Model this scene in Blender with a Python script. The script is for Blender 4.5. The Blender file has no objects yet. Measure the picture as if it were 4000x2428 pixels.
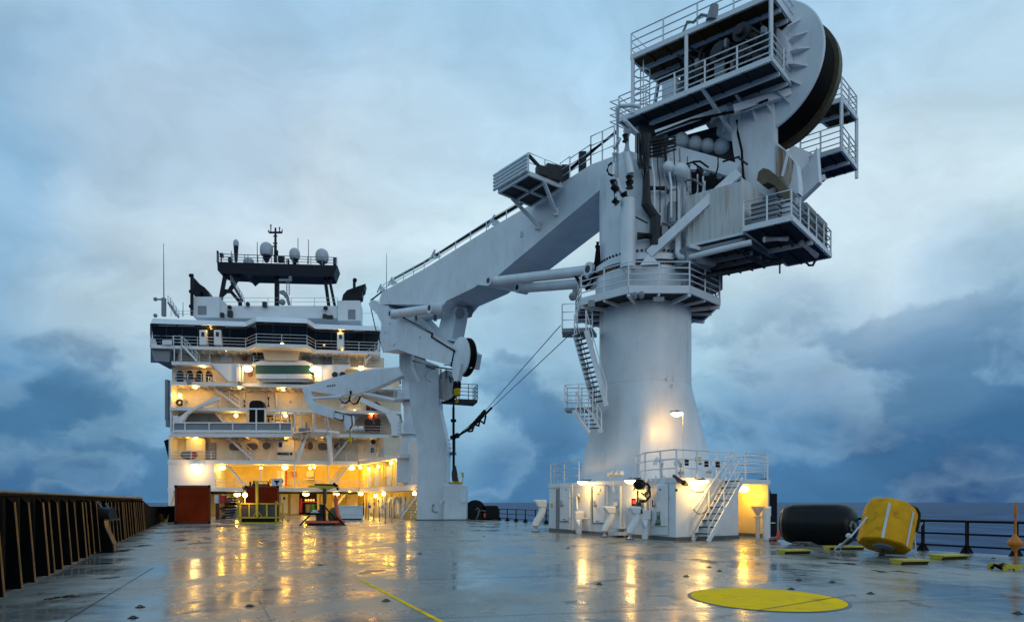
import bpy, bmesh, math, random
from mathutils import Vector as V, Matrix
random.seed(7)
R = math.radians
SC = bpy.context.scene
COL = SC.collection
# ---------------------------------------------------------------- camera
F, H, HZ = 2700.0, 1.6, 1960.0          # focal length in photo pixels, eye height, horizon row
cd = bpy.data.cameras.new('camera'); cam = bpy.data.objects.new('camera', cd); COL.objects.link(cam)
cam.location = (0, 0, H); cam.rotation_euler = (R(90), 0, 0)
cd.sensor_width = 36; cd.lens = F / 4000 * 36; cd.shift_y = (HZ - 1214) / 4000.0
cd.clip_start = 0.1; cd.clip_end = 20000
SC.camera = cam
SC.view_settings.view_transform = 'Standard'; SC.view_settings.look = 'None'
SC.view_settings.exposure = 0.0; SC.view_settings.gamma = 1
SC.cycles.use_denoising = True
SC.cycles.max_bounces = 6; SC.cycles.sample_clamp_indirect = 6
# ---------------------------------------------------------------- pixel -> world
def P(px, py, y): return V(((px - 2000) / F * y, y, H + (HZ - py) / F * y))
def G(px, py, z=0.0): return P(px, py, (z - H) * F / (HZ - py))
def lin(c):
    return tuple(((v / 255 / 12.92) if v / 255 <= 0.04045 else ((v / 255 + 0.055) / 1.055) ** 2.4) for v in c)
class Plane:                                       # a vertical plane; off > 0 is towards the camera
    def __init__(s, p0, p1):
        s.p0 = V((p0[0], p0[1])); d = V((p1[0], p1[1])) - s.p0; s.d = d.normalized()
        n = V((-s.d.y, s.d.x))
        if n.dot(s.p0) > 0: n = -n
        s.n = n; s.back = V((-n.x, -n.y, 0)); s.along = V((s.d.x, s.d.y, 0))
    def at(s, px, py, off=0.0):
        r = V(((px - 2000) / F, 1.0))
        t = (s.p0.dot(s.n) + off) / r.dot(s.n)
        return P(px, py, t)
# ---------------------------------------------------------------- sky
w = bpy.data.worlds.new('World'); SC.world = w; w.use_nodes = True
nt = w.node_tree; nt.nodes.clear()
def N(nt, t, **k):
    n = nt.nodes.new(t)
    for a, b in k.items(): setattr(n, a, b)
    return n
SUN_EL, SUN_AZ = R(14), R(150)
def build_sky():
    L = nt.links.new
    out = N(nt, 'ShaderNodeOutputWorld'); tc = N(nt, 'ShaderNodeTexCoord')
    mp = N(nt, 'ShaderNodeMapping'); mp.inputs['Scale'].default_value = (1.0, 1.0, 1.9)
    L(tc.outputs['Generated'], mp.inputs['Vector'])
    n1 = N(nt, 'ShaderNodeTexNoise'); n1.inputs['Scale'].default_value = 3.0; n1.inputs['Detail'].default_value = 6; n1.inputs['Roughness'].default_value = 0.5
    L(mp.outputs[0], n1.inputs['Vector'])
    s1 = N(nt, 'ShaderNodeVectorMath', operation='SUBTRACT'); s1.inputs[1].default_value = (0.5, 0.5, 0.5)
    L(n1.outputs['Color'], s1.inputs[0])
    s2 = N(nt, 'ShaderNodeVectorMath', operation='MULTIPLY'); s2.inputs[1].default_value = (0.32, 0.32, 0.17)
    L(s1.outputs[0], s2.inputs[0])
    ad = N(nt, 'ShaderNodeVectorMath', operation='ADD'); L(tc.outputs['Generated'], ad.inputs[0]); L(s2.outputs[0], ad.inputs[1])
    nm = N(nt, 'ShaderNodeVectorMath', operation='NORMALIZE'); L(ad.outputs[0], nm.inputs[0])
    sp = N(nt, 'ShaderNodeSeparateXYZ'); L(nm.outputs[0], sp.inputs[0])
    rp = N(nt, 'ShaderNodeValToRGB'); L(sp.outputs['Z'], rp.inputs[0])
    stops = [(0.0, (80, 132, 176)), (0.03, (90, 144, 188)), (0.09, (118, 168, 204)), (0.17, (150, 194, 220)),
             (0.26, (188, 222, 238)), (0.36, (212, 236, 245)), (0.46, (190, 221, 241)), (0.60, (166, 208, 238)), (0.75, (160, 200, 232)), (1.0, (160, 198, 228))]
    e = rp.color_ramp.elements
    while len(e) < len(stops): e.new(0.5)
    for q, (p, c) in zip(e, stops): q.position = p; q.color = (*lin(c), 1)
    col = rp.outputs[0]
    blobs = [  # centre pixel, radius deg, colour, weight : cloud banks seen over the sea
        (30, 1760, 11, (34, 90, 140), 0.7), (330, 1480, 8, (74, 126, 166), 0.65), (60, 1230, 8, (92, 146, 192), 0.55),
        (80, 620, 9, (116, 168, 210), 0.7), (330, 560, 7, (132, 178, 212), 0.55), (900, 780, 13, (216, 230, 238), 0.8),
        (1250, 560, 12, (196, 218, 234), 0.5), (560, 980, 9, (188, 214, 230), 0.6), (2200, 1350, 9, (134, 176, 208), 0.5),
        (3330, 1120, 11, (208, 230, 242), 0.75), (3450, 760, 9, (206, 228, 242), 0.6), (3300, 1680, 12, (62, 114, 166), 0.55),
        (3930, 1850, 10, (14, 62, 116), 0.9), (3850, 1560, 8, (66, 118, 168), 0.5), (2050, 1720, 6, (60, 118, 172), 0.6),
        (3620, 1500, 5, (150, 188, 216), 0.5), (3050, 1300, 6, (150, 186, 214), 0.5), (700, 200, 12, (160, 196, 226), 0.6), (3900, 1250, 9, (112, 158, 198), 0.5)]
    for (px, py, r, c, wt) in blobs:
        d = V(((px - 2000) / F, 1, (HZ - py) / F)).normalized()
        dt = N(nt, 'ShaderNodeVectorMath', operation='DOT_PRODUCT'); dt.inputs[1].default_value = d
        L(nm.outputs[0], dt.inputs[0])
        mr = N(nt, 'ShaderNodeMapRange', interpolation_type='SMOOTHSTEP')
        mr.inputs['From Min'].default_value = math.cos(R(r)); mr.inputs['From Max'].default_value = math.cos(R(r * 0.15))
        mr.inputs['To Max'].default_value = wt
        L(dt.outputs['Value'], mr.inputs['Value'])
        mx = N(nt, 'ShaderNodeMix', data_type='RGBA'); L(mr.outputs[0], mx.inputs['Factor'])
        L(col, mx.inputs['A']); mx.inputs['B'].default_value = (*lin(c), 1); col = mx.outputs['Result']
    # low cumulus: billowing darker masses near the horizon
    n3 = N(nt, 'ShaderNodeTexNoise'); n3.inputs['Scale'].default_value = 5.0; n3.inputs['Detail'].default_value = 10; n3.inputs['Roughness'].default_value = 0.5; n3.inputs['Distortion'].default_value = 0.2
    n4 = N(nt, 'ShaderNodeTexNoise'); n4.inputs['Scale'].default_value = 14; n4.inputs['Detail'].default_value = 6; L(tc.outputs['Generated'], n4.inputs['Vector'])
    s4 = N(nt, 'ShaderNodeVectorMath', operation='MULTIPLY_ADD'); L(n4.outputs['Color'], s4.inputs[0]); s4.inputs[1].default_value = (0.09, 0.09, 0.06); L(tc.outputs['Generated'], s4.inputs[2]); nm3 = s4
    mp3 = N(nt, 'ShaderNodeMapping'); mp3.inputs['Scale'].default_value = (1.0, 1.0, 1.9); mp3.inputs['Location'].default_value = (0.35, 0.1, 0.0); L(nm3.outputs[0], mp3.inputs['Vector']); L(mp3.outputs[0], n3.inputs['Vector'])
    st = N(nt, 'ShaderNodeMapRange', interpolation_type='SMOOTHSTEP'); st.inputs['From Min'].default_value = 0.46; st.inputs['From Max'].default_value = 0.575; L(n3.outputs[0], st.inputs['Value'])
    sz = N(nt, 'ShaderNodeSeparateXYZ'); L(tc.outputs['Generated'], sz.inputs[0])
    em = N(nt, 'ShaderNodeMapRange', interpolation_type='SMOOTHSTEP'); em.inputs['From Min'].default_value = 0.36; em.inputs['From Max'].default_value = 0.12; em.inputs['To Max'].default_value = 0.62; L(sz.outputs['Z'], em.inputs['Value'])
    rim = N(nt, 'ShaderNodeValToRGB'); L(n3.outputs[0], rim.inputs[0]); re = rim.color_ramp.elements
    re[0].position = 0.36; re[0].color = (0, 0, 0, 1); re[1].position = 0.53; re[1].color = (0, 0, 0, 1); q = re.new(0.45); q.color = (1, 1, 1, 1)
    fr_ = N(nt, 'ShaderNodeMath', operation='MULTIPLY'); L(rim.outputs[0], fr_.inputs[0]); L(em.outputs[0], fr_.inputs[1])
    fr2 = N(nt, 'ShaderNodeMath', operation='MULTIPLY'); L(fr_.outputs[0], fr2.inputs[0]); fr2.inputs[1].default_value = 0.30
    mx = N(nt, 'ShaderNodeMix', data_type='RGBA'); L(fr2.outputs[0], mx.inputs['Factor']); L(col, mx.inputs['A']); mx.inputs['B'].default_value = (*lin((170, 206, 226)), 1); col = mx.outputs['Result']
    fm = N(nt, 'ShaderNodeMath', operation='MULTIPLY'); L(st.outputs[0], fm.inputs[0]); L(em.outputs[0], fm.inputs[1])
    mx = N(nt, 'ShaderNodeMix', data_type='RGBA'); L(fm.outputs[0], mx.inputs['Factor']); L(col, mx.inputs['A']); mx.inputs['B'].default_value = (*lin((56, 110, 154)), 1); col = mx.outputs['Result']
    # wisps and billows inside the banks
    n2 = N(nt, 'ShaderNodeTexNoise'); n2.inputs['Scale'].default_value = 7.5; n2.inputs['Detail'].default_value = 9; n2.inputs['Roughness'].default_value = 0.58
    mp2 = N(nt, 'ShaderNodeMapping'); mp2.inputs['Scale'].default_value = (1.0, 1.0, 1.7); L(nm.outputs[0], mp2.inputs['Vector']); L(mp2.outputs[0], n2.inputs['Vector'])
    mr = N(nt, 'ShaderNodeMapRange'); mr.inputs['From Min'].default_value = 0.3; mr.inputs['From Max'].default_value = 0.7
    mr.inputs['To Min'].default_value = 0.86; mr.inputs['To Max'].default_value = 1.11; L(n2.outputs[0], mr.inputs['Value'])
    ml = N(nt, 'ShaderNodeVectorMath', operation='MULTIPLY'); L(col, ml.inputs[0]); L(mr.outputs[0], ml.inputs[1])
    b1 = N(nt, 'ShaderNodeBackground'); L(ml.outputs[0], b1.inputs['Color']); b1.inputs['Strength'].default_value = 1.0
    sky = N(nt, 'ShaderNodeTexSky', sky_type='NISHITA'); sky.sun_disc = False; sky.sun_elevation = SUN_EL; sky.sun_rotation = SUN_AZ
    b2 = N(nt, 'ShaderNodeBackground'); L(sky.outputs[0], b2.inputs['Color']); b2.inputs['Strength'].default_value = 0.06
    mxs = N(nt, 'ShaderNodeMixShader'); mxs.inputs[0].default_value = 0.95
    L(b2.outputs[0], mxs.inputs[1]); L(b1.outputs[0], mxs.inputs[2]); L(mxs.outputs[0], out.inputs['Surface'])
build_sky()
sd = bpy.data.lights.new('sun', 'SUN'); sd.energy = 0.3; sd.angle = R(25); sd.color = (1.0, 0.95, 0.88)
so = bpy.data.objects.new('sun', sd); COL.objects.link(so)
# sun_rotation is measured from +Y towards +X; the sun stands behind the camera, to the right
sdir = V((math.sin(SUN_AZ) * math.cos(SUN_EL), math.cos(SUN_AZ) * math.cos(SUN_EL), math.sin(SUN_EL)))
so.rotation_euler = sdir.to_track_quat('Z', 'Y').to_euler(); so.location = (0, -20, 40)
# ---------------------------------------------------------------- materials
def mat(name, col, rough=0.5, metal=0.0, var=0.12, scale=1.2, stretch=(1, 1, 1), bump=0.0, bscale=20, emit=None, estr=0, dirt=None, dirt_amt=0.0, dscale=(2.2, 2.2, 0.35), dlo=0.52, rvar=0.0, coat=0.0, spec=0.5):
    m = bpy.data.materials.new(name); m.use_nodes = True
    t = m.node_tree; b = t.nodes['Principled BSDF']; L = t.links.new
    b.inputs['Roughness'].default_value = rough; b.inputs['Metallic'].default_value = metal; b.inputs['Specular IOR Level'].default_value = spec
    if coat: b.inputs['Coat Weight'].default_value = coat; b.inputs['Coat Roughness'].default_value = 0.1
    tc = N(t, 'ShaderNodeTexCoord'); mp = N(t, 'ShaderNodeMapping'); mp.inputs['Scale'].default_value = stretch
    L(tc.outputs['Object'], mp.inputs['Vector'])
    n = N(t, 'ShaderNodeTexNoise'); n.inputs['Scale'].default_value = scale; n.inputs['Detail'].default_value = 5; L(mp.outputs[0], n.inputs['Vector'])
    mr = N(t, 'ShaderNodeMapRange'); mr.inputs['From Min'].default_value = 0.3; mr.inputs['From Max'].default_value = 0.7
    mr.inputs['To Min'].default_value = 1 - var; mr.inputs['To Max'].default_value = 1 + var * 0.6; L(n.outputs[0], mr.inputs['Value'])
    ml = N(t, 'ShaderNodeVectorMath', operation='MULTIPLY'); ml.inputs[0].default_value = col; L(mr.outputs[0], ml.inputs[1])
    c = ml.outputs[0]
    if dirt:
        mp2 = N(t, 'ShaderNodeMapping'); mp2.inputs['Scale'].default_value = dscale; L(tc.outputs['Object'], mp2.inputs['Vector'])
        n2 = N(t, 'ShaderNodeTexNoise'); n2.inputs['Scale'].default_value = 1.0; n2.inputs['Detail'].default_value = 8; n2.inputs['Roughness'].default_value = 0.65; L(mp2.outputs[0], n2.inputs['Vector'])
        m2 = N(t, 'ShaderNodeMapRange'); m2.inputs['From Min'].default_value = dlo; m2.inputs['From Max'].default_value = dlo + 0.2; m2.inputs['To Max'].default_value = dirt_amt; L(n2.outputs[0], m2.inputs['Value'])
        mx = N(t, 'ShaderNodeMix', data_type='RGBA'); L(m2.outputs[0], mx.inputs['Factor']); L(c, mx.inputs['A']); mx.inputs['B'].default_value = (*dirt, 1); c = mx.outputs['Result']
    L(c, b.inputs['Base Color'])
    if rvar:
        m3 = N(t, 'ShaderNodeMapRange'); m3.inputs['From Min'].default_value = 0.3; m3.inputs['From Max'].default_value = 0.7
        m3.inputs['To Min'].default_value = max(0.02, rough - rvar); m3.inputs['To Max'].default_value = rough + rvar; L(n.outputs[0], m3.inputs['Value']); L(m3.outputs[0], b.inputs['Roughness'])
    if bump:
        nb = N(t, 'ShaderNodeTexNoise'); nb.inputs['Scale'].default_value = bscale; nb.inputs['Detail'].default_value = 3; L(mp.outputs[0], nb.inputs['Vector'])
        bp = N(t, 'ShaderNodeBump'); bp.inputs['Strength'].default_value = bump; bp.inputs['Distance'].default_value = 0.02; L(nb.outputs[0], bp.inputs['Height']); L(bp.outputs[0], b.inputs['Normal'])
    if emit:
        b.inputs['Emission Color'].default_value = (*emit, 1); b.inputs['Emission Strength'].default_value = estr
    return m
WHITE = mat('white_paint', (0.68, 0.71, 0.74), 0.42, var=0.07, scale=0.5, dirt=(0.33, 0.27, 0.19), dirt_amt=0.28, dlo=0.56, bump=0.05, bscale=3)
CRANE = mat('crane_paint', (0.655, 0.70, 0.75), 0.40, var=0.10, scale=0.7, dirt=(0.34, 0.29, 0.22), dirt_amt=0.32, dscale=(1.9, 1.9, 0.4), dlo=0.54, bump=0.12, bscale=1.3)
LITCREAM = mat('lamplit_recess_paint', (0.66, 0.49, 0.12), 0.5, var=0.10, scale=0.6, dirt=(0.3, 0.18, 0.06), dirt_amt=0.35, dlo=0.54)  # yellower copy of the house paint; amber lamplight is put into the colour
CREAM = mat('house_paint', (0.67, 0.58, 0.43), 0.5, var=0.08, scale=0.6, dirt=(0.3, 0.22, 0.13), dirt_amt=0.3, dlo=0.55)
STREAK = mat('streaked_paint', (0.52, 0.54, 0.54), 0.5, var=0.12, scale=0.8, dirt=(0.30, 0.17, 0.08), dirt_amt=0.6, dscale=(3.0, 3.0, 0.25), dlo=0.48)
RUSTY = mat('rust_run', (0.50, 0.47, 0.43), 0.6, var=0.15, scale=2, dirt=(0.15, 0.07, 0.025), dirt_amt=0.9, dscale=(4, 4, 0.25), dlo=0.36)
RAIL = mat('rail_paint', (0.62, 0.66, 0.70), 0.45, var=0.05)
GREY = mat('grey_paint', (0.20, 0.22, 0.25), 0.5, var=0.12)
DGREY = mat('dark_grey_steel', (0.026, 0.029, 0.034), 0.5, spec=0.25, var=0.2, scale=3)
BLACK = mat('black_paint', (0.006, 0.0065, 0.008), 0.5, spec=0.15, var=0.2)
RUBBER = mat('black_rubber', (0.005, 0.0055, 0.0065), 0.36, spec=0.2, var=0.3, scale=4, bump=0.1, bscale=9)
MASTB = mat('mast_black', (0.006, 0.009, 0.017), 0.5, spec=0.2, var=0.2)
BROWNP = mat('brown_planking', (0.085, 0.055, 0.022), 0.7, spec=0.2, var=0.35, scale=3, stretch=(4, 1, 1))
GRATE = mat('dark_grating', (0.020, 0.026, 0.036), 0.6, spec=0.2, var=0.3, scale=6)
RIMB = mat('brown_rim', (0.095, 0.07, 0.032), 0.55, var=0.3, scale=3)
ROPE = mat('wire_rope', (0.005, 0.0045, 0.0045), 0.6, spec=0.12, var=0.3, scale=8)
YELLOW = mat('yellow_paint', (0.66, 0.42, 0.006), 0.5, spec=0.3, var=0.15, scale=2, dirt=(0.12, 0.08, 0.02), dirt_amt=0.4, dscale=(2, 2, 2), dlo=0.55)
BUOYY = mat('buoy_yellow', (0.66, 0.31, 0.001), 0.6, spec=0.2, var=0.16, scale=3, dirt=(0.08, 0.045, 0.01), dirt_amt=0.75, dscale=(2.5, 2.5, 2.5), dlo=0.55, bump=0.25, bscale=14)
CAGEY = mat('cage_yellow', (0.45, 0.36, 0.02), 0.5, var=0.15, scale=3)
MARKY = mat('deck_yellow', (0.95, 0.56, 0.001), 0.6, spec=0.03, var=0.16, scale=1.4, dirt=(0.22, 0.17, 0.05), dirt_amt=0.75, dscale=(1.8, 1.8, 1.8), dlo=0.54, rvar=0.15)
ORANGE = mat('marker_orange', (0.50, 0.14, 0.004), 0.5, var=0.15)
REDO = mat('hose_red', (0.55, 0.07, 0.015), 0.45, var=0.2, scale=5)
CONTR = mat('container_red', (0.20, 0.022, 0.003), 0.65, spec=0.06, var=0.25, scale=0.8, dirt=(0.05, 0.02, 0.012), dirt_amt=0.5, dlo=0.54)
RED = mat('signal_red', (0.45, 0.03, 0.02), 0.4)
GREEN = mat('green_sheet', (0.02, 0.09, 0.075), 0.6)
SIGNG = mat('sign_green', (0.012, 0.16, 0.05), 0.4)
SIGNY = mat('sign_yellow', (0.55, 0.50, 0.12), 0.4)
GLASS = mat('window_glass', (0.006, 0.009, 0.014), 0.06, var=0.0)
PGLASS = mat('porthole_glass', (0.05, 0.035, 0.02), 0.08, var=0.5, scale=2, emit=(1.0, 0.45, 0.1), estr=0.02)
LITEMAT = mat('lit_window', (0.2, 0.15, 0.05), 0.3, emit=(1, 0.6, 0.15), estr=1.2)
BULB = mat('lamp_glass', (0.9, 0.8, 0.6), 0.3, emit=(1.0, 0.66, 0.20), estr=9)
BULBH = mat('lamp_glass_bright', (0.9, 0.85, 0.7), 0.3, emit=(1.0, 0.80, 0.42), estr=14)
LED = mat('red_display', (0.1, 0, 0), 0.4, emit=(1, 0.03, 0.02), estr=3)
DOME = mat('radome_shell', (0.42, 0.46, 0.50), 0.45, var=0.05)
BOXW = mat('locker_white', (0.62, 0.68, 0.72), 0.4, var=0.06)
CRATEG = mat('fan_grille', (0.16, 0.17, 0.17), 0.5, var=0.25, scale=6, stretch=(1, 1, 4))
DAVITR = mat('davit_red', (0.20, 0.025, 0.015), 0.5, var=0.2)
TARP = mat('grey_tarp', (0.17, 0.17, 0.17), 0.8, var=0.3, scale=3, bump=0.6, bscale=5)
SKIRT = mat('skirt_grey', (0.11, 0.115, 0.12), 0.5, var=0.2)
BULW = mat('bulwark_black', (0.0025, 0.0025, 0.003), 0.7, spec=0.06, var=0.3)
BULWE = mat('rust_lit_edge', (0.32, 0.14, 0.03), 0.5, var=0.35, scale=4, dirt=(0.06, 0.05, 0.05), dirt_amt=0.6, dscale=(3, 3, 3), dlo=0.5)  # rust-orange edges; warm light caught on them is put into the colour
STRAP = mat('white_webbing', (0.5, 0.52, 0.55), 0.7)
CLOTH = mat('dark_teal_cover', (0.008, 0.022, 0.026), 0.8)
def deck_material():
    m = bpy.data.materials.new('wet_deck'); m.use_nodes = True; t = m.node_tree; b = t.nodes['Principled BSDF']; L = t.links.new
    tc = N(t, 'ShaderNodeTexCoord')
    def noise(scale, detail=5, rough=0.5, st=(1, 1, 1), rot=0):
        mp = N(t, 'ShaderNodeMapping'); mp.inputs['Scale'].default_value = st; mp.inputs['Rotation'].default_value = (0, 0, rot); L(tc.outputs['Object'], mp.inputs['Vector'])
        n = N(t, 'ShaderNodeTexNoise'); n.inputs['Scale'].default_value = scale; n.inputs['Detail'].default_value = detail; n.inputs['Roughness'].default_value = rough; L(mp.outputs[0], n.inputs['Vector']); return n.outputs[0]
    def rng(v, a, b_, c, d):
        q = N(t, 'ShaderNodeMapRange'); q.inputs['From Min'].default_value = a; q.inputs['From Max'].default_value = b_; q.inputs['To Min'].default_value = c; q.inputs['To Max'].default_value = d; L(v, q.inputs['Value']); return q.outputs[0]
    wet = noise(0.16, 6, 0.55, (1, 0.7, 1)); grain = noise(1.6, 9, 0.72); wet2 = noise(0.34, 9, 0.68, (1.3, 0.8, 1), 0.4); stain = noise(0.45, 8, 0.7)
    c1 = N(t, 'ShaderNodeMix', data_type='RGBA'); c1.inputs['A'].default_value = (0.15, 0.162, 0.158, 1); c1.inputs['B'].default_value = (0.25, 0.25, 0.222, 1); L(rng(wet2, 0.36, 0.64, 0, 1), c1.inputs['Factor'])
    c2 = N(t, 'ShaderNodeMix', data_type='RGBA'); L(c1.outputs['Result'], c2.inputs['A']); c2.inputs['B'].default_value = (0.10, 0.075, 0.055, 1); L(rng(stain, 0.53, 0.66, 0, 0.75), c2.inputs['Factor'])
    c3 = N(t, 'ShaderNodeVectorMath', operation='MULTIPLY'); L(c2.outputs['Result'], c3.inputs[0]); L(rng(grain, 0.32, 0.68, 0.76, 1.2), c3.inputs[1])
    L(c3.outputs[0], b.inputs['Base Color'])
    ro = N(t, 'ShaderNodeMath', operation='ADD'); L(rng(wet2, 0.40, 0.58, 0.11, 0.34), ro.inputs[0]); L(rng(grain, 0.32, 0.68, -0.05, 0.09), ro.inputs[1])
    L(ro.outputs[0], b.inputs['Roughness'])
    # shallow ripples and plate buckles
    h = N(t, 'ShaderNodeMath', operation='ADD'); L(rng(noise(1.3, 3, 0.5, (0.6, 1.6, 1), 0.4), 0, 1, 0, 0.12), h.inputs[0]); L(rng(noise(4, 3, 0.5, (0.6, 1.6, 1)), 0, 1, 0, 0.055), h.inputs[1])
    bp = N(t, 'ShaderNodeBump'); bp.inputs['Strength'].default_value = 0.5; bp.inputs['Distance'].default_value = 0.12; L(h.outputs[0], bp.inputs['Height']); L(bp.outputs[0], b.inputs['Normal'])
    return m
DECKM = deck_material()
def sea_material():
    m = bpy.data.materials.new('sea_water'); m.use_nodes = True; t = m.node_tree; b = t.nodes['Principled BSDF']; L = t.links.new
    b.inputs['Base Color'].default_value = (0.030, 0.058, 0.112, 1); b.inputs['Roughness'].default_value = 0.35; b.inputs['IOR'].default_value = 1.07
    tc = N(t, 'ShaderNodeTexCoord'); mp = N(t, 'ShaderNodeMapping'); mp.inputs['Scale'].default_value = (0.05, 0.022, 1); mp.inputs['Rotation'].default_value = (0, 0, 0.3); L(tc.outputs['Object'], mp.inputs['Vector'])
    n = N(t, 'ShaderNodeTexNoise'); n.inputs['Scale'].default_value = 1; n.inputs['Detail'].default_value = 8; n.inputs['Roughness'].default_value = 0.6; L(mp.outputs[0], n.inputs['Vector'])
    mr = N(t, 'ShaderNodeMapRange'); mr.inputs['From Min'].default_value = 0.35; mr.inputs['From Max'].default_value = 0.68; mr.inputs['To Min'].default_value = 0.25; mr.inputs['To Max'].default_value = 1.7; L(n.outputs[0], mr.inputs['Value'])
    ml = N(t, 'ShaderNodeVectorMath', operation='MULTIPLY'); ml.inputs[0].default_value = (0.030, 0.075, 0.165); L(mr.outputs[0], ml.inputs[1])
    cap = N(t, 'ShaderNodeMapRange', interpolation_type='SMOOTHSTEP'); cap.inputs['From Min'].default_value = 0.66; cap.inputs['From Max'].default_value = 0.72; cap.inputs['To Max'].default_value = 0.12; L(n.outputs[0], cap.inputs['Value'])
    mx = N(t, 'ShaderNodeMix', data_type='RGBA'); L(cap.outputs[0], mx.inputs['Factor']); L(ml.outputs[0], mx.inputs['A']); mx.inputs['B'].default_value = (0.35, 0.42, 0.5, 1); L(mx.outputs['Result'], b.inputs['Base Color'])
    bp = N(t, 'ShaderNodeBump'); bp.inputs['Strength'].default_value = 1.0; bp.inputs['Distance'].default_value = 3.2; L(n.outputs[0], bp.inputs['Height']); L(bp.outputs[0], b.inputs['Normal'])
    return m
SEAM = sea_material()
# ---------------------------------------------------------------- mesh helpers
UP = V((0, 0, 1))
class MB:
    def __init__(s): s.v = []; s.f = []; s.m = []
    def add(s, vs, fs):
        o = len(s.v); s.m.append((o, len(s.f))); s.v += [V(p) for p in vs]; s.f += [tuple(i + o for i in f) for f in fs]; return s
    def prism(s, pts, vec):
        n = len(pts); vec = V(vec)
        return s.add([V(p) for p in pts] + [V(p) + vec for p in pts],
                     [tuple(range(n)), tuple(range(2 * n - 1, n - 1, -1))] + [(i, i + n, (i + 1) % n + n, (i + 1) % n) for i in range(n)])
    def boxv(s, o, a, b, c):
        o, a, b, c = V(o), V(a), V(b), V(c); return s.prism([o, o + a, o + a + b, o + b], c)
    def box(s, c, size, rz=0):
        m = Matrix.Rotation(rz, 3, 'Z'); x, y, z = (m @ V((size[0], 0, 0))), (m @ V((0, size[1], 0))), V((0, 0, size[2]))
        return s.boxv(V(c) - x / 2 - y / 2 - z / 2, x, y, z)
    def frame(s, d, up=UP):
        d = V(d).normalized(); x = d.cross(up)
        if x.length < 1e-3: x = d.cross(V((1, 0, 0)))
        x.normalize(); return x, x.cross(d)
    def bar(s, a, b, w, h=None, up=UP):
        a, b = V(a), V(b); h = h or w; x, y = s.frame(b - a, up)
        return s.prism([a - x * w / 2 - y * h / 2, a + x * w / 2 - y * h / 2, a + x * w / 2 + y * h / 2, a - x * w / 2 + y * h / 2], b - a)
    def cyl(s, a, b, r0, r1=None, n=12, caps=True):
        a, b = V(a), V(b); r1 = r0 if r1 is None else r1; x, y = s.frame(b - a)
        c = [(math.cos(2 * math.pi * i / n), math.sin(2 * math.pi * i / n)) for i in range(n)]
        f = [(i, (i + 1) % n, (i + 1) % n + n, i + n) for i in range(n)]
        if caps: f += [tuple(range(n - 1, -1, -1)), tuple(range(n, 2 * n))]
        return s.add([a + (x * p + y * q) * r0 for p, q in c] + [b + (x * p + y * q) * r1 for p, q in c], f)
    def tube(s, pts, r, n=6, closed=False):
        pts = [V(p) for p in pts]; k = len(pts); vs = []; fs = []; px = None
        for i, p in enumerate(pts):
            d = (pts[(i + 1) % k] - pts[i - 1]) if closed else (pts[min(i + 1, k - 1)] - pts[max(i - 1, 0)])
            d.normalize()
            if px is None: x, y = s.frame(d)
            else:
                x = px - d * px.dot(d)
                if x.length < 1e-4: x = s.frame(d)[0]
                x.normalize(); y = d.cross(x)
            px = x
            vs += [p + (x * math.cos(2 * math.pi * j / n) + y * math.sin(2 * math.pi * j / n)) * r for j in range(n)]
        for i in range(k if closed else k - 1):
            for j in range(n):
                a, b = i * n + j, i * n + (j + 1) % n; c, d_ = ((i + 1) % k) * n + (j + 1) % n, ((i + 1) % k) * n + j
                fs.append((a, b, c, d_))
        if not closed: fs += [tuple(range(n - 1, -1, -1)), tuple(range((k - 1) * n, k * n))]
        return s.add(vs, fs)
    def lathe(s, c, prof, n=24, axis=UP, a0=0.0):
        c = V(c); d = V(axis).normalized(); x, y = s.frame(d); vs = []; fs = []
        for r, h in prof: vs += [c + d * h + (x * math.cos(a0 + 2 * math.pi * i / n) + y * math.sin(a0 + 2 * math.pi * i / n)) * r for i in range(n)]
        for k in range(len(prof) - 1):
            for i in range(n): fs.append((k * n + i, k * n + (i + 1) % n, (k + 1) * n + (i + 1) % n, (k + 1) * n + i))
        fs += [tuple(range(n - 1, -1, -1)), tuple(range((len(prof) - 1) * n, len(prof) * n))]
        return s.add(vs, fs)
    def ball(s, c, r, sc=(1, 1, 1), n=16, axis=UP):
        k = n // 2; c = V(c)
        vs = [c + V((0, 0, -r * sc[2]))]; fs = []
        for i in range(1, k):
            a = -math.pi / 2 + math.pi * i / k
            vs += [c + V((r * sc[0] * math.cos(a) * math.cos(2 * math.pi * j / n), r * sc[1] * math.cos(a) * math.sin(2 * math.pi * j / n), r * sc[2] * math.sin(a))) for j in range(n)]
        vs.append(c + V((0, 0, r * sc[2]))); top = len(vs) - 1
        for j in range(n): fs.append((0, 1 + (j + 1) % n, 1 + j)); fs.append((top, top - n + j, top - n + (j + 1) % n))
        for i in range(k - 2):
            for j in range(n): fs.append((1 + i * n + j, 1 + i * n + (j + 1) % n, 1 + (i + 1) * n + (j + 1) % n, 1 + (i + 1) * n + j))
        return s.add(vs, fs)
    def rail(s, *a, **k):
        q = len(s.m); s.rail_(*a, **k); s.m = s.m[:q + 1]; return s
    def rail_(s, base, h=1.05, n=3, r=0.03, step=1.6, closed=False, pr=None):
        base = [V(p) for p in base]; pr = pr or r
        if closed: base = base + [base[0]]
        for k in range(1, n + 1): s.tube([p + UP * (h * k / n) for p in base], r, 5)
        for a, b in zip(base, base[1:]):
            q = max(1, round((b - a).length / step))
            for i in range(q): p = a.lerp(b, i / q); s.bar(p, p + UP * h, pr * 2)
        s.bar(base[-1], base[-1] + UP * h, pr * 2); return s
ORG = {}
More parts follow.
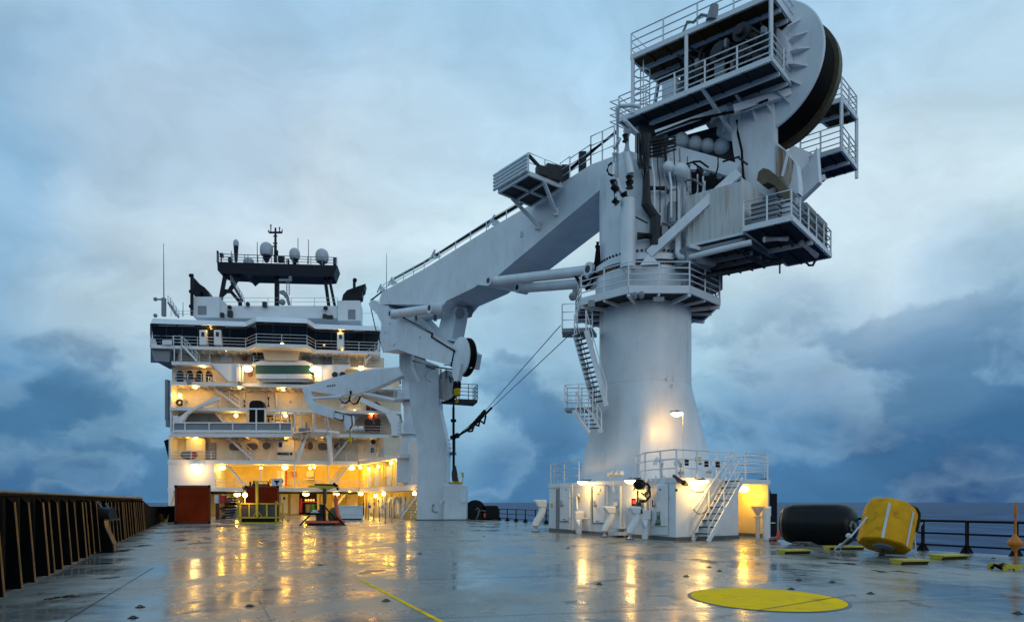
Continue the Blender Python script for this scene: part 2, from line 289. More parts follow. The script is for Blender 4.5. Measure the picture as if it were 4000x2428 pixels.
SPLIT = set('radar_scanner hydraulic_ram end_shackle stand walkway railing boom_railing platform_railing deck_beam rope_guide far_support white_pipe platform_gear platform_post pipe_rack riser_pipe black_gland wall_pipe deck_post whip_antenna lug junction_box floodlight awning_post frame_post window_blind hydraulic_gear valve_block winch_motor beam_lug notice pipe_end bracket valve_pipe cable_tray duct searchlight wall_rib hinge hung_gear motor step_bracket fender_pad foot stay platform_strut winch_support link_strut hydraulic_hose pipe_bundle pin edge_cable pad_plate ceiling_pipe foot_step door_coaming barrier_post lug valve_manifold'.split())
def obj(name, mb, m, parent=None, smooth=False, bevel=0.0, label=None):
    if name in SPLIT and parent is not None and len(mb.m) > 1:
        for (v0, f0), (v1, f1) in zip(mb.m, mb.m[1:] + [(len(mb.v), len(mb.f))]):
            q = MB(); q.v = mb.v[v0:v1]; q.f = [tuple(i - v0 for i in f) for f in mb.f[f0:f1]]; q.m = [(0, 0)]; o = obj(name, q, m, parent, smooth, bevel, label)
        return o
    me = bpy.data.meshes.new(name)
    if parent is not None: o0 = ORG[parent.name]
    else:
        xs = [p.x for p in mb.v]; ys = [p.y for p in mb.v]; zs = [p.z for p in mb.v]
        o0 = V(((min(xs) + max(xs)) / 2, (min(ys) + max(ys)) / 2, min(zs)))
    me.from_pydata([p - o0 for p in mb.v], [], mb.f); me.materials.append(m)
    bm = bmesh.new(); bm.from_mesh(me)
    if bevel:
        bmesh.ops.recalc_face_normals(bm, faces=bm.faces)
        es = [e for e in bm.edges if len(e.link_faces) == 2 and e.calc_face_angle(0) > 0.6]
        bmesh.ops.bevel(bm, geom=es, offset=bevel, segments=1, affect='EDGES')
    bmesh.ops.recalc_face_normals(bm, faces=bm.faces)
    for f in bm.faces: f.smooth = smooth
    if smooth:
        for e in bm.edges:
            if len(e.link_faces) == 2 and e.calc_face_angle(0) > R(40): e.smooth = False
    bm.to_mesh(me); bm.free()
    o = bpy.data.objects.new(name, me); COL.objects.link(o)
    if parent is not None: o.parent = parent
    else: o.location = o0
    ORG[o.name] = o0
    if label: o['label'] = label
    return o
def thing(name, label, cat, loc, group=None):
    o = bpy.data.objects.new(name, None); COL.objects.link(o); o.location = loc; o.empty_display_size = 0.3
    o['label'] = label; o['category'] = cat
    if group: o['group'] = group
    ORG[o.name] = V(loc); return o
def tag(o, label, cat, group=None):
    o['label'] = label; o['category'] = cat
    if group: o['group'] = group
    return o
def struct(name, mb, m):
    o = obj(name, mb, m); o['kind'] = 'structure'; return o
def copy_tree(src, loc, label, rz=0.0, group=None):
    r = src.copy(); COL.objects.link(r); r.location = loc; r.rotation_euler = (0, 0, rz); r['label'] = label; ORG[r.name] = V(loc)
    if group: r['group'] = group
    for ch in list(src.children):
        c = ch.copy(); COL.objects.link(c); c.parent = r
        for g in ch.children:
            d = g.copy(); COL.objects.link(d); d.parent = c
    return r
def stair(p0, p1, wv, n=10, hr=1.0, r=0.03, sw=0.22):
    """p0 bottom left, p1 top left, wv width vector: returns flight (stringers), treads, handrails"""
    p0, p1, wv = V(p0), V(p1), V(wv); fl, tr, ha = MB(), MB(), MB()
    run = V((p1.x - p0.x, p1.y - p0.y, 0)).normalized()
    for o in (V((0, 0, 0)), wv): fl.bar(p0 + o, p1 + o, 0.06, sw)
    for i in range(1, n + 1):
        c = p0.lerp(p1, i / (n + 0.5)); tr.boxv(c - run * 0.12 + wv * 0.03, run * 0.24, wv * 0.94, UP * 0.05)
    if hr:
        for o in (V((0, 0, 0)), wv):
            for k in (1.0, 0.5): ha.tube([p0 + o + UP * hr * k, p1 + o + UP * hr * k], r, 5)
            for k in range(4): q = p0.lerp(p1, k / 3) + o; ha.bar(q, q + UP * hr, r * 2)
    return fl, tr, ha
# ================================================================ SETTING
mb = MB(); mb.add([(-9000, -3000, -7), (9000, -3000, -7), (9000, 16000, -7), (-9000, 16000, -7)], [(0, 1, 2, 3)]); struct('sea', mb, SEAM)
LB = Plane(G(89, 2281), G(494, 2097)); LBn = V((LB.n.x, LB.n.y, 0))        # port bulwark, LBn points inboard
if LBn.x < 0: LBn = -LBn
def lb(y, z=0.0, inb=0.0):
    p = LB.p0; t = (y - p.y) / LB.d.y; return V((p.x + LB.d.x * t, y, z)) + LBn * inb
RR = [V((22.5, 4, 0)), G(3970, 2172), G(3605, 2150), G(1950, 2031)]          # starboard rail line
rd = (RR[3] - RR[2]).normalized()
deckpts = [lb(-10, 0, -0.5), V((27, -10, 0)), RR[0] + V((0.4, 0, 0)), RR[1] + V((0.4, 0, 0)), RR[2] + V((0.4, 0, 0)), RR[3] + V((0.4, 0, 0)), RR[3] + rd * 45, lb(105, 0, -0.5)]
mb = MB(); mb.prism([p + V((0, 0, -1.2)) for p in deckpts], (0, 0, 1.2)); struct('ship_deck', mb, DECKM)
# painted line, round marking, plate seams (thin sheets on the deck)
def strip(a, b, wd, z):
    a, b = V(a), V(b); n = (b - a).cross(UP).normalized() * wd / 2
    return [a - n + UP * z, b - n + UP * z, b + n + UP * z, a + n + UP * z]
mb = MB(); mb.add(strip(G(1408, 2262), G(1760, 2446), 0.075, 0.004), [(0, 1, 2, 3)]); struct('deck_line', mb, MARKY)
cc, cr = G(2987, 2337), 0
pl, pr_, pt, pb = G(2708, 2337), G(3274, 2337), G(2987, 2296), G(2987, 2389)
cx, cy, rx, ry = (pl.x + pr_.x) / 2, (pt.y + pb.y) / 2, (pr_.x - pl.x) / 2 * 0.99, (pt.y - pb.y) / 2
mb = MB(); mb.add([(cx + (rx + .055) * math.cos(a * .0982), cy + (ry + .055) * math.sin(a * .0982), .004) for a in range(64)], [tuple(range(64))]); struct('deck_ring', mb, SKIRT)
mb = MB(); mb.add([(cx + rx * math.cos(a * .0982), cy + ry * math.sin(a * .0982), .008) for a in range(64)], [tuple(range(64))]); struct('deck_circle', mb, MARKY)
mb = MB()
for (x0, y0, x1, y1, wd, z) in [(2700, 2428, 3330, 2322, .02, .013), (3330, 2322, 3345, 2328, .02, .013), (2285, 2279, 2510, 2250, .03, .005), (1350, 2105, 1850, 2094, .05, .005), (1150, 2075, 1232, 2101, .06, .005), (250, 2428, 600, 2215, .015, .005), (1560, 2264, 2600, 2236, .02, .005),
                                (1010, 2335, 1060, 2428, .008, .005), (3660, 2232, 3790, 2246, .03, .005), (3100, 2163, 3320, 2190, .05, .005), (2600, 2200, 3300, 2160, .02, .005), (1330, 2136, 1480, 2138, .04, .005), (1320, 2428, 3900, 2330, .012, .005)]:
    mb.add(strip(G(x0, y0), G(x1, y1), wd, z), [(0, 1, 2, 3)])
struct('deck_seam', mb, BLACK)
STAIN = [mat('stain_dark', (.05, .055, .06), .12, var=.4, scale=4), mat('stain_brown', (.10, .065, .04), .35, var=.4, scale=5), mat('stain_pale', (.26, .27, .25), .4, var=.3, scale=5)]
random.seed(21); stb = [MB(), MB(), MB()]
for px, py, w_, k in [(1045, 2302, 26, 0), (770, 2385, 46, 2), (760, 2350, 30, 2), (975, 2366, 22, 1), (1508, 2346, 26, 1), (860, 2092, 40, 0), (890, 2072, 26, 0), (780, 2120, 50, 0), (700, 2108, 46, 0), (1250, 2205, 26, 0), (2215, 2141, 14, 0), (1640, 2160, 16, 0), (2420, 2118, 60, 1), (2600, 2135, 70, 1), (2350, 2107, 60, 1), (2900, 2200, 120, 0), (2760, 2190, 90, 0),
                       (3130, 2245, 26, 0), (3560, 2350, 50, 1), (3600, 2362, 40, 1), (3530, 2232, 50, 0), (3940, 2325, 40, 1), (400, 2200, 60, 0), (470, 2150, 70, 0), (560, 2130, 60, 0), (430, 2255, 40, 0), (620, 2080, 50, 0), (1930, 2070, 60, 0), (2010, 2085, 70, 0), (1830, 2110, 60, 0), (1450, 2230, 70, 1), (1300, 2245, 50, 1), (1530, 2202, 50, 0), (2250, 2350, 60, 0), (1900, 2380, 70, 2), (3300, 2200, 60, 0), (3440, 2230, 40, 0), (3760, 2210, 60, 1), (250, 2330, 60, 0)]:
    c = G(px, py); rx_ = w_ / F * c.y; n_ = 22; ph = [random.uniform(0, 6.28) for _ in range(4)]
    stb[k].add([c + V((rx_ * math.cos(a) * q, rx_ * random.uniform(1.4, 1.6) * math.sin(a) * q, .0025 + .0001 * (px % 9))) for a, q in [(i * 6.2832 / n_, .6 + .22 * math.sin(2 * i * 6.2832 / n_ + ph[0]) + .16 * math.sin(3 * i * 6.2832 / n_ + ph[1]) + .13 * math.sin(5 * i * 6.2832 / n_ + ph[2]) + .09 * math.sin(8 * i * 6.2832 / n_ + ph[3])) for i in range(n_)]], [tuple(range(n_))])
for k in range(3): struct('deck_stain', stb[k], STAIN[k])
# ---------------------------------------------------------------- port bulwark
bw = thing('bulwark', 'tall black steel bulwark with warm-lit rust-orange stiffener edges along the port side', 'bulwark', lb(15))
yE = next(q / 10 for q in range(200, 700) if 2000 + lb(q / 10).x / (q / 10) * F > 548)
mb = MB(); a, b = lb(-4, 0, -.06), lb(yE, 0, -.06); mb.boxv(a, b - a, LBn * .03, UP * 1.74); obj('plating', mb, BULW, bw)
mb = MB(); mb.tube([lb(-4, 1.74, 0), lb(yE, 1.80, 0)], 0.12, 10); obj('cap_rail', mb, BULWE, bw, smooth=True)
mb = MB(); mb.boxv(lb(-4, 0.0, .02), lb(yE, 0.0, .02) - lb(-4, 0.0, .02), LBn * .10, UP * .05); obj('foot_plate', mb, SKIRT, bw)
ys = 7.6; k = 0
while ys < yE:
    web = MB(); web.prism([lb(ys, 0.05, .0), lb(ys, 0.05, .23), lb(ys, 1.58, .12), lb(ys, 1.70, .0)], LB.along * .02); o = obj('stiffener', web, BULW, bw)
    fl = MB(); q0, q1 = lb(ys, 0.05, .24), lb(ys, 1.60, .125); wdt = .036 if k % 5 != 2 else .07
    fl.boxv(q0 - LB.along * wdt / 2, LB.along * wdt, LBn * .02, q1 - q0); obj('flange', fl, BULWE, o)
    ys += [0.98, 1.2, 0.55, 0.85, 1.1][k % 5]; k += 1
# far low end of the bulwark
mb = MB(); a = lb(yE + .3, 0, -.1)
mb.prism([lb(yE + .2, 0, .1), lb(66, 0, .1), lb(66, 1.15, .1), lb(58, 1.2, .1), lb(yE + 5, 1.35, .1), lb(yE + .2, 1.7, .1)], -LBn * .8)
mb.box(lb(52, 1.0, .5), (1.2, 3.5, .55), -.42); mb.box(lb(60, .6, .7), (1.0, 5, .8), -.42); mb.cyl(lb(56, 0, .8), lb(56, 1.3, .8), .3)
tag(obj('bulwark_end', mb, BULW, smooth=False), 'low black bulkhead and lockers where the bulwark drops towards the deckhouse', 'bulwark')
# bollard fairlead leaning in front of the bulwark
GF = G(372, 2157) + V((.18, 0, 0))
fl = thing('fairlead', 'black steel roller fairlead with flared foot standing against the bulwark', 'fairlead', G(372, 2157))
g = GF; ax = LB.along
mb = MB(); prof = [(-.42, 0), (.66, 0), (.64, .25), (.42, .55), (.22, .80), (.16, 1.0), (.20, 1.20), (-.32, 1.20), (-.28, .85), (-.38, .4)]
mb.prism([g + V((x * .62, 0, z)) for x, z in prof], (-.15, .5, 0)); obj('column', mb, RUBBER, fl, bevel=.03)
mb = MB(); mb.cyl(g + V((-.25, .1, 1.28)), g + V((.34, .05, 1.24)), .17, .2, 14); obj('roller', mb, DGREY, fl, smooth=True)
mb = MB(); mb.bar(g + V((-.25, .2, 1.62)), g + V((.32, .0, 1.02)), .06); mb.bar(g + V((.0, .25, 1.55)), g + V((.28, .1, 1.28)), .04); mb.bar(g + V((.3, 0, 1.05)), g + V((.56, 0, 1.06)), .06); obj('lever', mb, SKIRT, fl)
# starboard guard rail
def guard_rail(pts, label, step):
    t = thing('guard_rail', label, 'railing', pts[0], 'black guard rails along the starboard edge')
    r = MB()
    for z, rr in ((1.0, .045), (.60, .035), (.22, .035)): r.tube([p + UP * z for p in pts], rr, 6)
    obj('bar', r, BLACK, t)
    for a, b in zip(pts, pts[1:]):
        n = max(1, round((b - a).length / step))
        for i in range(n + (1 if b is pts[-1] else 0)):
            p = a.lerp(b, i / n); m = MB(); m.bar(p, p + UP * 1.02, .08); m.prism([p + V((-.22, 0, .006)), p + V((.22, 0, .006)), p + V((.05, 0, .28)), p + V((-.05, 0, .28))], (0, .03, 0)); obj('post', m, BLACK, t)
guard_rail([RR[0], RR[1], RR[2], RR[2] + (RR[3] - RR[2]) * .12], 'black three-bar guard rail beyond the yellow buoy, sea behind it', 1.55)
guard_rail([RR[3], RR[3] + (RR[2] - RR[3]) * .40], 'black three-bar guard rail between the boom rest and the white pedestal house', 2.0)
# ================================================================ SUPERSTRUCTURE
FA = Plane(((590 - 2000) / F * 80, 80), ((1480 - 2000) / F * 83.5, 83.5))
def zl(py): return H + (HZ - py) / F * 80
def fz(px, z, off=0.0):
    p = FA.at(px, HZ, off); p.z = z; return p
Z1, Z2, Z3, Z4, Z5, Z6, Z7 = zl(1903), zl(1794), zl(1684), zl(1588), zl(1488), zl(1408), zl(1346)
S = thing('ship_superstructure', 'white multi-deck accommodation block with black bridge windows and warm deck lights', 'ship superstructure', fz(1060, 0))
def slab(x0, x1, zt, th=.38, off=0.0, depth=9.0, m=WHITE, nm='deck_edge'):
    mb = MB(); mb.prism([fz(x0, zt - th, off), fz(x1, zt - th, off), fz(x1, zt, off), fz(x0, zt, off)], FA.back * depth); return obj(nm, mb, m, S)
def wall(x0, x1, z0, z1, off, th=.3, m=CREAM, nm='wall'):
    mb = MB(); mb.prism([fz(x0, z0, off), fz(x1, z0, off), fz(x1, z1, off), fz(x0, z1, off)], FA.back * th); return obj(nm, mb, m, S)
def fr(mb, x0, y0, x1, y1, off, th=.08): mb.prism([FA.at(x0, y1, off), FA.at(x1, y1, off), FA.at(x1, y0, off), FA.at(x0, y0, off)], FA.back * th); return mb
def fp(mb, pts, off, th=.1): mb.prism([FA.at(x, y, off) for x, y in pts], FA.back * th); return mb
def part(nm, m, fn, *a, par=S, **k): mb = MB(); fn(mb, *a); return obj(nm, mb, m, par, **k)
def frail(x0, x1, z, off=-.1, h=1.0, n=3, step=2.2): mb = MB(); mb.rail([fz(x0, z, off), fz(x1, z, off)], h, n, .028, step); return obj('railing', mb, RAIL, S)
def fstair(x0, y0, x1, y1, off, wd=.9, n=9, m=WHITE, hr=1.0):
    a, b, c = stair(FA.at(x0, y0, off), FA.at(x1, y1, off), FA.back * wd, n, hr); o = obj('stairway', a, m, S); obj('tread', b, GREY, o); obj('handrail', c, RAIL, o); return o
def oval(cx, cy, wx, wy, n=20, p=2.6):
    r = []
    for i in range(n):
        a = 2 * math.pi * i / n; c, s = math.cos(a), math.sin(a)
        r.append((cx + wx * math.copysign(abs(c) ** (2 / p), c), cy + wy * math.copysign(abs(s) ** (2 / p), s)))
    return r
# --- decks
slab(655, 1402, Z1, .40, 0, 10); slab(655, 1398, Z2, .42, 0, 10); slab(665, 1572, Z3, .40, 0, 10); slab(663, 1566, Z4, .33, 0, 10); slab(664, 1566, Z5, .36, 0, 10)
slab(670, 824, Z6, .40, 0, 10); slab(824, 1560, Z6, .25, -.6, 10)
# --- walls, level by level
wall(657, 676, 0, Z1 - .4, 0, 9, WHITE); wall(657, 838, Z1, Z2 - .42, -.15, 9.5, WHITE)
wall(676, 1500, 0, Z1 - .4, -7.0, m=LITCREAM); wall(838, 1440, Z1, Z2 - .42, -5.0, m=LITCREAM)
wall(659, 1500, Z2, Z3 - .4, -2.6, .3); wall(659, 666, Z2, Z3 - .4, -.2, 3, WHITE)
wall(700, 1566, Z3, Z4 - .33, -3.2); wall(664, 670, Z3, Z4 - .33, -.2, 5, WHITE)
wall(664, 1566, Z4, Z5 - .36, -2.6); wall(672, 1560, Z5, Z6 - .2, -2.6); wall(675, 1500, Z6, Z7 - .2, -2.8)
wall(664, 668, Z4, Z5, -.1, 4, WHITE)
# ribs under the decks
mb = MB()
for x in range(690, 1550, 30):
    for z in (Z3 - .4, Z5 - .36): p = fz(x, z - .22, -.4); mb.boxv(p, FA.along * .05, FA.back * 2.2, UP * .22)
for x in range(700, 1480, 30): p = fz(x, Z7 - .62, -.3); mb.boxv(p, FA.along * .05, FA.back * 2.4, UP * .25)
obj('deck_beam', mb, CREAM, S)
# --- bridge
plan = [(588, 0), (960, 0), (1001, 2.5), (1199, 2.5), (1232, 0), (1486, 0)]
def bridge_poly(z, inset=0.0, dx=0): return [fz(x + (dx if i == 0 else -dx if i == len(plan) - 1 else 0), z, o - inset) for i, (x, o) in enumerate(plan)] + [fz(1486 - dx, z, -9), fz(588 + dx, z, -9)]
mb = MB(); mb.prism(bridge_poly(Z7 - .36), UP * .36); obj('bridge_deck', mb, WHITE, S)
mb = MB(); lo, hi = bridge_poly(zl(1262)), bridge_poly(zl(1237), .75, 8); n = len(lo)
mb.add(lo + hi, [tuple(range(n - 1, -1, -1)), tuple(range(n, 2 * n))] + [(i, (i + 1) % n, (i + 1) % n + n, i + n) for i in range(n)]); obj('bridge_roof', mb, WHITE, S)
mb = MB(); lo, hi = bridge_poly(Z7 + .01, 1.0, 14), bridge_poly(zl(1262) - .01, .25, 3)
mb.add(lo + hi, [tuple(range(n - 1, -1, -1)), tuple(range(n, 2 * n))] + [(i, (i + 1) % n, (i + 1) % n + n, i + n) for i in range(n)]); obj('bridge_window', mb, GLASS, S)
mb = MB()
for (xa, xb, oa, ob) in [(588, 960, 0, 0), (960, 1001, 0, 2.5), (1001, 1199, 2.5, 2.5), (1199, 1232, 2.5, 0), (1232, 1486, 0, 0)]:
    k = max(1, round((xb - xa) / 66))
    for i in range(k): x = xa + (xb - xa) * (i + .0) / k; o = oa + (ob - oa) * i / k; mb.bar(fz(x, Z7, o - .97), fz(x, zl(1262), o - .22), .10, .05)
    mb.bar(fz(xa, zl(1270), oa - .26), fz(xb, zl(1270), ob - .26), .16, .10)
obj('window_frame', mb, DGREY, S)
mb = MB()
for x0, x1, y, o in [(620, 688, 1270, -.1), (694, 760, 1271, -.1), (880, 955, 1275, -.1), (1030, 1100, 1257, 2.4), (1110, 1180, 1259, 2.4), (1236, 1310, 1284, -.1), (1380, 1425, 1291, -.1), (1434, 1484, 1288, -.1)]: fr(mb, x0, y, x1, y + 2.5, o, .03)
obj('window_blind', mb, GREY, S)
mb = MB(); mb.rail([fz(x, Z7, o - .12) for x, o in plan[:1] + [(676, 0)] + plan[1:]], 1.1, 3, .028, 2.6); obj('railing', mb, RAIL, S)
for x, y0, y1 in [(792, 1288, 1346), (849, 1288, 1346), (1330, 1298, 1356)]:
    o = part('bridge_door', WHITE, fr, x - 13, y0, x + 13, y1, .02, 1.0); part('door_window', GLASS, fr, x - 6, y0 + 8, x + 6, y0 + 25, .06, .05, par=o)
part('wing_box', GREY, fp, [(584, 1348), (668, 1350), (661, 1413), (604, 1409)], -.6, 5); part('wing_panel', BOXW, fp, [(586, 1318), (606, 1322), (614, 1347), (586, 1347)], -.3, .05)
part('wing_screen', BOXW, fr, 634, 1327, 671, 1346, .2, .05); part('wing_support', DGREY, fp, [(618, 1318), (628, 1318), (634, 1346), (625, 1346)], -.2, .3)
mb = MB()
for x, y, o in ((965, 1322, .4), (1010, 1318, 1.6), (1135, 1313, 1.6), (1141, 1316, 1.6), (1155, 1310, 1.6), (1247, 1312, -.8), (1262, 1320, -.8), (1275, 1308, -.8), (1380, 1301, -.8)): fr(mb, x, y, x + 2, y + 2, o, .02)
fr(mb, 1262, 1342, 1270, 1350, -.7, .02); obj('bridge_light', mb, LITEMAT, S)
# --- under the bridge
part('bay_front', CREAM, fp, [(1022, 1351), (1172, 1354), (1160, 1414), (1036, 1412)], .6, 3.0)
part('slanted_window', GLASS, fp, [(982, 1368), (1021, 1352), (1034, 1412), (1000, 1412)], -1.0, .1)
for x0, x1 in ((862, 907), (1213, 1250), (1318, 1366)): part('alcove_door', WHITE, fr, x0, 1376, x1, 1414, -2.65, .1)
part('locker', GREY, fr, 1261, 1392, 1295, 1422, -2.4, .3); part('hose_box', RED, fr, 946, 1388, 963, 1406, -2.4, .3)
mb = MB(); mb.rail([fz(700, Z6, -.1), fz(820, Z6, -.1)], 1, 3, .026, 2); mb.rail([fz(990, Z6, -.7), fz(1036, Z6, -.7)], 1, 3, .026, 1); mb.rail([fz(1300, Z6, -.7), fz(1490, Z6, -.7)], 1, 3, .026, 2); obj('railing', mb, RAIL, S)
fstair(770, 1410, 712, 1348, .2, .9, 9); fstair(1425, 1412, 1484, 1358, -.3, .9, 9)
mb = MB(); mb.rail([FA.at(678, 1348, .1), FA.at(708, 1348, .1)], 1.1, 3, .035, 1); mb.bar(FA.at(708, 1410, .1), FA.at(708, 1350, .1), .1); mb.bar(FA.at(681, 1410, .1), FA.at(681, 1350, .1), .1); obj('landing', mb, RAIL, S)
# --- promenade level with arched windows, sloped side panel and green awning
for x in (703, 741, 779, 817):
    arch = [(x - 13, 1489), (x + 13, 1489), (x + 13, 1460)] + [(x + 13 * math.cos(a), 1460 - 14 * math.sin(a)) for a in [i * math.pi / 8 for i in range(1, 8)]] + [(x - 13, 1460)]
    part('arched_window', GLASS, fp, arch, -2.5, .1)
part('side_panel', WHITE, fp, [(824, 1420), (935, 1420), (935, 1489), (892, 1489)], .05, .12); part('side_panel', WHITE, fp, [(1222, 1424), (1370, 1424), (1300, 1489), (1236, 1489)], -.1, .12)
fstair(893, 1488, 825, 1424, -.3, .9, 9, hr=0)
part('awning', GREEN, fr, 999, 1424, 1208, 1460, .5, 3.0); part('awning_valance', WHITE, fr, 1000, 1460, 1215, 1478, .7, 3.0); part('awning_top', WHITE, fp, [(985, 1420), (1018, 1407), (1190, 1407), (1222, 1420), (1222, 1425), (985, 1425)], .6, 3.0)
part('low_screen', BOXW, fr, 1004, 1480, 1210, 1490, .3, .2)
mb = MB()
for x in (932, 948, 1232, 1252, 1292): mb.bar(FA.at(x, 1490, .2), FA.at(x, 1432, .2), .12 if x != 932 else .4)
obj('awning_post', mb, WHITE, S); part('hose_box', RED, fr, 970, 1452, 984, 1468, -2.2, .3); part('control_box', GREY, fr, 930, 1490, 945, 1500, .2, .4)
frail(680, 892, Z5, -.1, 1.0, 3, 1.6); mb = MB(); fr(mb, 683, 1474, 770, 1477, -.5, .8); fr(mb, 690, 1477, 694, 1489, -.5, .1); fr(mb, 760, 1477, 764, 1489, -.5, .1); obj('bench_table', mb, DGREY, S)
part('cabinet', GREY, fr, 730, 1480, 747, 1502, .2, .5)
for x, y in ((1308, 1462), (1338, 1462)):
    part('round_window', GLASS, fp, oval(x, y, 12, 11, 16, 2), .1, .05)
# --- level 4
fstair(936, 1588, 815, 1502, -1.2, .9, 11, hr=1.0); fstair(1330, 1588, 1450, 1502, -1.4, .9, 11, hr=.9)
mb = MB()
for pts in ([(945, 1527), (1200, 1524)], [(955, 1528), (955, 1588)], [(1050, 1530), (1050, 1588)], [(1060, 1530), (1078, 1536), (1082, 1588)], [(930, 1510), (950, 1520)]): mb.tube([FA.at(x, y, -2.3) for x, y in pts], .09, 6)
obj('wall_pipe', mb, WHITE, S); mb = MB(); mb.tube([FA.at(x, y, -2.25) for x, y in [(955, 1560), (955, 1588)]], .14); mb.tube([FA.at(1049, 1550, -2.2), FA.at(1049, 1588, -2.2)], .14); obj('valve_pipe', mb, DGREY, S)
mb = MB()
for x0, x1 in ((900, 935), (960, 1190)): fr(mb, x0, 1502, x1, 1518, -1.0, 1.2)
obj('duct', mb, CREAM, S)
part('lit_doorway', LITEMAT, fp, [(675, 1532), (680, 1528), (700, 1528), (704, 1545), (704, 1585), (675, 1585)], -2.5, .05); part('side_door', WHITE, fr, 681, 1552, 714, 1586, -1.8, .3)
mb = MB(); mb.tube([FA.at(x, y, -1.7) for x, y in oval(702, 1571, 10.5, 10.5, 20, 2)], .13, 6, closed=True); obj('lifebuoy_ring', mb, RUBBER, S)
for x in (729, 1134, 1410): part('junction_box', GREY, fr, x - 3, 1566, x + 3, 1573, -2.5, .1)
mb = MB(); mb.rail([fz(715, Z4, -.15), fz(1566, Z4, -.15)], 1.0, 2, .02, 3.4); obj('railing', mb, RAIL, S)
# --- level 3
part('grey_wall', GREY, fp, [(672, 1602), (820, 1602), (870, 1648), (872, 1680), (672, 1680)], -2.7, .2)
fstair(905, 1684, 835, 1602, -1.5, .9, 10, hr=.9)
mb = MB()
for x in range(1070, 1180, 27): mb.bar(FA.at(x, 1684, -.2), FA.at(x, 1600, -.2), .14)
mb.bar(FA.at(1040, 1616, -.2), FA.at(1165, 1616, -.2), .12); obj('frame_post', mb, WHITE, S)
mb = MB()
for x0, y0, x1, y1 in ((1040, 1622, 1075, 1626), (1075, 1640, 1135, 1644), (1045, 1632, 1050, 1650), (1070, 1622, 1074, 1650), (1128, 1620, 1132, 1650), (1060, 1632, 1075, 1640)): fr(mb, x0, y0, x1, y1, -2.2, .3)
obj('cable_tray', mb, DGREY, S); mb = MB(); fr(mb, 1077, 1644, 1105, 1650, -2.4, .05); obj('lit_window', mb, LITEMAT, S)
mb = MB(); mb.rail([fz(1150, Z3, -.1), fz(1570, Z3, -.1)], 1.0, 3, .026, 2.6); obj('railing', mb, RAIL, S)
fstair(1345, 1684, 1415, 1604, -1.8, .9, 10, hr=.9)
# --- level 2: portholes, doors, tarpaulin
for (x, y, wx, wy, p) in [(919, 1743, 24, 15, 3), (985, 1743, 22, 14.5, 3), (1041, 1740, 16, 15.5, 2), (1212, 1740, 11, 15.5, 2.3), (1262, 1743, 20, 14.5, 3), (1326, 1744, 21, 15, 3)]:
    o = part('porthole', PGLASS, fp, oval(x, y, wx, wy, 24, p), -2.5, .08)
    mb = MB(); mb.tube([FA.at(a, b, -2.45) for a, b in oval(x, y, wx + 1.5, wy + 1.5, 24, p)], .06, 5, closed=True); obj('porthole_rim', mb, CREAM, o)
o = part('cabin_door', WHITE, fr, 726, 1698, 789, 1760, -2.4, .1); part('door_border', CREAM, fr, 789, 1698, 802, 1793, -2.2, .4)
part('cabin_door', GREY, fr, 806, 1727, 843, 1793, -2.5, .1); o = part('cabin_door', WHITE, fr, 1083, 1722, 1150, 1793, -2.45, .12); part('door_window', GLASS, fr, 1089, 1726, 1102, 1745, -2.38, .05, par=o)
for x0, c in ((1088, (0.02, .05, .12)), (1104, (.02, .08, .09)), (1122, (.1, .11, .03))): pass
o = part('name_board', BLACK, fr, 1084, 1765, 1142, 1776, -2.3, .08)
part('board_panel', mat('board_blue', (.05, .09, .2), .4), fr, 1098, 1768, 1114, 1773, -2.26, .02, par=o); part('board_panel', mat('board_green', (.06, .16, .1), .4), fr, 1116, 1768, 1136, 1773, -2.26, .02, par=o)
part('hose_box', RED, fr, 1178, 1732, 1194, 1748, -2.3, .3); part('cabin_door', CREAM, fr, 1396, 1728, 1420, 1793, -2.4, .1)
for x in (1085, 1106, 1138): part('wall_light_box', DGREY, fr, x, 1698, x + 9, 1703, -.6, .3)
frail(668, 1500, Z2, -.1, 1.0, 3, 2.3); fstair(985, 1793, 880, 1700, -1.3, .9, 11, hr=1); fstair(1300, 1793, 1372, 1704, -1.6, .9, 11, hr=.9)
mb = MB(); mb.ball(FA.at(738, 1776, -.9), .85, (1.25, .6, .62), 14); obj('tarp_bundle', mb, TARP, S, smooth=True)
mb = MB(); mb.tube([FA.at(x, y, -.5) for x, y in oval(758, 1774, 8, 10.5, 18, 2)], .1, 6, closed=True); obj('lifebuoy_ring', mb, REDO, S)
part('lift_door', WHITE, fr, 1440, 1704, 1470, 1793, -2.3, .2); mb = MB(); mb.ball(FA.at(1458, 1725, -1.5), .3); mb.ball(FA.at(1455, 1758, -1.5), .25, (1, 1, 1.3)); obj('hung_gear', mb, DGREY, S, smooth=True)
# --- levels 1 and 0 : recessed, lit
mb = MB()
for x in (1020, 1151, 1281): mb.bar(FA.at(x, 1899, -.4), FA.at(x, 1812, -.4), .11)
obj('deck_post', mb, WHITE, S)
fstair(958, 1900, 882, 1814, -.9, .8, 10, hr=0); fstair(1292, 1896, 1368, 1812, -.9, .8, 10, hr=.9)
frail(841, 1400, Z1, -.12, 1.0, 3, 2.4)
part('hose_box', RED, fr, 1140, 1841, 1156, 1861, -4.6, .4); part('lit_locker', LITEMAT, fr, 1098, 1838, 1112, 1896, -4.8, .1); part('red_cylinder', REDO, fr, 1112, 1838, 1119, 1898, -4.4, .4)  # the locker glows by itself; lamplight is put into its material
part('cabin_door', WHITE, fr, 1082, 1836, 1096, 1897, -4.8, .1); part('work_bench', WHITE, fr, 1190, 1868, 1225, 1872, -4.0, 1); part('fan_box', CREAM, fr, 1196, 1838, 1226, 1862, -4.5, .4)
mb = MB()
for i in range(6): x = 850 + i * 95; mb.tube([FA.at(x, 1826, -4.8), FA.at(x + 2, 1845 + 6 * (i % 3), -4.8)], .05)
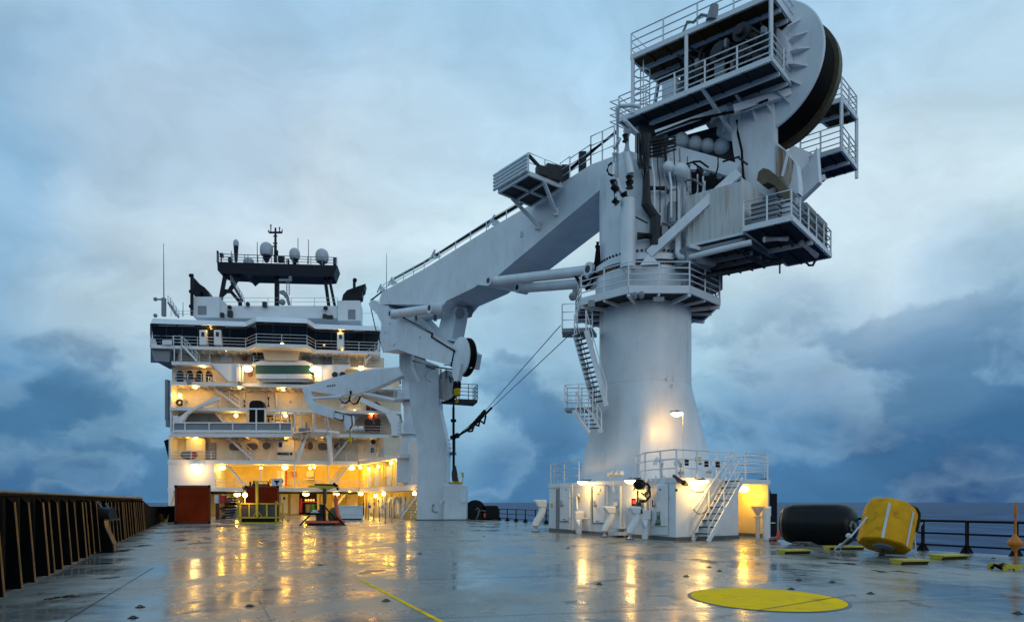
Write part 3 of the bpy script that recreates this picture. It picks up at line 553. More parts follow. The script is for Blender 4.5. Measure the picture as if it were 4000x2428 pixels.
mb.tube([FA.at(850, 1818, -4.0), FA.at(1400, 1818, -4.0)], .10); mb.tube([FA.at(850, 1814, -2.0), FA.at(1400, 1814, -2.0)], .07); obj('ceiling_pipe', mb, CREAM, S)
mb = MB(); mb.tube([FA.at(690, 1921, -1.0), FA.at(1400, 1922, -1.0)], .10); mb.tube([FA.at(690, 1924, -1.6), FA.at(1400, 1925, -1.6)], .07); mb.tube([FA.at(690, 1926, -3.6), FA.at(1400, 1926, -3.6)], .07); obj('ceiling_pipe', mb, DGREY, S)
o = part('cabin_door', WHITE, fr, 1096, 1930, 1124, 2002, -6.8, .1); part('porthole', GLASS, fp, oval(1110, 1945, 4, 5, 12, 2), -6.7, .05, par=o)
part('cabin_door', CREAM, fr, 1135, 1925, 1162, 2006, -6.6, .4); fstair(935, 1985, 868, 1926, -4.5, .9, 9, hr=.9); fstair(1300, 1990, 1352, 1925, -5, .9, 9, hr=.9)
part('equipment_bay', BLACK, fr, 1166, 1926, 1238, 2006, -6.8, .1); part('bay_frame', CREAM, fr, 1162, 1924, 1167, 2007, -6.4, .5); part('bay_frame', CREAM, fr, 1238, 1924, 1246, 2007, -6.4, .5)
part('red_cylinder', RED, fr, 1170, 1945, 1180, 2000, -6.3, .4)
for x in (1195, 1205, 1215, 1225): mb = MB(); mb.ball(FA.at(x, 1952, -6.2), .15); obj('round_float', mb, LITEMAT, S, smooth=True)  # floats glow though they are no lamps; lamplight sits in their material
for x, c in ((1203, TARP), (1222, SIGNG)): mb = MB(); mb.cyl(FA.at(x, 2000, -5.8), FA.at(x, 1968, -5.8), .32, n=14); obj('drum', mb, c, S, smooth=True)
part('red_shelf', RED, fr, 1182, 1958, 1236, 1962, -6.4, .4); part('fan_casing', CREAM, fr, 1355, 1928, 1400, 2006, -6.8, .2)
mb = MB(); mb.cyl(FA.at(1392, 1995, -5), FA.at(1392, 1960, -5), .5, .1); obj('vent_cowl', mb, CREAM, S, smooth=True)
# --- starboard arm running aft towards the boom rest
A0, A1 = G(1402, 2012), G(1640, 2027); AR = Plane(A0, A1); ain = V((-AR.n.x, -AR.n.y, 0))     # ain points outboard
def apoly(z, z1, x0, x1, off=0.0, dp=3.4):
    a, b = AR.at(x0, HZ, off), AR.at(x1, HZ, off); a.z = b.z = z; return [a, b, b + ain * dp, a + ain * dp], z1 - z
def arm(nm, m, z0, z1, x0, x1, off=0.0, dp=3.4):
    mb = MB(); pts, h = apoly(z0, z1, x0, x1, off, dp); mb.prism(pts, UP * h); return obj(nm, mb, m, S)
arm('deck_edge', WHITE, Z1 - .55, Z1 - .02, 1396, 1646); arm('deck_edge', WHITE, Z2 - .45, Z2 - .03, 1390, 1562, 0, 4)
arm('wall', LITCREAM, 0, Z1 - .55, 1396, 1650, -1.8, 2.2); arm('wall', LITCREAM, Z1, Z2 - .4, 1396, 1578, -1.3, 2.6); arm('wall', WHITE, Z1 - .02, Z2 + 1.2, 1574, 1640, -1.0, 2.2)
arm('wall', CREAM, Z2, Z3 - .4, 1440, 1500, -2.6, 4); 
mb = MB(); a, b = AR.at(1400, HZ, -.1), AR.at(1640, HZ, -.1); a.z = b.z = Z1; mb.rail([a, b], 1.0, 3, .026, 2.2); a, b = AR.at(1395, HZ, -.1), AR.at(1555, HZ, -.1); a.z = b.z = Z2; mb.rail([a, b], 1.0, 3, .026, 2.2); obj('railing', mb, RAIL, S)
def ar(mb, x0, z0, x1, z1, off, th=.1):
    q = []
    for x, z in ((x0, z0), (x1, z0), (x1, z1), (x0, z1)): p = AR.at(x, HZ, off); p.z = z; q.append(p)
    mb.prism(q, ain * th)
for x0, x1 in ((1432, 1448), (1462, 1478), (1510, 1528), (1545, 1562)):
    mb = MB(); ar(mb, x0, Z1 + .2, x1, Z1 + 2.4, -1.2, .2); obj('arm_door', mb, WHITE, S, bevel=.05)
for x0, x1 in ((1440, 1458), (1472, 1505), (1545, 1560), (1566, 1580)):
    mb = MB(); ar(mb, x0, .25, x1, 2.2, -1.66, .2); obj('arm_door', mb, WHITE, S, bevel=.05)
mb = MB()
for i in range(9): x = 1425 + i * 17; p = AR.at(x, HZ, -1.5); mb.cyl(p + V((0, 0, 0 - p.z)), p + V((0, 0, 2.5 - p.z)), .06)
for i in range(6): x = 1425 + i * 24; p = AR.at(x, HZ, -1.1); mb.cyl(p + V((0, 0, Z1 - p.z)), p + V((0, 0, Z2 - .4 - p.z)), .05)
obj('wall_pipe', mb, WHITE, S)
for x in (1520, 1538):
    mb = MB(); p = AR.at(x, HZ, -1.0); p.z = 0; mb.tube([p, p + UP * 1.6, p + UP * 1.95 + FA.along * .1, p + UP * 2.05 + FA.along * .35, p + UP * 1.9 + FA.along * .55, p + UP * 1.5 + FA.along * .6], .2, 10); obj('gooseneck_vent', mb, WHITE, S, smooth=True)
mb = MB()
for i in range(7): x = 1440 + i * 16; p = AR.at(x, HZ, -1.45); p.z = .9 + .35 * (i % 3); mb.boxv(p, AR.along * .2, ain * .2, UP * .3)
obj('junction_box', mb, DGREY, S)
a, b, c = stair(G(1566, 2024), P(1632, 1932, 62.5), V((.9, .6, 0)), 8, .9); o = obj('stairway', a, WHITE, S); obj('tread', b, GREY, o); obj('handrail', c, RAIL, o)
# hoists and steel posts standing before the arm
for x, yb, yt in ((1428, 2025, 1985), (1439, 2028, 1960), (1460, 2032, 1985), (1482, 2034, 1980), (1505, 2040, 1980), (1531, 2040, 1982)):
    mb = MB(); mb.bar(G(x, yb), G(x, yb) + UP * ((yb - yt) / F * G(x, yb).y), .07); mb.box(G(x, yb) + UP * .03, (.16, .16, .05)); tag(obj('steel_post', mb, GREY), 'thin grey removable steel post standing on deck before the lit arm', 'post', 'steel posts before the lit arm')
# --- top of the house
mk = -4.0
part('funnel_house', WHITE, fr, 757, 1158, 858, 1240, mk, 4, bevel=.05); part('funnel_house', WHITE, fr, 1318, 1173, 1407, 1252, mk, 4, bevel=.05); part('roof_house', WHITE, fr, 857, 1194, 1318, 1242, mk - .3, 4)
part('louvre', GREY, fr, 773, 1194, 806, 1228, mk + .06, .1); part('louvre', GREY, fr, 1360, 1208, 1388, 1246, mk + .06, .1)
for x0, y0, x1, y1 in ((888, 1212, 906, 1235), (860, 1220, 872, 1236), (1024, 1177, 1040, 1195), (1260, 1225, 1276, 1240), (1276, 1230, 1300, 1242)): part('roof_box', DGREY, fr, x0, y0, x1, y1, mk + .4, .6)
for x, y in ((968, 1188), (1272, 1203), (897, 1200)): mb = MB(); mb.cyl(FA.at(x, y, mk + .3), FA.at(x, y, mk), .28, n=12); obj('roof_fan', mb, DGREY, S)
mb = MB()
for p in ([(862, 1194), (1318, 1194)],): mb.rail([FA.at(x, y, mk) for x, y in p], 1.0, 2, .03, 2.6)
mb.rail([FA.at(668, 1237, -1.2), FA.at(757, 1237, -1.2)], .7, 2, .025, 1.5); mb.rail([FA.at(1407, 1246, -1.2), FA.at(1480, 1246, -1.2)], .7, 1, .025, 1.5); obj('railing', mb, RAIL, S)
EXH = [[(746, 1072), (775, 1105), (800, 1122), (815, 1142), (820, 1160), (797, 1160), (792, 1145), (785, 1136), (782, 1150), (786, 1160), (762, 1160), (755, 1146), (747, 1142)],
       [(1428, 1107), (1423, 1130), (1416, 1138), (1414, 1158), (1392, 1175), (1335, 1172), (1340, 1150), (1355, 1133), (1385, 1122)]]
for e in EXH: part('exhaust_pipe', MASTB, fp, e, mk - 1, 2.0)
mb = MB(); mb.bar(FA.at(750, 1232, mk + .5), FA.at(750, 1070, mk + .5), .3); [mb.ball(FA.at(745, y, mk + .5), .25, n=8) for y in (1076, 1138, 1196)]; mb.bar(FA.at(1384, 1130, mk), FA.at(1384, 1093, mk), .3); mb.ball(FA.at(1386, 1094, mk), .3, n=8); obj('navigation_light_post', mb, MASTB, S)
mb = MB(); mb.bar(FA.at(640, 1235, -1), FA.at(640, 1164, -1), .4); mb.bar(FA.at(606, 1168, -1), FA.at(645, 1170, -1), .16); mb.ball(FA.at(607, 1168, -1), .25, n=8); mb.ball(FA.at(607, 1232, -1), .25, n=8); mb.cyl(FA.at(640, 1165, -1), FA.at(639, 950, -1), .07, .03, 6); mb.cyl(FA.at(1510, 1165, -6), FA.at(1510, 990, -6), .06, .03, 6); mb.cyl(FA.at(715, 1235, -2), FA.at(715, 1180, -2), .05, .03, 6); obj('whip_antenna', mb, GREY, S)
a, b, c = stair(FA.at(690, 1234, -1.5), FA.at(656, 1180, -1.5), FA.back * .8, 8, .8); o = obj('stairway', a, GREY, S); obj('handrail', c, RAIL, o)
# ---------------------------------------------------------------- radar mast
M = thing('radar_mast', 'black goalpost radar mast with railed platform and white domes on the bridge roof', 'mast', FA.at(1080, 1200, mk))
mo = mk - .5
part('mast_platform', MASTB, fp, [(848, 1022), (1318, 1036), (1303, 1077), (1262, 1081), (990, 1074), (974, 1088), (960, 1073), (946, 1069), (876, 1067), (850, 1055)], mo, 3.2, par=M)
def mbar(pts, w): mb = MB(); [mb.bar(FA.at(*a, mo - .9), FA.at(*b, mo - .9), w) for a, b in zip(pts, pts[1:])]; obj('mast_leg', mb, MASTB, M)
mbar([(881, 1068), (858, 1193)], .42); mbar([(940, 1070), (898, 1133)], .40); mbar([(870, 1136), (902, 1138)], .4); mbar([(898, 1133), (938, 1180), (940, 1232)], .42); mbar([(1082, 1076), (1082, 1195)], .48); mbar([(1269, 1081), (1286, 1206)], .40); mbar([(1285, 1081), (1310, 1206)], .34); mbar([(865, 1160), (890, 1138)], .2)
a, b, c = stair(FA.at(944, 1172, mo), FA.at(901, 1100, mo), FA.back * .7, 8, .8); o = obj('ladder', a, MASTB, M); obj('handrail', c, GREY, o)
mb = MB(); [mb.bar(FA.at(x, 1100, mo), FA.at(x, 1152, mo), .06) for x in (1119, 1131)]; [mb.bar(FA.at(1119, y, mo), FA.at(1131, y, mo), .05) for y in range(1102, 1152, 6)]; obj('ladder', mb, GREY, M)
mb = MB(); mb.bar(FA.at(1090, 1094, mo), FA.at(1140, 1094, mo), .25); fr(mb, 1128, 1078, 1139, 1094, mo, .4); mb.bar(FA.at(1095, 1140, mo), FA.at(1120, 1153, mo), .5, .35); mb.bar(FA.at(1120, 1153, mo), FA.at(1130, 1190, mo), .35); fp(mb, [(1092, 1135), (1110, 1132), (1128, 1158), (1118, 1168)], mo + .2, .3); mb.ball(FA.at(1103, 1180, mo), .4, n=10); obj('radar_scanner', mb, GREY, M)
mb = MB(); mb.rail([FA.at(850, 1024, mo), FA.at(1316, 1038, mo)], 1.05, 3, .035, 1.7); mb.rail([FA.at(850, 1024, mo - 3), FA.at(1316, 1038, mo - 3)], 1.05, 3, .035, 1.7); obj('railing', mb, GREY, M)
mb = MB(); mb.cyl(FA.at(1076, 1024, mo - 1), FA.at(1076, 890, mo - 1), .22, .12, 8)
for a, b, w in (((1051, 908), (1102, 908), .2), ((1058, 908), (1058, 880), .1), ((1092, 908), (1092, 888), .1), ((1049, 898), (1049, 908), .1), ((1102, 896), (1102, 908), .1), ((1066, 950), (1084, 950), .12), ((1064, 962), (1082, 962), .12), ((1068, 1000), (1086, 992), .2), ((1068, 922), (1083, 922), .14)): mb.bar(FA.at(*a, mo - 1), FA.at(*b, mo - 1), w)
mb.ball(FA.at(1081, 985, mo - .8), .22, (1, 1, 1.5), 8); mb.ball(FA.at(1092, 890, mo - 1), .12, n=6); mb.ball(FA.at(1058, 880, mo - 1), .12, n=6); obj('top_pole', mb, MASTB, M)
for x, y, r, st, k in ((1041, 972, 25, 1024, 1.0), (1151, 990, 20.5, 1030, 1.0), (1258, 998, 25.5, 1034, 1.0), (922, 948, 10.5, 1022, 1.2), (971, 1022, 20, 1026, .8)):
    c = FA.at(x, y, mo - 1.2); rr = r / F * c.y; hh = rr * 1.05 * k
    mb = MB(); mb.lathe(c, [(rr * .82, -hh), (rr * .97, -hh * .7), (rr, 0)] + [(rr * math.cos(a), hh * math.sin(a)) for a in (.3, .6, .9, 1.2, 1.4, 1.54)], 20); o = obj('radome', mb, DOME, M, smooth=True)
    mb = MB(); mb.cyl(FA.at(x, st, mo - 1.2), c - UP * (hh * 1.0), .18 if r < 15 else .22, rr * (.7 if r > 15 else .9), 12); obj('radome_mount', mb, MASTB, o, smooth=True)
mb = MB()
for x, y0, y1 in ((1005, 1024, 945), (1164, 1030, 930), (1205, 1030, 935), (1119, 1028, 1012), (904, 1022, 980)): mb.cyl(FA.at(x, y0, mo - 1.5), FA.at(x, y1, mo - 1.5), .06, .045, 6)
obj('whip_antenna', mb, GREY, M)
mb = MB()
for x0, y0, x1, y1 in ((858, 987, 870, 1002), (1087, 999, 1108, 1022), (890, 1005, 903, 1020), (1301, 1005, 1312, 1034), (1122, 1012, 1128, 1028), (846, 978, 851, 1024)): fr(mb, x0, y0, x1, y1, mo - .6, .5)
mb.bar(FA.at(864, 1000, mo - .8), FA.at(864, 1022, mo - .8), .12); obj('searchlight', mb, MASTB, M)
# ================================================================ DAVITS AND SMALL CRANE ON THE HOUSE
mb = MB(); fp(mb, [(676, 1690), (682, 1640), (731, 1605), (838, 1549), (847, 1547), (857, 1551), (855, 1560), (763, 1597), (731, 1618), (712, 1648), (712, 1690)], .4, .6)
t = thing('davit_arm', 'white cranked davit arm leaning right above the grey barrier, port side', 'davit', FA.at(695, 1690, .4)); obj('arm', mb, WHITE, t)
mb = MB(); fr(mb, 676, 1622, 694, 1690, .5, .8); obj('base', mb, WHITE, t); mb = MB(); mb.tube([FA.at(852, 1560, .2), FA.at(852, 1594, .2)], .03); obj('fall_wire', mb, BLACK, t)
t = thing('davit_arm', 'white cranked davit arm leaning left beside the small deck crane', 'davit', FA.at(1545, 1690, .4))
mb = MB(); fp(mb, [(1562, 1690), (1558, 1640), (1512, 1606), (1408, 1566), (1398, 1553), (1403, 1548), (1500, 1594), (1540, 1618), (1524, 1655), (1522, 1690)][::-1] if False else [(1560, 1700), (1560, 1625), (1520, 1598), (1405, 1548), (1398, 1555), (1410, 1570), (1505, 1612), (1518, 1640), (1528, 1660), (1530, 1700)], .6, .6); obj('arm', mb, WHITE, t)
# grey barrier panel along the third deck
t = thing('barrier', 'long grey steel barrier panel with white uprights in front of the house', 'barrier', FA.at(910, 1690, 1.0))
mb = MB(); fr(mb, 680, 1652, 1140, 1682, 1.0, .15); obj('panel', mb, GREY, t)
mb = MB(); mb.bar(FA.at(674, 1650, 1.1), FA.at(1142, 1651, 1.1), .14); mb.bar(FA.at(674, 1684, 1.1), FA.at(1142, 1685, 1.1), .2); mb.bar(FA.at(674, 1692, .9), FA.at(1142, 1693, .9), .25, .8); obj('frame', mb, WHITE, t)
for x in (678, 723, 817, 909, 1001, 1094, 1139): mb = MB(); mb.bar(FA.at(x, 1690, 1.15), FA.at(x, 1648 if x != 1001 else 1600, 1.15), .12); obj('upright', mb, WHITE, t)
# dark arched tank standing behind it
mb = MB(); arch = [(973, 1650), (1030, 1650), (1030, 1580)] + [(1001.5 + 28.5 * math.copysign(abs(math.cos(a)) ** .6, math.cos(a)), 1580 - 18 * math.sin(a)) for a in [i * math.pi / 10 for i in range(1, 10)]] + [(973, 1580)]
fp(mb, arch, .6, 1.4); tag(obj('arched_tank', mb, BLACK, bevel=.05), 'tall black round-topped tank inside a white frame on the third deck', 'tank')
mb = MB(); [mb.bar(FA.at(x, 1650, .8), FA.at(x, 1596, .8), .14) for x in (966, 1001, 1036)]; mb.bar(FA.at(964, 1596, .8), FA.at(1038, 1596, .8), .16); tag(obj('tank_guard', mb, WHITE), 'white tubular guard frame in front of the black tank', 'guard frame')
# red rescue boat davit and white raft canister
t = thing('boat_davit', 'dark red rescue boat davit standing behind the rail at deck three', 'davit', FA.at(1455, 1684, -.8))
mb = MB(); mb.bar(FA.at(1445, 1650, -.8), FA.at(1452, 1590, -.8), .5); mb.bar(FA.at(1478, 1650, -.8), FA.at(1462, 1590, -.8), .4); fr(mb, 1430, 1582, 1447, 1606, -.6, .6); mb.bar(FA.at(1430, 1582, -.7), FA.at(1470, 1575, -.7), .3); mb.tube([FA.at(1450, 1574, -.8), FA.at(1470, 1572, -.8), FA.at(1482, 1582, -.8), FA.at(1484, 1594, -.8)], .18); obj('arm', mb, DAVITR, t)
mb = MB(); fr(mb, 1426, 1655, 1488, 1684, -.6, 1.2); mb.cyl(FA.at(1440, 1650, -.4), FA.at(1440, 1650, -1.2), .5, n=14); mb.cyl(FA.at(1475, 1645, -.4), FA.at(1475, 1645, -1.2), .4, n=14); obj('winch', mb, mat('davit_dark', (.03, .012, .012), .5), t)
t = thing('life_raft_canister', 'white double-barrel life raft canister on the rail of deck three', 'life raft', FA.at(1398, 1682, .1))
for x0, x1 in ((1377, 1398), (1399, 1420)): mb = MB(); mb.lathe(FA.at(x0, 1673, .1), [(.2, 0), (.28, .06), (.28, FA.at(x1, 1673, .1).x - FA.at(x0, 1673, .1).x - .06), (.2, FA.at(x1, 1673, .1).x - FA.at(x0, 1673, .1).x)], 14, FA.along); obj('shell', mb, BOXW, t, smooth=True)
# small knuckle crane
SP = Plane(((1197 - 2000) / F * 73, 73), ((1600 - 2000) / F * 70.5, 70.5))
def sp(mb, pts, off, th): mb.prism([SP.at(x, y, off) for x, y in pts], SP.back * th)
K = thing('provision_crane', 'small white knuckle crane reaching left across the deckhouse front', 'crane', P(1600, 1890, 71.5))
kc = P(1600, 1640, 71.5)
def zk(py): return H + (HZ - py) / F * 71.5
mb = MB(); b = V((kc.x, kc.y, 0)); mb.lathe(b, [(.95, zk(1770)), (.95, zk(1740)), (.78, zk(1697)), (.62, zk(1690)), (.62, zk(1585)), (.75, zk(1580)), (.75, zk(1570))], 20); obj('pedestal', mb, CRANE, K, smooth=True)
mb = MB(); mb.box(b + UP * (zk(1885) / 2 + zk(1770) / 2), (2.3, 2.3, zk(1770) - zk(1885))); obj('base', mb, WHITE, K)
mb = MB(); mb.lathe(b, [(1.3, zk(1697)), (1.3, zk(1692))], 12); mb.lathe(b, [(1.7, zk(1566)), (1.7, zk(1560))], 12); mb.rail([b + V((1.65 * math.cos(a), 1.65 * math.sin(a), zk(1560))) for a in [i * .6 for i in range(0, 11)]], 1.1, 3, .03, 2); mb.rail([b + V((1.25 * math.cos(a), 1.25 * math.sin(a), zk(1692))) for a in [i * .6 for i in range(0, 11)]], 1.1, 3, .03, 2); obj('walkway', mb, RAIL, K)
mb = MB(); mb.box(b + V((-.1, 0, (zk(1560) + zk(1450)) / 2)), (1.2, 1.3, zk(1450) - zk(1560))); mb.box(b + V((-.9, -.6, zk(1545))), (.5, .5, .8)); obj('slewing_column', mb, CRANE, K, bevel=.06)
mb = MB(); sp(mb, [(1197, 1505), (1300, 1474), (1400, 1448), (1559, 1431), (1612, 1418), (1612, 1455), (1571, 1466), (1432, 1529), (1374, 1541), (1332, 1546), (1250, 1533), (1194, 1525)], .4, 1.1); o = obj('boom', mb, CRANE, K, bevel=.03)
mb = MB()
for x0, x1 in ((1277, 1285), (1288, 1294), (1297, 1301), (1304, 1310)):
    for q in range(2): sp(mb, [(x0, 1507 + 4 * q - (x0 - 1277) * .12), (x1, 1506 + 4 * q - (x0 - 1277) * .12), (x1, 1503.5 + 4 * q - (x0 - 1277) * .12), (x0, 1504.5 + 4 * q - (x0 - 1277) * .12)], .42, .02)
obj('marking', mb, BLACK, o)
mb = MB(); sp(mb, [(1179, 1512), (1198, 1505), (1212, 1524), (1222, 1568), (1290, 1592), (1305, 1600), (1300, 1634), (1238, 1616), (1221, 1604), (1200, 1580), (1188, 1550)], .5, .8); obj('jib', mb, CRANE, K, bevel=.03)
mb = MB(); sp(mb, [(1306, 1607), (1355, 1617), (1374, 1622), (1375, 1650), (1371, 1668), (1362, 1680), (1352, 1675), (1341, 1643), (1338, 1640), (1304, 1632)], .5, .7); obj('jib_tip', mb, CRANE, K, bevel=.03)
mb = MB()
for pts in ([(1308, 1606), (1374, 1622), (1376, 1660), (1366, 1676)], [(1306, 1632), (1340, 1642)], [(1342, 1620), (1340, 1640)]): mb.tube([SP.at(x, y, .56) for x, y in pts], .07)
mb.tube([SP.at(1328, 1558, .2), SP.at(1335, 1570, .2), SP.at(1350, 1574, .2), SP.at(1363, 1565, .2), SP.at(1368, 1545, .2)], .09); mb.tube([SP.at(1366, 1565, .3), SP.at(1380, 1577, .3), SP.at(1395, 1574, .3), SP.at(1408, 1548, .3)], .09); mb.tube([SP.at(1370, 1540, .5), SP.at(1370, 1525, .6)], .1); obj('hose', mb, ROPE, K)
mb = MB(); mb.cyl(SP.at(1223, 1556, .3), SP.at(1336, 1548, .3), .16, .2, 10); mb.cyl(SP.at(1420, 1537, .2), SP.at(1545, 1564, .2), .22, .24, 10); obj('hydraulic_ram', mb, CRANE, K, smooth=True)
mb = MB(); mb.tube([SP.at(1367, 1670, .3), SP.at(1367, 1702, .3)], .05); obj('hoist_wire', mb, ROPE, K)
mb = MB(); mb.cyl(SP.at(1367, 1704, .3), SP.at(1367, 1724, .3), .2, .2, 8); mb.tube([SP.at(1367, 1724, .3), SP.at(1371, 1732, .3), SP.at(1367, 1739, .3), SP.at(1362, 1734, .3)], .07); obj('hook', mb, YELLOW, K)
mb = MB()
for pts, r in (([(1150, 1692), (1222, 1684), (1290, 1686), (1325, 1692)], .22), ([(1226, 1684), (1226, 1615)], .25), ([(1206, 1689), (1186, 1730), (1160, 1812)], .22), ([(1182, 1692), (1170, 1760), (1157, 1812)], .13), ([(1270, 1632), (1280, 1700), (1294, 1812)], .22), ([(1276, 1630), (1290, 1690), (1296, 1812)], .16)): mb.tube([FA.at(x, y, .6) for x, y in pts], r, 8)
tag(obj('boom_support', mb, WHITE, smooth=True), 'white tubular support frame standing on deck two under the small crane jib', 'support frame')
mb = MB(); fr(mb, 1175, 1676, 1202, 1690, .3, .6); mb.cyl(FA.at(1197, 1690, .2), FA.at(1197, 1648, .2), .2, .1, 8); mb.box(FA.at(1190, 1682, .2), (1.2, .6, .6)); tag(obj('deck_winch', mb, GREY), 'small grey winch set beside the tubular crane support', 'winch')
mb = MB(); fp(mb, [(640, 1720), (656, 1714), (658, 1790)], -2, 1.5); tag(obj('side_cowl', mb, BLACK), 'black angular cowl jutting from the left edge of the deckhouse', 'cowl')
mb = MB(); fr(mb, 644, 1482, 656, 1640, -3, 1.0); fr(mb, 647, 1640, 660, 1665, -3, .8); tag(obj('boarding_ladder', mb, GREY), 'stowed grey gangway hanging upright on the left side of the house', 'gangway')
# ================================================================ CARGO ON DECK
def container(nm, label, x0, x1, yb, yt, dep, group=None):
    a, b = G(x0, yb), G(x1, yb); b.y = a.y; h = (yb - yt) / F * a.y; wv = b - a; dv = (V((FA.back.x, FA.back.y, 0)) * .8 + LB.along * .2).normalized() * dep if False else LB.along * dep
    t = thing(nm, label, 'shipping container', a)
    mb = MB(); i = V((.1, 0, 0)); n = 12; lo = a + wv * .05; ww = wv * .9
    pts = []
    for k in range(n):
        for q, d in ((0, .05), (.5, .05), (.5, .08), (1.0, .08)): pts.append(a + wv * (.04 + .92 * (k + q) / n) + LB.along * d)
    pts += [a + wv * .96 + LB.along * (dep - .06), a + wv * .04 + LB.along * (dep - .06)]
    mb.prism([p + UP * .16 for p in pts], UP * (h - .3)); obj('body', mb, CONTR, t)
    mb = MB()
    for p in (a, a + wv): mb.boxv(p - wv * (0 if p is a else .05), wv * .05, LB.along * .16, UP * h)
    for z in (0, h - .16): mb.boxv(a + UP * z, wv, LB.along * .16, UP * .16); mb.boxv(a + UP * z, wv * .05, LB.along * dep, UP * .16); mb.boxv(a + wv * .95 + UP * z, wv * .05, LB.along * dep, UP * .16)
    obj('frame', mb, mat('container_frame', (.10, .022, .009), .5, var=.3), t)
    mb = MB()
    for x in (0, .94):
        for z in (-.0, h - .17): mb.boxv(a + wv * x - V((.02, .02, 0)) + UP * (z + .004), wv * .06 + V((.03, 0, 0)), LB.along * .2, UP * .18)
    obj('corner_casting', mb, BLACK, t); return t
container('shipping_container', 'dark red shipping container, end on, nearest the bulwark', 682, 823, 2045, 1894, 6.0)
container('shipping_container', 'dark red shipping container behind the yellow lifting basket', 957, 1090, 2034, 1896, 5.0)
mb = MB(); a = P(1052, 1898, G(957, 2034).y + 1); fz_ = a.y
mb.boxv(P(1062, 1897, fz_), V((.75, 0, 0)), V((0, .5, 0)), UP * (30 / F * fz_)); t = thing('control_panel', 'white panel box with black bracket on top of the rear container', 'control panel', P(1080, 1898, fz_)); obj('case', mb, BOXW, t)
mb = MB(); mb.prism([P(x, y, fz_ - .02) for x, y in ((1070, 1875), (1092, 1875), (1090, 1881), (1085, 1883), (1083, 1893), (1079, 1893), (1077, 1883), (1072, 1881))], (0, .03, 0)); mb.tube([P(x, y, fz_ - .1) for x, y in ((1060, 1868), (1054, 1876), (1056, 1886))], .05); mb.tube([P(x, y, fz_ - .1) for x, y in ((1100, 1868), (1106, 1876), (1102, 1884))], .05); obj('bracket', mb, BLACK, t)
mb = MB(); [mb.bar(P(x, 1898, fz_ + 1), P(x, y, fz_ + 1), .12) for x, y in ((978, 1880), (992, 1876), (1048, 1882))]; mb.bar(P(985, 1892, fz_ + 1), P(1052, 1892, fz_ + 1), .15); mb.bar(P(1010, 1880, fz_ + 1), P(1050, 1880, fz_ + 1), .06); tag(obj('roof_rack', mb, BLACK), 'black rack of tubes lying on the rear red container', 'rack')
# yellow lifting basket with tall mast
BK = thing('lifting_basket', 'yellow steel lifting basket with tall centre mast and mesh sides', 'basket', G(1010, 2043))
bkY = G(1010, 2043).y
def bp_(x, y, d=0): p = P(x, y, bkY); p.y += d; return p
mb = MB()
for d in (0, 1.5):
    for a, b in (((938, 2042), (938, 1966)), ((1078, 2042), (1078, 1966)), ((938, 2041), (1078, 2041)), ((938, 1966), (1078, 1966)), ((938, 2020), (1078, 2020)), ((974, 2018), (974, 1968)), ((1043, 2018), (1043, 1968))): mb.bar(bp_(*a, d), bp_(*b, d), .10)
for x in (938, 1078):
    for y in (2041, 1966, 2020): mb.bar(bp_(x, y), bp_(x, y, 1.5), .09)
obj('frame', mb, CAGEY, BK)
mb = MB(); mb.bar(bp_(1006, 2018, -.05), bp_(1004, 1880, -.05), .16); mb.tube([bp_(1004, 1890, -.05), bp_(1000, 1879, -.05), bp_(1006, 1877, -.05), bp_(1010, 1890, -.05)], .07); mb.bar(bp_(1006, 1992, -.05), bp_(990, 2016, -.05), .05); mb.bar(bp_(1006, 1992, -.05), bp_(1024, 2016, -.05), .05); obj('mast', mb, CAGEY, BK)
mb = MB(); mb.boxv(bp_(942, 2018, .04), bp_(1074, 2018, .04) - bp_(942, 2018, .04), V((0, .02, 0)), bp_(942, 1968, .04) - bp_(942, 2018, .04)); obj('mesh_panel', mb, mat('mesh_grey', (.05, .047, .05), .6, var=.4, scale=9), BK)
mb = MB(); mb.boxv(bp_(942, 2040, .06), bp_(1074, 2040, .06) - bp_(942, 2040, .06), V((0, .02, 0)), bp_(942, 2022, .06) - bp_(942, 2040, .06)); obj('kick_panel', mb, BLACK, BK)
mb = MB(); [mb.tube([bp_(x + dx, y, -.05) for dx, y in ((0, 1975), (5, 1966), (3, 1958), (-4, 1960))], .06) for x in (932, 1080)]; mb.bar(bp_(930, 2030, .2), bp_(926, 1960, .2), .12); obj('lug', mb, CAGEY, BK)
def strap(label, a, b, w=.07, m=None, nm='lashing_strap'):
    mb = MB(); mb.bar(a, b, w, .03); mb.tube([b + V((.08 * math.cos(q), 0, .08 + .08 * math.sin(q))) for q in [i * .785 for i in range(8)]], .025, 5, closed=True)
    return tag(obj(nm, mb, m or SIGNY), label, 'strap', 'lashing straps and rods holding the deck cargo')
strap('yellow webbing strap running down from the left of the first container', P(681, 1925, 54), G(650, 2043)); strap('yellow rod lashing the left end of the basket to the deck', P(946, 1935, 51), G(913, 2040)); strap('dark lashing rod right of the rear container', P(1094, 2000, 55), G(1126, 2038), .06, DGREY)
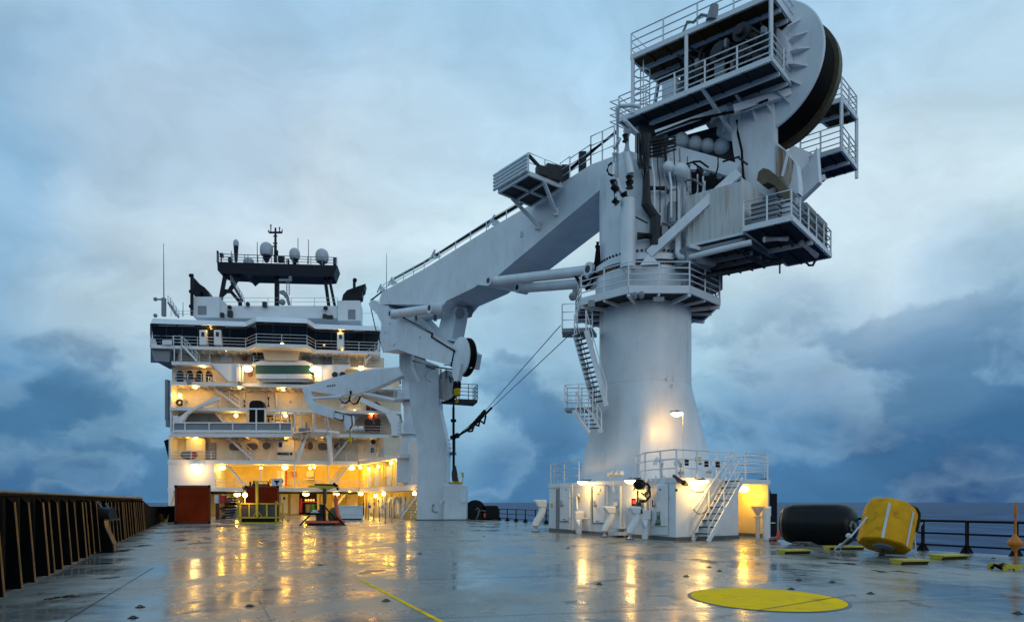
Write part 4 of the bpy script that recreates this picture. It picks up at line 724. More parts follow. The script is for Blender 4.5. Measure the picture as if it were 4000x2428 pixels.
# stacked dark gear between the containers
st = thing('gear_pile', 'pile of dark stacked pipes and trays between the two containers', 'gear', G(885, 2028))
gy = G(885, 2028).y; random.seed(3)
for i in range(13):
    z = .12 + i * .15; y = gy + random.uniform(0, .8); x = (885 - 2000) / F * gy + random.uniform(-.25, .25); L_ = random.uniform(.9, 1.5)
    mb = MB(); mb.bar(V((x - L_ / 2, y, z)), V((x + L_ / 2, y + random.uniform(-.1, .1), z + random.uniform(-.05, .12))), random.choice((.1, .14, .2)), .13); obj('tray', mb, random.choice((BLACK, DGREY, DGREY, SKIRT, mat('gear_red', (.06, .015, .012), .5) if i == 4 else BLACK)), st)
mb = MB(); mb.boxv(G(842, 2026), V((.35, 0, 0)), V((0, 1.5, 0)), UP * 2.2); obj('upright', mb, mat('gear_dark_red', (.07, .015, .012), .5), st)
mb = MB(); g = G(850, 2034); mb.boxv(P(837, 1964, g.y), V((.28, 0, 0)), V((0, .3, 0)), UP * .7); tag(obj('white_box', mb, BOXW), 'narrow white box hung on the right side of the first container', 'box')
mb = MB(); mb.boxv(P(852, 1964, 60), V((.56, 0, 0)), V((0, .5, 0)), UP * .68); tag(obj('red_locker', mb, RED, bevel=.02), 'red equipment locker behind the gear pile', 'locker')
mb = MB(); mb.boxv(G(898, 2020), V((.6, 0, 0)), V((0, .6, 0)), UP * 1.1); tag(obj('grey_drum_rack', mb, GREY, bevel=.03), 'grey bin standing between the gear pile and the yellow basket', 'bin')
# lamp standard by the basket is added with the lamps
# yellow T-shaped launch frame with red hose ring
T = thing('umbilical_frame', 'dark T-shaped launch frame with yellow top beam and red ringed base', 'launch frame', G(1255, 2050)); ty = G(1255, 2050).y
def tp(x, y, d=0): p = P(x, y, ty); p.y += d; return p
mb = MB(); mb.bar(tp(1256, 2044, .8), tp(1256, 1965, .8), .13); mb.bar(tp(1256, 1965, .8), tp(1256, 1905, .8), .22); obj('column', mb, mat('olive_black', (.03, .028, .012), .5), T)
mb = MB(); mb.prism([tp(x, y, .7) for x, y in ((1189, 1897), (1205, 1893), (1308, 1896), (1310, 1902), (1285, 1903), (1268, 1912), (1244, 1912), (1232, 1902), (1192, 1901))], (0, .3, 0)); obj('top_beam', mb, CAGEY, T)
mb = MB(); mb.bar(tp(1216, 1890, .8), tp(1296, 1892, .8), .12); mb.bar(tp(1290, 1886, .8), tp(1306, 1898, .8), .2); mb.bar(tp(1305, 1900, .8), tp(1309, 1912, .8), .14); mb.prism([tp(x, y, .75) for x, y in ((1240, 1904), (1272, 1904), (1262, 1914), (1250, 1914))], (0, .25, 0)); obj('sheave_block', mb, BLACK, T)
mb = MB(); c0 = tp(1256, 2042, .9); c0.z = .18; rw = (1328 - 1185) / 2 / F * ty
mb.tube([c0 + V((rw * math.cos(a), rw * .8 * math.sin(a), 0)) for a in [i * .2618 for i in range(24)]], .13, 8, closed=True); obj('hose_ring', mb, REDO, T, smooth=True)
mb = MB(); mb.lathe(c0 - UP * .16, [(rw * .98, 0), (rw * .98, .12)], 24); obj('base', mb, BLACK, T)
mb = MB(); mb.tube([tp(x, y, .5) for x, y in ((1303, 1930), (1304, 1945), (1307, 1985), (1312, 2010), (1324, 2032), (1322, 2042), (1310, 2046))], .13, 8); obj('hanging_hose', mb, REDO, T, smooth=True)
mb = MB()
for a, b in (((1256, 1970), (1318, 2045)), ((1204, 2012), (1165, 2053)), ((1310, 2020), (1346, 2052)), ((1256, 1975), (1256, 2040))): mb.bar(tp(*a, .4), tp(*b, .2 if a[0] != 1256 else .6), .10)
mb.bar(tp(1184, 2008, .6), tp(1250, 2008, .6), .1); obj('stay', mb, BLACK, T)
mb = MB(); mb.ball(tp(1286, 2015, 1.2), .42, (1, 1, 1.5), 10); obj('winch_cover', mb, mat('olive_cover', (.09, .085, .02), .6), T, smooth=True)
mb = MB(); mb.boxv(tp(1222, 2036, .8), V((.45, 0, 0)), V((0, .5, 0)), UP * .8); mb.boxv(tp(1238, 2036, .6), V((.2, 0, 0)), V((0, .5, 0)), UP * 1.2); obj('motor', mb, DGREY, T); mb = MB(); mb.boxv(tp(1208, 2002, .4), V((.5, 0, 0)), V((0, .4, 0)), UP * .07); mb.boxv(tp(1214, 2000, .4), V((.3, 0, 0)), V((0, .3, 0)), UP * .16); obj('tray', mb, BOXW, T)
# white crate
C = thing('deck_locker', 'white ribbed steel cargo box standing right of the launch frame', 'cargo box', G(1350, 2029)); a, b = G(1328, 2029), G(1418, 2029); cyy = a.y; b.y = cyy; dv = LB.along * 2.6; hh = 54 / F * cyy
mb = MB(); mb.boxv(a + UP * .12, b - a, dv, UP * (hh - .2)); obj('body', mb, BOXW, C)
mb = MB(); mb.boxv(a + V((-.06, -.05, hh - .1)), b - a + V((.12, 0, 0)), dv, UP * .14); obj('lid', mb, BOXW, C)
mb = MB(); [mb.boxv(a + (b - a) * x - V((0, .05, 0)) + UP * .004, V((.09, 0, 0)), V((0, .06, 0)), UP * (hh - .12)) for x in (-.01, .95)]; mb.boxv(a + V((.1, -.04, hh * .38)), b - a - V((.2, 0, 0)), V((0, .05, 0)), UP * .06); obj('rib', mb, RAIL, C); mb = MB(); mb.boxv(a + V((.03, .03, .01)), b - a - V((.06, 0, 0)), dv, UP * .11); obj('skid', mb, DGREY, C)
mb = MB(); g = G(1421, 2010); mb.prism([g + V((x, 0, z)) for x, z in ((-.12, .02), (.16, .02), (.12, 1.0), (.05, 1.9), (-.05, 1.9), (-.15, .9))], (0, .2, 0)); tag(obj('oilskin', mb, BLACK), 'long black oilskin hanging beside the white cargo box', 'oilskin')
# ================================================================ BOOM REST POST
BR = thing('boom_rest', 'tall white faceted boom rest post with fork holding the crane jib', 'boom rest', G(1690, 2031)); by = G(1690, 2031).y
def bq(x, y, d=0): p = P(x, y, by); p.y += d; return p
def loop(mb, rows):
    n = len(rows[0]); vs = [q for r in rows for q in r]; fs = [tuple(range(n - 1, -1, -1)), tuple(range((len(rows) - 1) * n, len(rows) * n))]
    for k in range(len(rows) - 1): fs += [(k * n + i, k * n + (i + 1) % n, (k + 1) * n + (i + 1) % n, (k + 1) * n + i) for i in range(n)]
    mb.add(vs, fs)
mb = MB()
rows = []
for y, xl, xr, ch in ((2030, 1626, 1738, 30), (1738, 1630, 1747, 34), (1590, 1600, 1714, 26), (1490, 1594, 1712, 26)):
    rows.append([bq(xl, y, .35), bq(xl + ch, y, 0), bq(xr, y, .1), bq(xr + 3, y, 3.0), bq(xl, y, 3.0)])
    for q in rows[-1]: q.z = H + (HZ - y) / F * by
loop(mb, rows); obj('post', mb, CRANE, BR)
for dx, d in ((0, .8), (15, .4), (30, 0)):
    mb = MB(); mb.prism([bq(x + dx, y + dx * .15, d) for x, y in ((1554, 1350), (1562, 1334), (1570, 1332), (1576, 1340), (1574, 1430), (1600, 1482), (1600, 1500), (1570, 1460), (1554, 1430))], (.28, .2, 0)); obj('fork_plate', mb, CRANE, BR)
mb = MB(); mb.prism([bq(x, y, .3) for x, y in ((1580, 1340), (1612, 1352), (1612, 1386), (1712, 1424), (1712, 1500), (1594, 1500), (1580, 1440))], (0, 2.6, 0)); obj('head', mb, CRANE, BR)
mb = MB(); mb.boxv(bq(1612, 1383, .2), bq(1655, 1395, .2) - bq(1612, 1383, .2), V((0, 2.4, 0)), UP * .12); mb.boxv(bq(1662, 1428, .2), bq(1700, 1440, .2) - bq(1662, 1428, .2), V((0, .1, 0)), UP * .1); mb.tube([bq(x, y, -.02) for x, y in ((1690, 1442), (1668, 1450), (1660, 1470), (1668, 1486), (1685, 1490))], .02); obj('fender_pad', mb, DGREY, BR)
mb = MB(); mb.lathe(bq(1741, 1503, .2), [(.1, -.2), (1.2, -.18), (1.32, -.1), (1.32, 0)], 26, V((-.62, -.78, 0))); obj('guide_sheave', mb, STREAK, BR, smooth=True); mb = MB(); mb.lathe(bq(1741, 1503, .2) + V((.62, .78, 0)) * .1, [(1.34, -.06), (1.2, .05), (1.2, .35), (1.34, .42)], 26, V((.62, .78, 0))); obj('sheave_groove', mb, ROPE, BR, smooth=True)
mb = MB(); [mb.bar(bq(x, 1440, .1), bq(x + 2, 1478, -.2), .1) for x in (1722, 1742)]; mb.bar(bq(1756, 1470, -.3), bq(1762, 1495, -.3), .12); obj('bracket', mb, DGREY, BR)
mb = MB(); loop(mb, [[bq(1734, y, -.6), bq(1822, y, -.6), bq(1822, y, 2.0), bq(1734, y, 2.0)] for y in (2029, 1890)]); obj('side_box', mb, CRANE, BR, bevel=.1); mb = MB(); mb.boxv(bq(1720, 2032, -.5), bq(1832, 2032, -.5) - bq(1720, 2032, -.5), V((0, 3.0, 0)), UP * .10); mb.boxv(bq(1622, 2031, -.1), bq(1726, 2031, -.1) - bq(1622, 2031, -.1), V((0, 3.4, 0)), UP * .09); obj('foot', mb, SKIRT, BR)
mb = MB(); [mb.prism([bq(x + a, y, -.75) for a, y in ((0, 1952), (24 if x < 1800 else 26, 1952), (4, 1966))], (0, .2, 0)) for x in (1718, 1803)]; obj('step_bracket', mb, CRANE, BR)
mb = MB(); mb.tube([bq(x, y, -.1) for x, y in ((1690, 1978), (1688, 1988), (1696, 1998), (1710, 1997))], .05); mb.ball(bq(1692, 1972, -.05), .1, n=8); obj('eye_bracket', mb, GREY, BR)
# walkway behind the post
mb = MB(); pl_ = [bq(1715, 1550, 2.5), bq(1790, 1540, 1.0), bq(1862, 1548, 1.5), bq(1838, 1560, 4)]
for q in pl_: q.z = pl_[0].z
mb.prism(pl_, UP * -.25); obj('walkway', mb, DGREY, BR); mb = MB(); mb.rail([pl_[0], pl_[1], pl_[2], pl_[3]], 1.35, 4, .035, 1.0); obj('railing', mb, GREY, BR)
mb = MB(); pl_ = [bq(1742, 1758, 2.0), bq(1772, 1758, 1.6)]; mb.rail(pl_, 1.1, 3, .03, .6); mb.boxv(pl_[0] - UP * .2, pl_[1] - pl_[0], V((0, 1.5, 0)), UP * .2); obj('railing', mb, GREY, BR)
# hook line at the post
HL = thing('hoist_line', 'black hoist line with yellow hook block hanging beside the boom rest', 'hoist line', bq(1778, 1885, -1.2))
hx = 1779
mb = MB(); mb.tube([bq(hx, 1535, -1), bq(hx - 4, 1600, -1), bq(hx - 3, 1845, -1)], .11, 8); mb.cyl(bq(hx - 4, 1642, -1), bq(hx - 4, 1652, -1), .25, n=10); mb.cyl(bq(hx - 6, 1705, -1), bq(hx - 6, 1718, -1), .25, n=10); mb.tube([bq(1775, 1480, -1), bq(1784, 1505, -1), bq(1780, 1545, -1)], .22, 8); obj('wire', mb, ROPE, HL)
mb = MB(); loop(mb, [[bq(1777, y, -1.3), bq(1802, y, -1.3), bq(1802, y, -.7), bq(1777, y, -.7)] for y in (1553, 1524)]); obj('hook_block', mb, YELLOW, HL, bevel=.1); mb = MB(); mb.tube([bq(x, y, -1) for x, y in ((1787, 1555), (1787, 1562), (1792, 1570), (1788, 1578), (1782, 1573))], .09); obj('hook', mb, YELLOW, HL)
mb = MB(); mb.prism([bq(x, y, -1.1) for x, y in ((1775, 1820), (1784, 1820), (1790, 1850), (1792, 1880), (1770, 1880), (1768, 1850))], (0, .3, 0)); obj('socket', mb, mat('socket_brown', (.03, .018, .012), .5), HL)
HB = thing('hook_anchor', 'yellow hook anchor bracket on top of the white box beside the boom rest', 'anchor', bq(1778, 1889, -.3))
mb = MB(); mb.boxv(bq(1754, 1889, -.5), bq(1806, 1889, -.5) - bq(1754, 1889, -.5), V((0, 1.2, 0)), UP * .16); mb.prism([bq(x, y, -.2) for x, y in ((1772, 1885), (1794, 1885), (1790, 1866), (1784, 1852), (1778, 1866))], (0, .4, 0)); obj('base', mb, YELLOW, HB)
mb = MB(); mb.tube([bq(x, y, .2) for x, y in ((1792, 1885), (1806, 1885), (1810, 1846), (1796, 1846))], .04); mb.boxv(bq(1803, 1862, .15), V((.18, 0, 0)), V((0, .05, 0)), UP * .4); obj('guard', mb, YELLOW, HB)
# tag lines with hose bundle from the hook line to the crane walkway
mb = MB(); e = bq(1783, 1711, -1)
for q in ((2190, 1270, 34), (2228, 1304, 34)): mb.tube([e, P(1880, 1620 + (q[1] - 1270) * .3, 52), P(*q)], .022, 5)
mb.tube([e, P(1830, 1675, 57), P(1893, 1604, 52)], .12, 8); mb.tube([e, P(1840, 1672, 57), P(1920, 1592, 51)], .09, 8)
for x0, y0, x1, y1, d in ((1822, 1676, 1850, 1650, 20), (1852, 1650, 1872, 1630, 22), (1872, 1632, 1895, 1610, 32)):
    mb.tube([P(x0, y0, 56), P(x0 + 8, y0 + d * .4, 56), P((x0 + x1) / 2 + 8, (y0 + y1) / 2 + d, 55), P(x1 + 2, y1 + d * .5, 54), P(x1, y1, 54)], .08, 6)
mb.ball(e + V((.15, 0, .15)), .25, n=8); tag(obj('tag_line', mb, ROPE), 'two thin lines with a looped black hose bundle stretched up to the crane walkway', 'line')
# dark fender reels right of the post
t = thing('fender_heap', 'black rubber fenders heaped on deck behind the boom rest', 'fenders', G(1880, 2029)); fy = G(1880, 2029).y
mb = MB(); mb.cyl(P(1856, 1992, fy), P(1856, 1992, fy) + V((0, 1.6, 0)), 1.0 * 0.95, n=20); obj('round_fender', mb, RUBBER, t, smooth=True)
mb = MB(); mb.boxv(P(1825, 2028, fy + .3), V((2.9, 0, 0)), V((0, 1.2, 0)), UP * 1.1); mb.boxv(P(1878, 2028, fy), P(1946, 2028, fy) - P(1878, 2028, fy), V((0, 1.4, 0)), UP * 1.28); obj('block_fender', mb, RUBBER, t, bevel=.12)
mb = MB(); mb.tube([P(x, y, fy - .1) for x, y in ((1858, 1990), (1864, 1982), (1872, 1988), (1868, 2010), (1860, 2026))], .07); mb.tube([P(1865, 1998, fy - .1), P(1884, 1992, fy - .1), P(1898, 1995, fy - .1)], .05); obj('rope_loop', mb, TARP, t)
mb = MB(); mb.ball(P(1893, 2012, fy - .1), .18, (.8, .8, 1.5), 8); obj('red_float', mb, REDO, t, smooth=True)
# ================================================================ FENDER, BUOY AND MARKERS ON THE RIGHT
fyr = 25.4
fa, fb = P(3052, 2049, 26.4), P(3348, 2052, 24.6); ln = (fb - fa).length; rr = 162 / 2 / F * 25.5
t = thing('rubber_fender', 'large black cylindrical rubber fender with rounded ends lying on deck', 'fender', G(3200, 2126)); fa.z = fb.z = rr + .02
mb = MB(); prof = [(rr * .25, 0), (rr * .55, .05), (rr * .78, .14), (rr * .92, .30), (rr, .55), (rr * 1.01, ln / 2), (rr, ln - .55), (rr * .92, ln - .30), (rr * .78, ln - .14), (rr * .55, ln - .05), (rr * .25, ln)]
mb.lathe(fa, prof, 36, fb - fa); obj('body', mb, RUBBER, t, smooth=True)
mb = MB(); d = (fb - fa).normalized(); mb.lathe(fa + d * .2, [(rr * .84, 0), (rr * .88, .03), (rr * .9, .06)], 36, d); obj('end_ring', mb, SKIRT, t)
mb = MB(); mb.tube([P(x, y, fyr - 1.6) for x, y in ((3328, 2072), (3322, 2052), (3330, 2036), (3340, 2046), (3344, 2060), (3352, 2066))], .045); mb.ball(fa - d * .02, .12, n=8); obj('end_shackle', mb, TARP, t)
# yellow octagonal buoy, tilted
by0 = G(3500, 2178).y + .9
sc = by0 / F
B_ = thing('mooring_buoy', 'yellow octagonal foam buoy with white stripes, tilted on its edge', 'buoy', G(3480, 2178))
oct_ = lambda r, z, rot=0: [V((r * math.cos(R(22.5 + 45 * i)), r * .92 * math.sin(R(22.5 + 45 * i)), z)) for i in range(8)]
hgt, rad = 318 * sc * .46, 112 * sc
hgt = 1.36; rad = .765
Mx = Matrix.Rotation(R(-27), 3, 'Z') @ Matrix.Rotation(R(11), 3, 'Y') @ Matrix.Rotation(R(-23), 3, 'X') @ Matrix.Rotation(R(12), 3, 'Z')
rows = [oct_(rad * .86, -hgt / 2), oct_(rad * .97, -hgt / 2 + .03), oct_(rad * .98, hgt / 2 - .26), oct_(rad * .90, hgt / 2 - .06), oct_(rad * .80, hgt / 2)]
bc = P(3468, 2042, by0); low = min((Mx @ q).z for r in rows for q in r); bc.z = -low + .015
for r in rows:
    for i, q in enumerate(r): r[i] = bc + Mx @ q
mb = MB(); loop(mb, rows); obj('float_body', mb, BUOYY, B_, bevel=.018)
def bl(x, y, z): return bc + Mx @ V((x, y, z))
def on_face(k, u, z, o=.004):
    a, b = V((math.cos(R(22.5 + 45 * k)), .92 * math.sin(R(22.5 + 45 * k)), 0)), V((math.cos(R(67.5 + 45 * k)), .92 * math.sin(R(67.5 + 45 * k)), 0)); r = rad * .985
    p = (a.lerp(b, u)) * r; n = (a + b).normalized(); return bc + Mx @ (p + n * o + UP * z)
for k, u0, u1 in ((5, .02, .16), (6, .35, .52)):
    mb = MB(); q = [on_face(k, u0, -hgt / 2 + .02), on_face(k, u1, -hgt / 2 + .02), on_face(k, u1, hgt / 2 - .24), on_face(k, u0, hgt / 2 - .24)]; mb.prism(q, (on_face(k, u0, 0, .012) - on_face(k, u0, 0, .004))); obj('white_stripe', mb, STRAP, B_)
mb = MB(); mb.lathe(bl(0, 0, -hgt / 2), [(.30, 0), (.27, -.05), (.1, -.08)], 20, Mx @ UP); obj('base_plate', mb, GREY, B_, smooth=True)
mb = MB(); mb.tube([bl(0, 0, -hgt / 2 - .05), bl(0, -.02, -hgt / 2 - .2)], .03); mb.ball(bl(0, -.02, -hgt / 2 - .24), .07, (1.4, 1, .8), 8); obj('bottom_shackle', mb, DGREY, B_)
mb = MB(); mb.boxv(bl(-.05, -.05, hgt / 2), Mx @ V((.16, 0, 0)), Mx @ V((0, .1, 0)), Mx @ UP * .08); mb.bar(bl(.02, 0, hgt / 2), bl(.03, 0, hgt / 2 + .16), .05); obj('top_shackle', mb, BLACK, B_)
mb = MB(); pts = [bl(.40, -.30, hgt / 2 + .01), bl(.58, -.30, hgt / 2 - .03), bl(.69, -.28, hgt / 2 - .16), bl(.71, -.27, hgt / 2 - .3), bl(.715, -.27, -.05)]; mb.tube(pts, .035); mb.tube([p + V((.04, .03, 0)) for p in pts], .025); obj('edge_strap', mb, BLACK, B_)
mb = MB(); mb.tube([bl(.84, -.2, .30), P(3572, 2090, by0 - .3), G(3578, 2172) + UP * .1], .022); mb.tube([G(3578, 2172) + V((.06 * math.cos(a), 0, .07 + .07 * math.sin(a))) for a in [i * .785 for i in range(8)]], .02, 5, closed=True); tag(obj('lashing_chain', mb, STRAP), 'pale chain tying the right side of the yellow buoy to a deck eye', 'chain')
mb = MB(); s0, s1, s2 = P(3388, 2018, by0 - .1), P(3322, 2096, by0 - .5), G(3276, 2156); mb.bar(s0, s1, .05, .02); mb.bar(s1, s2 + UP * .15, .07, .03); [mb.ball(s1.lerp(s2, f) + V((-.03, -.05, .1)), .08, (1.2, .6, 1), 10) for f in (.12, .75)]; mb.tube([s2 + V((.1 * math.cos(a), .05, .08 + .08 * math.sin(a))) for a in [i * .785 for i in range(8)]], .028, 5, closed=True); tag(obj('ratchet_strap', mb, STRAP), 'grey ratchet strap from the buoy to a deck ring in front of the fender', 'strap')
# yellow chocks
def chock(px0, px1, pyb, hpx, label, skew=0.0):
    a, b = G(px0, pyb), G(px1, pyb); b.y = a.y; ln = b.x - a.x; h = hpx / F * a.y * .6
    t = thing('deck_chock', label, 'chock', (a + b) / 2, 'yellow steel chocks bolted round the buoy')
    d = V((ln, skew * ln, 0)); w_ = V((-skew * .4, .45, 0))
    sec = [(-.0, .10), (.28, .0), (.72, .0), (1.0, .10), (1.0, .14 + h * .4), (0, h)]
    mb = MB(); mb.prism([a + w_ * u * 1.0 + UP * (z + .004) for u, z in ((.1, 0), (.9, 0), (1.0, h * .85), (0, h * .8))], d); obj('body', mb, mat('chock_side', (.04, .036, .012), .6, var=.3), t)
    mb = MB(); mb.prism([a - d * .02 + w_ * -.08 + UP * h * .82, a + d * 1.02 + w_ * -.08 + UP * h * .82, a + d * 1.02 + w_ * 1.1 + UP * h * .88, a - d * .02 + w_ * 1.1 + UP * h * .88], UP * .035); obj('top_plate', mb, CAGEY, t)
    mb = MB(); mb.prism([a - d * .022 + w_ * u + UP * (z + .004) for u, z in ((.15, 0), (.85, 0), (1.0, h * .8), (0, h * .78))], d * .02); obj('end_plate', mb, CAGEY, t)
chock(3070, 3180, 2163, 22, 'yellow-topped chock lying in front of the black fender', .25); chock(3246, 3384, 2146, 18, 'yellow chock half hidden between the fender and the buoy', .1); chock(3526, 3640, 2205, 26, 'yellow chock nearest the camera, right of the buoy base', .15); chock(3686, 3812, 2185, 24, 'yellow chock by the guard rail, rightmost of the four', .35)
# orange marker pole on a yellow stand
my = G(3968, 2228).y
t = thing('marker_pole', 'orange marker pole with diamond topmark on a yellow stand', 'marker', G(3968, 2228))
mb = MB(); mb.cyl(P(3969, 2212, my), P(3966, 1962, my), .03, .022, 8); mb.cyl(P(3968, 2012, my - .03), P(3967, 1975, my - .03), .045, .03, 8); obj('pole', mb, ORANGE, t)
mb = MB(); c = P(3965, 2120, my); r_ = 27 / F * my; h_ = 36 / F * my; mb.lathe(c, [(.02, -h_), (r_ * .55, -h_ * .52), (r_, -h_ * .1), (r_, h_ * .1), (r_ * .55, h_ * .55), (.02, h_)], 8); obj('topmark', mb, ORANGE, t)
mb = MB(); a, b = P(3924, 2211, my), P(4010, 2211, my); mb.bar(a, b, .09); mb.bar(a + V((0, .5, 0)), b + V((0, .5, 0)), .09); [mb.bar(p, V((p.x, p.y, .004)), .08) for p in (a, b, a + V((0, .5, 0)), b + V((0, .5, 0)), a.lerp(b, .5))]; obj('stand', mb, CAGEY, t)
mb = MB(); g = G(3905, 2226); mb.tube([g + V((x, y, z)) for x, y, z in ((-.18, 0, .06), (-.08, .08, .12), (.08, .0, .06), (.0, -.08, .05), (-.1, -.06, .1), (.12, .05, .14), (.22, .0, .09))], .04); tag(obj('rope_coil', mb, ROPE), 'dark coil of rope left of the yellow marker stand', 'rope')
mb = MB(); g = G(3120, 2130); [mb.tube([g + V((x * .3 + .1 * math.sin(k + i), .1 * math.cos(i * 2 + k) - .1, .03 + .05 * k)) for i, x in enumerate((-1.2, -.5, 0, .6, 1.3, 2.4))], .035) for k in range(3)]; tag(obj('rope_heap', mb, TARP), 'tangle of grey rope at the foot of the black fender', 'rope')
mb = MB(); g = G(3028, 2112); mb.tube([g + V((-.25, 0, .06)), g + V((0, -.05, .07)), g + V((.14, 0, .2)), g + V((.2, .05, .45))], .09); tag(obj('orange_hose', mb, REDO, smooth=True), 'short orange-red hose on deck left of the black fender', 'hose')
# dark lashing sockets in the deck plating
so_ = None
for px, py in ((1470, 2114), (1640, 2162), (1250, 2206), (930, 2098), (1030, 2097), (775, 2113), (1350, 2086), (1540, 2060), (1700, 2068), (1765, 2078), (1890, 2094), (2220, 2140), (1508, 2346), (975, 2366), (520, 2412), (548, 2370), (2770, 2215), (2810, 2230), (2680, 2250), (3120, 2265), (3250, 2272), (3400, 2318), (3090, 2300), (3880, 2180), (3976, 2395), (2340, 2281), (1140, 2076)):
    if so_ is None:
        mb = MB(); c = V((0, 0, 0)); mb.lathe(c, [(.07, .002), (.07, .010), (.055, .013)], 12); mb.tube([V((-.04, 0, .01)), V((-.025, 0, .03)), V((.025, 0, .03)), V((.04, 0, .01))], .008, 5)
        so_ = obj('lashing_socket', mb, BLACK); tag(so_, 'small dark lashing socket flush in the wet deck', 'lashing socket', 'lashing sockets in the deck'); ORG[so_.name] = V((0, 0, 0)); so_.location = G(px, py)
    else:
        o = so_.copy(); COL.objects.link(o); o.location = G(px, py)
# ================================================================ PEDESTAL HOUSE
W0, W1, W2 = G(2145, 2072), G(2640, 2112), G(3005, 2098)
Q1, Q2 = Plane(W0, W1), Plane(W1, W2); HT = 2.62
Wm = Q2.at(2884, HZ); Wm.z = 0
PH = thing('pedestal_house', 'white steel house with doors and lamps round the foot of the big crane', 'deck house', W1)
bk = Q2.back; B0, B2 = W0 + V((1.6, 5.5, 0)), W2 + bk * 8
mb = MB(); mb.prism([p + UP * .16 for p in (W0, W1, Wm, Wm + bk * 2.6, W2 + bk * 2.6, B2, B0)], UP * (HT - .16 - .22)); obj('wall', mb, WHITE, PH)
mb = MB(); mb.prism([p + UP * (HT - .22) for p in (W0 + V((-.04, -.03, 0)), W1 + V((0, -.05, 0)), W2 + V((.05, 0, 0)), B2, B0)], UP * .22); obj('roof_deck', mb, WHITE, PH)
mb = MB(); mb.prism([W2 - Q2.along * .1 + UP * .16, W2 + UP * .16, W2 + bk * 2.6 + UP * .16, W2 + bk * 2.6 - Q2.along * .1 + UP * .16], UP * (HT - .38)); obj('recess_wall', mb, CREAM, PH)
e = .03; mb = MB(); mb.prism([W0 + V((-e, -e, 0)), W1 + V((0, -e * 1.5, 0)), Wm + V((e, -e, 0)), Wm + bk * 2.55, W2 - Q2.along * .1 + bk * 2.55, W2 - Q2.along * .1, W2 + V((e, 0, 0)), B2, B0], UP * .16); obj('skirting', mb, SKIRT, PH)
mb = MB(); mb.prism([W2 + V((.1, .6, 0)), W2 + V((.7, .9, 0)), W2 + V((.7, 3.4, 0)), W2 + V((.1, 3, 0))], UP * 2.0); mb.prism([W2 + V((.06, .5, 1.9)), W2 + V((.3, .5, 1.9)), W2 + V((.06, .5, 2.7))], (0, 2.5, 0)); obj('side_screen', mb, BLACK, PH)
def q1(mb, x0, y0, x1, y1, off, th=.06, Q=None): Q = Q or Q1; mb.prism([Q.at(x0, y1, off), Q.at(x1, y1, off), Q.at(x1, y0, off), Q.at(x0, y0, off)], Q.back * th); return mb
for i, (x0, y0, x1, y1) in enumerate([(2186, 1893, 2226, 2034), (2316, 1893, 2362, 2041), (2544, 1893, 2603, 2054)]):
    mb = MB(); q1(mb, x0, y0, x1, y1, .12, .1); o = obj('door', mb, WHITE, PH, bevel=.025)
    mb = MB(); q1(mb, x0 - 3, y0 - 3, x1 + 3, y1 + 3, .03, .05); obj('door_border', mb, GREY, o)  # grey outline paints the shadow gap round the door
    mb = MB(); [mb.box(Q1.at(x1 + 2, y, .14), (.07, .07, .12)) for y in (y0 + 45, y0 + 125)]; obj('hinge', mb, RAIL, o)
    mb = MB(); mb.bar(Q1.at(x0 + 4, y0 + 85, .2), Q1.at(x0 + 16, y0 + 79, .2), .03); mb.bar(Q1.at(x0 + 5, y0 + 60, .17), Q1.at(x0 + 5, y0 + 82, .17), .035); mb.bar(Q1.at(x0 + 12, y1 - 8, .17), Q1.at(x0 + 22, y1 - 6, .17), .03); mb.ball(Q1.at((x0 + x1) / 2 + 5, y0 + 18, .13), .04, n=6); obj('handle', mb, BLACK, o)
    if i == 1:
        mb = MB()
        for xa, xb, y in ((2323, 2332, 1919), (2337, 2351, 1918), (2333, 2341, 1928)):
            for k in range(3): q1(mb, xa + (xb - xa) * k / 3, y - 2, xa + (xb - xa) * (k + .7) / 3, y + 2, .13, .01)
        obj('lettering', mb, GREY, o)
    if i == 2:
        mb = MB(); q1(mb, 2565, 1998, 2577, 2012, .135, .012); q1(mb, 2565, 2013, 2577, 2028, .135, .012); q1(mb, 2560, 2040, 2580, 2050, .135, .012); obj('exit_sign', mb, SIGNG, o)
        mb = MB(); mb.prism([Q1.at(x, y, .14) for x, y in ((2570, 2000), (2573, 2000), (2574, 2009), (2568, 2009))], Q1.back * .008); obj('exit_emblem', mb, BOXW, o)
        mb = MB(); q1(mb, 2561, 2029, 2579, 2040, .135, .012); obj('notice', mb, GREY, o)
mb = MB(); q1(mb, 2171, 1908, 2184, 2075, .01, .05); obj('dark_opening', mb, GREY, PH)
mb = MB(); q1(mb, 2540, 1886, 2607, 2088, .06, .04); obj('door_coaming', mb, WHITE, PH)
mb = MB()
for x in (2230, 2312, 2374, 2428, 2532): a = Q1.at(x, 1884, .05); mb.boxv(V((a.x, a.y, .16)), Q1.along * .05, Q1.back * -.12, UP * 2.2)
obj('wall_rib', mb, WHITE, PH)
for x0, y0, x1, y1 in ((2304, 1897, 2315, 1915), (2415, 1993, 2425, 2012), (2150, 1964, 2157, 1978), (2258, 1935, 2266, 1956)):
    mb = MB(); q1(mb, x0, y0, x1, y1, .03, .02); o = obj('warning_sign', mb, SIGNY, PH); mb = MB(); q1(mb, x0 + 3, y0 + 5, x1 - 3, y1 - 7, .036, .01); obj('pictogram', mb, BLACK, o)
mb = MB(); q1(mb, 2445, 1943, 2486, 1976, .35, .3); q1(mb, 2382, 1960, 2396, 1974, .3, .25); q1(mb, 2400, 1936, 2418, 1948, .05, .05); obj('junction_box', mb, WHITE, PH)
mb = MB(); q1(mb, 2467, 1946, 2482, 1974, .37, .02); o = obj('meter_panel', mb, BLACK, PH); mb = MB(); q1(mb, 2472, 1953, 2480, 1966, .40, .02); obj('red_lamp', mb, LED, o)
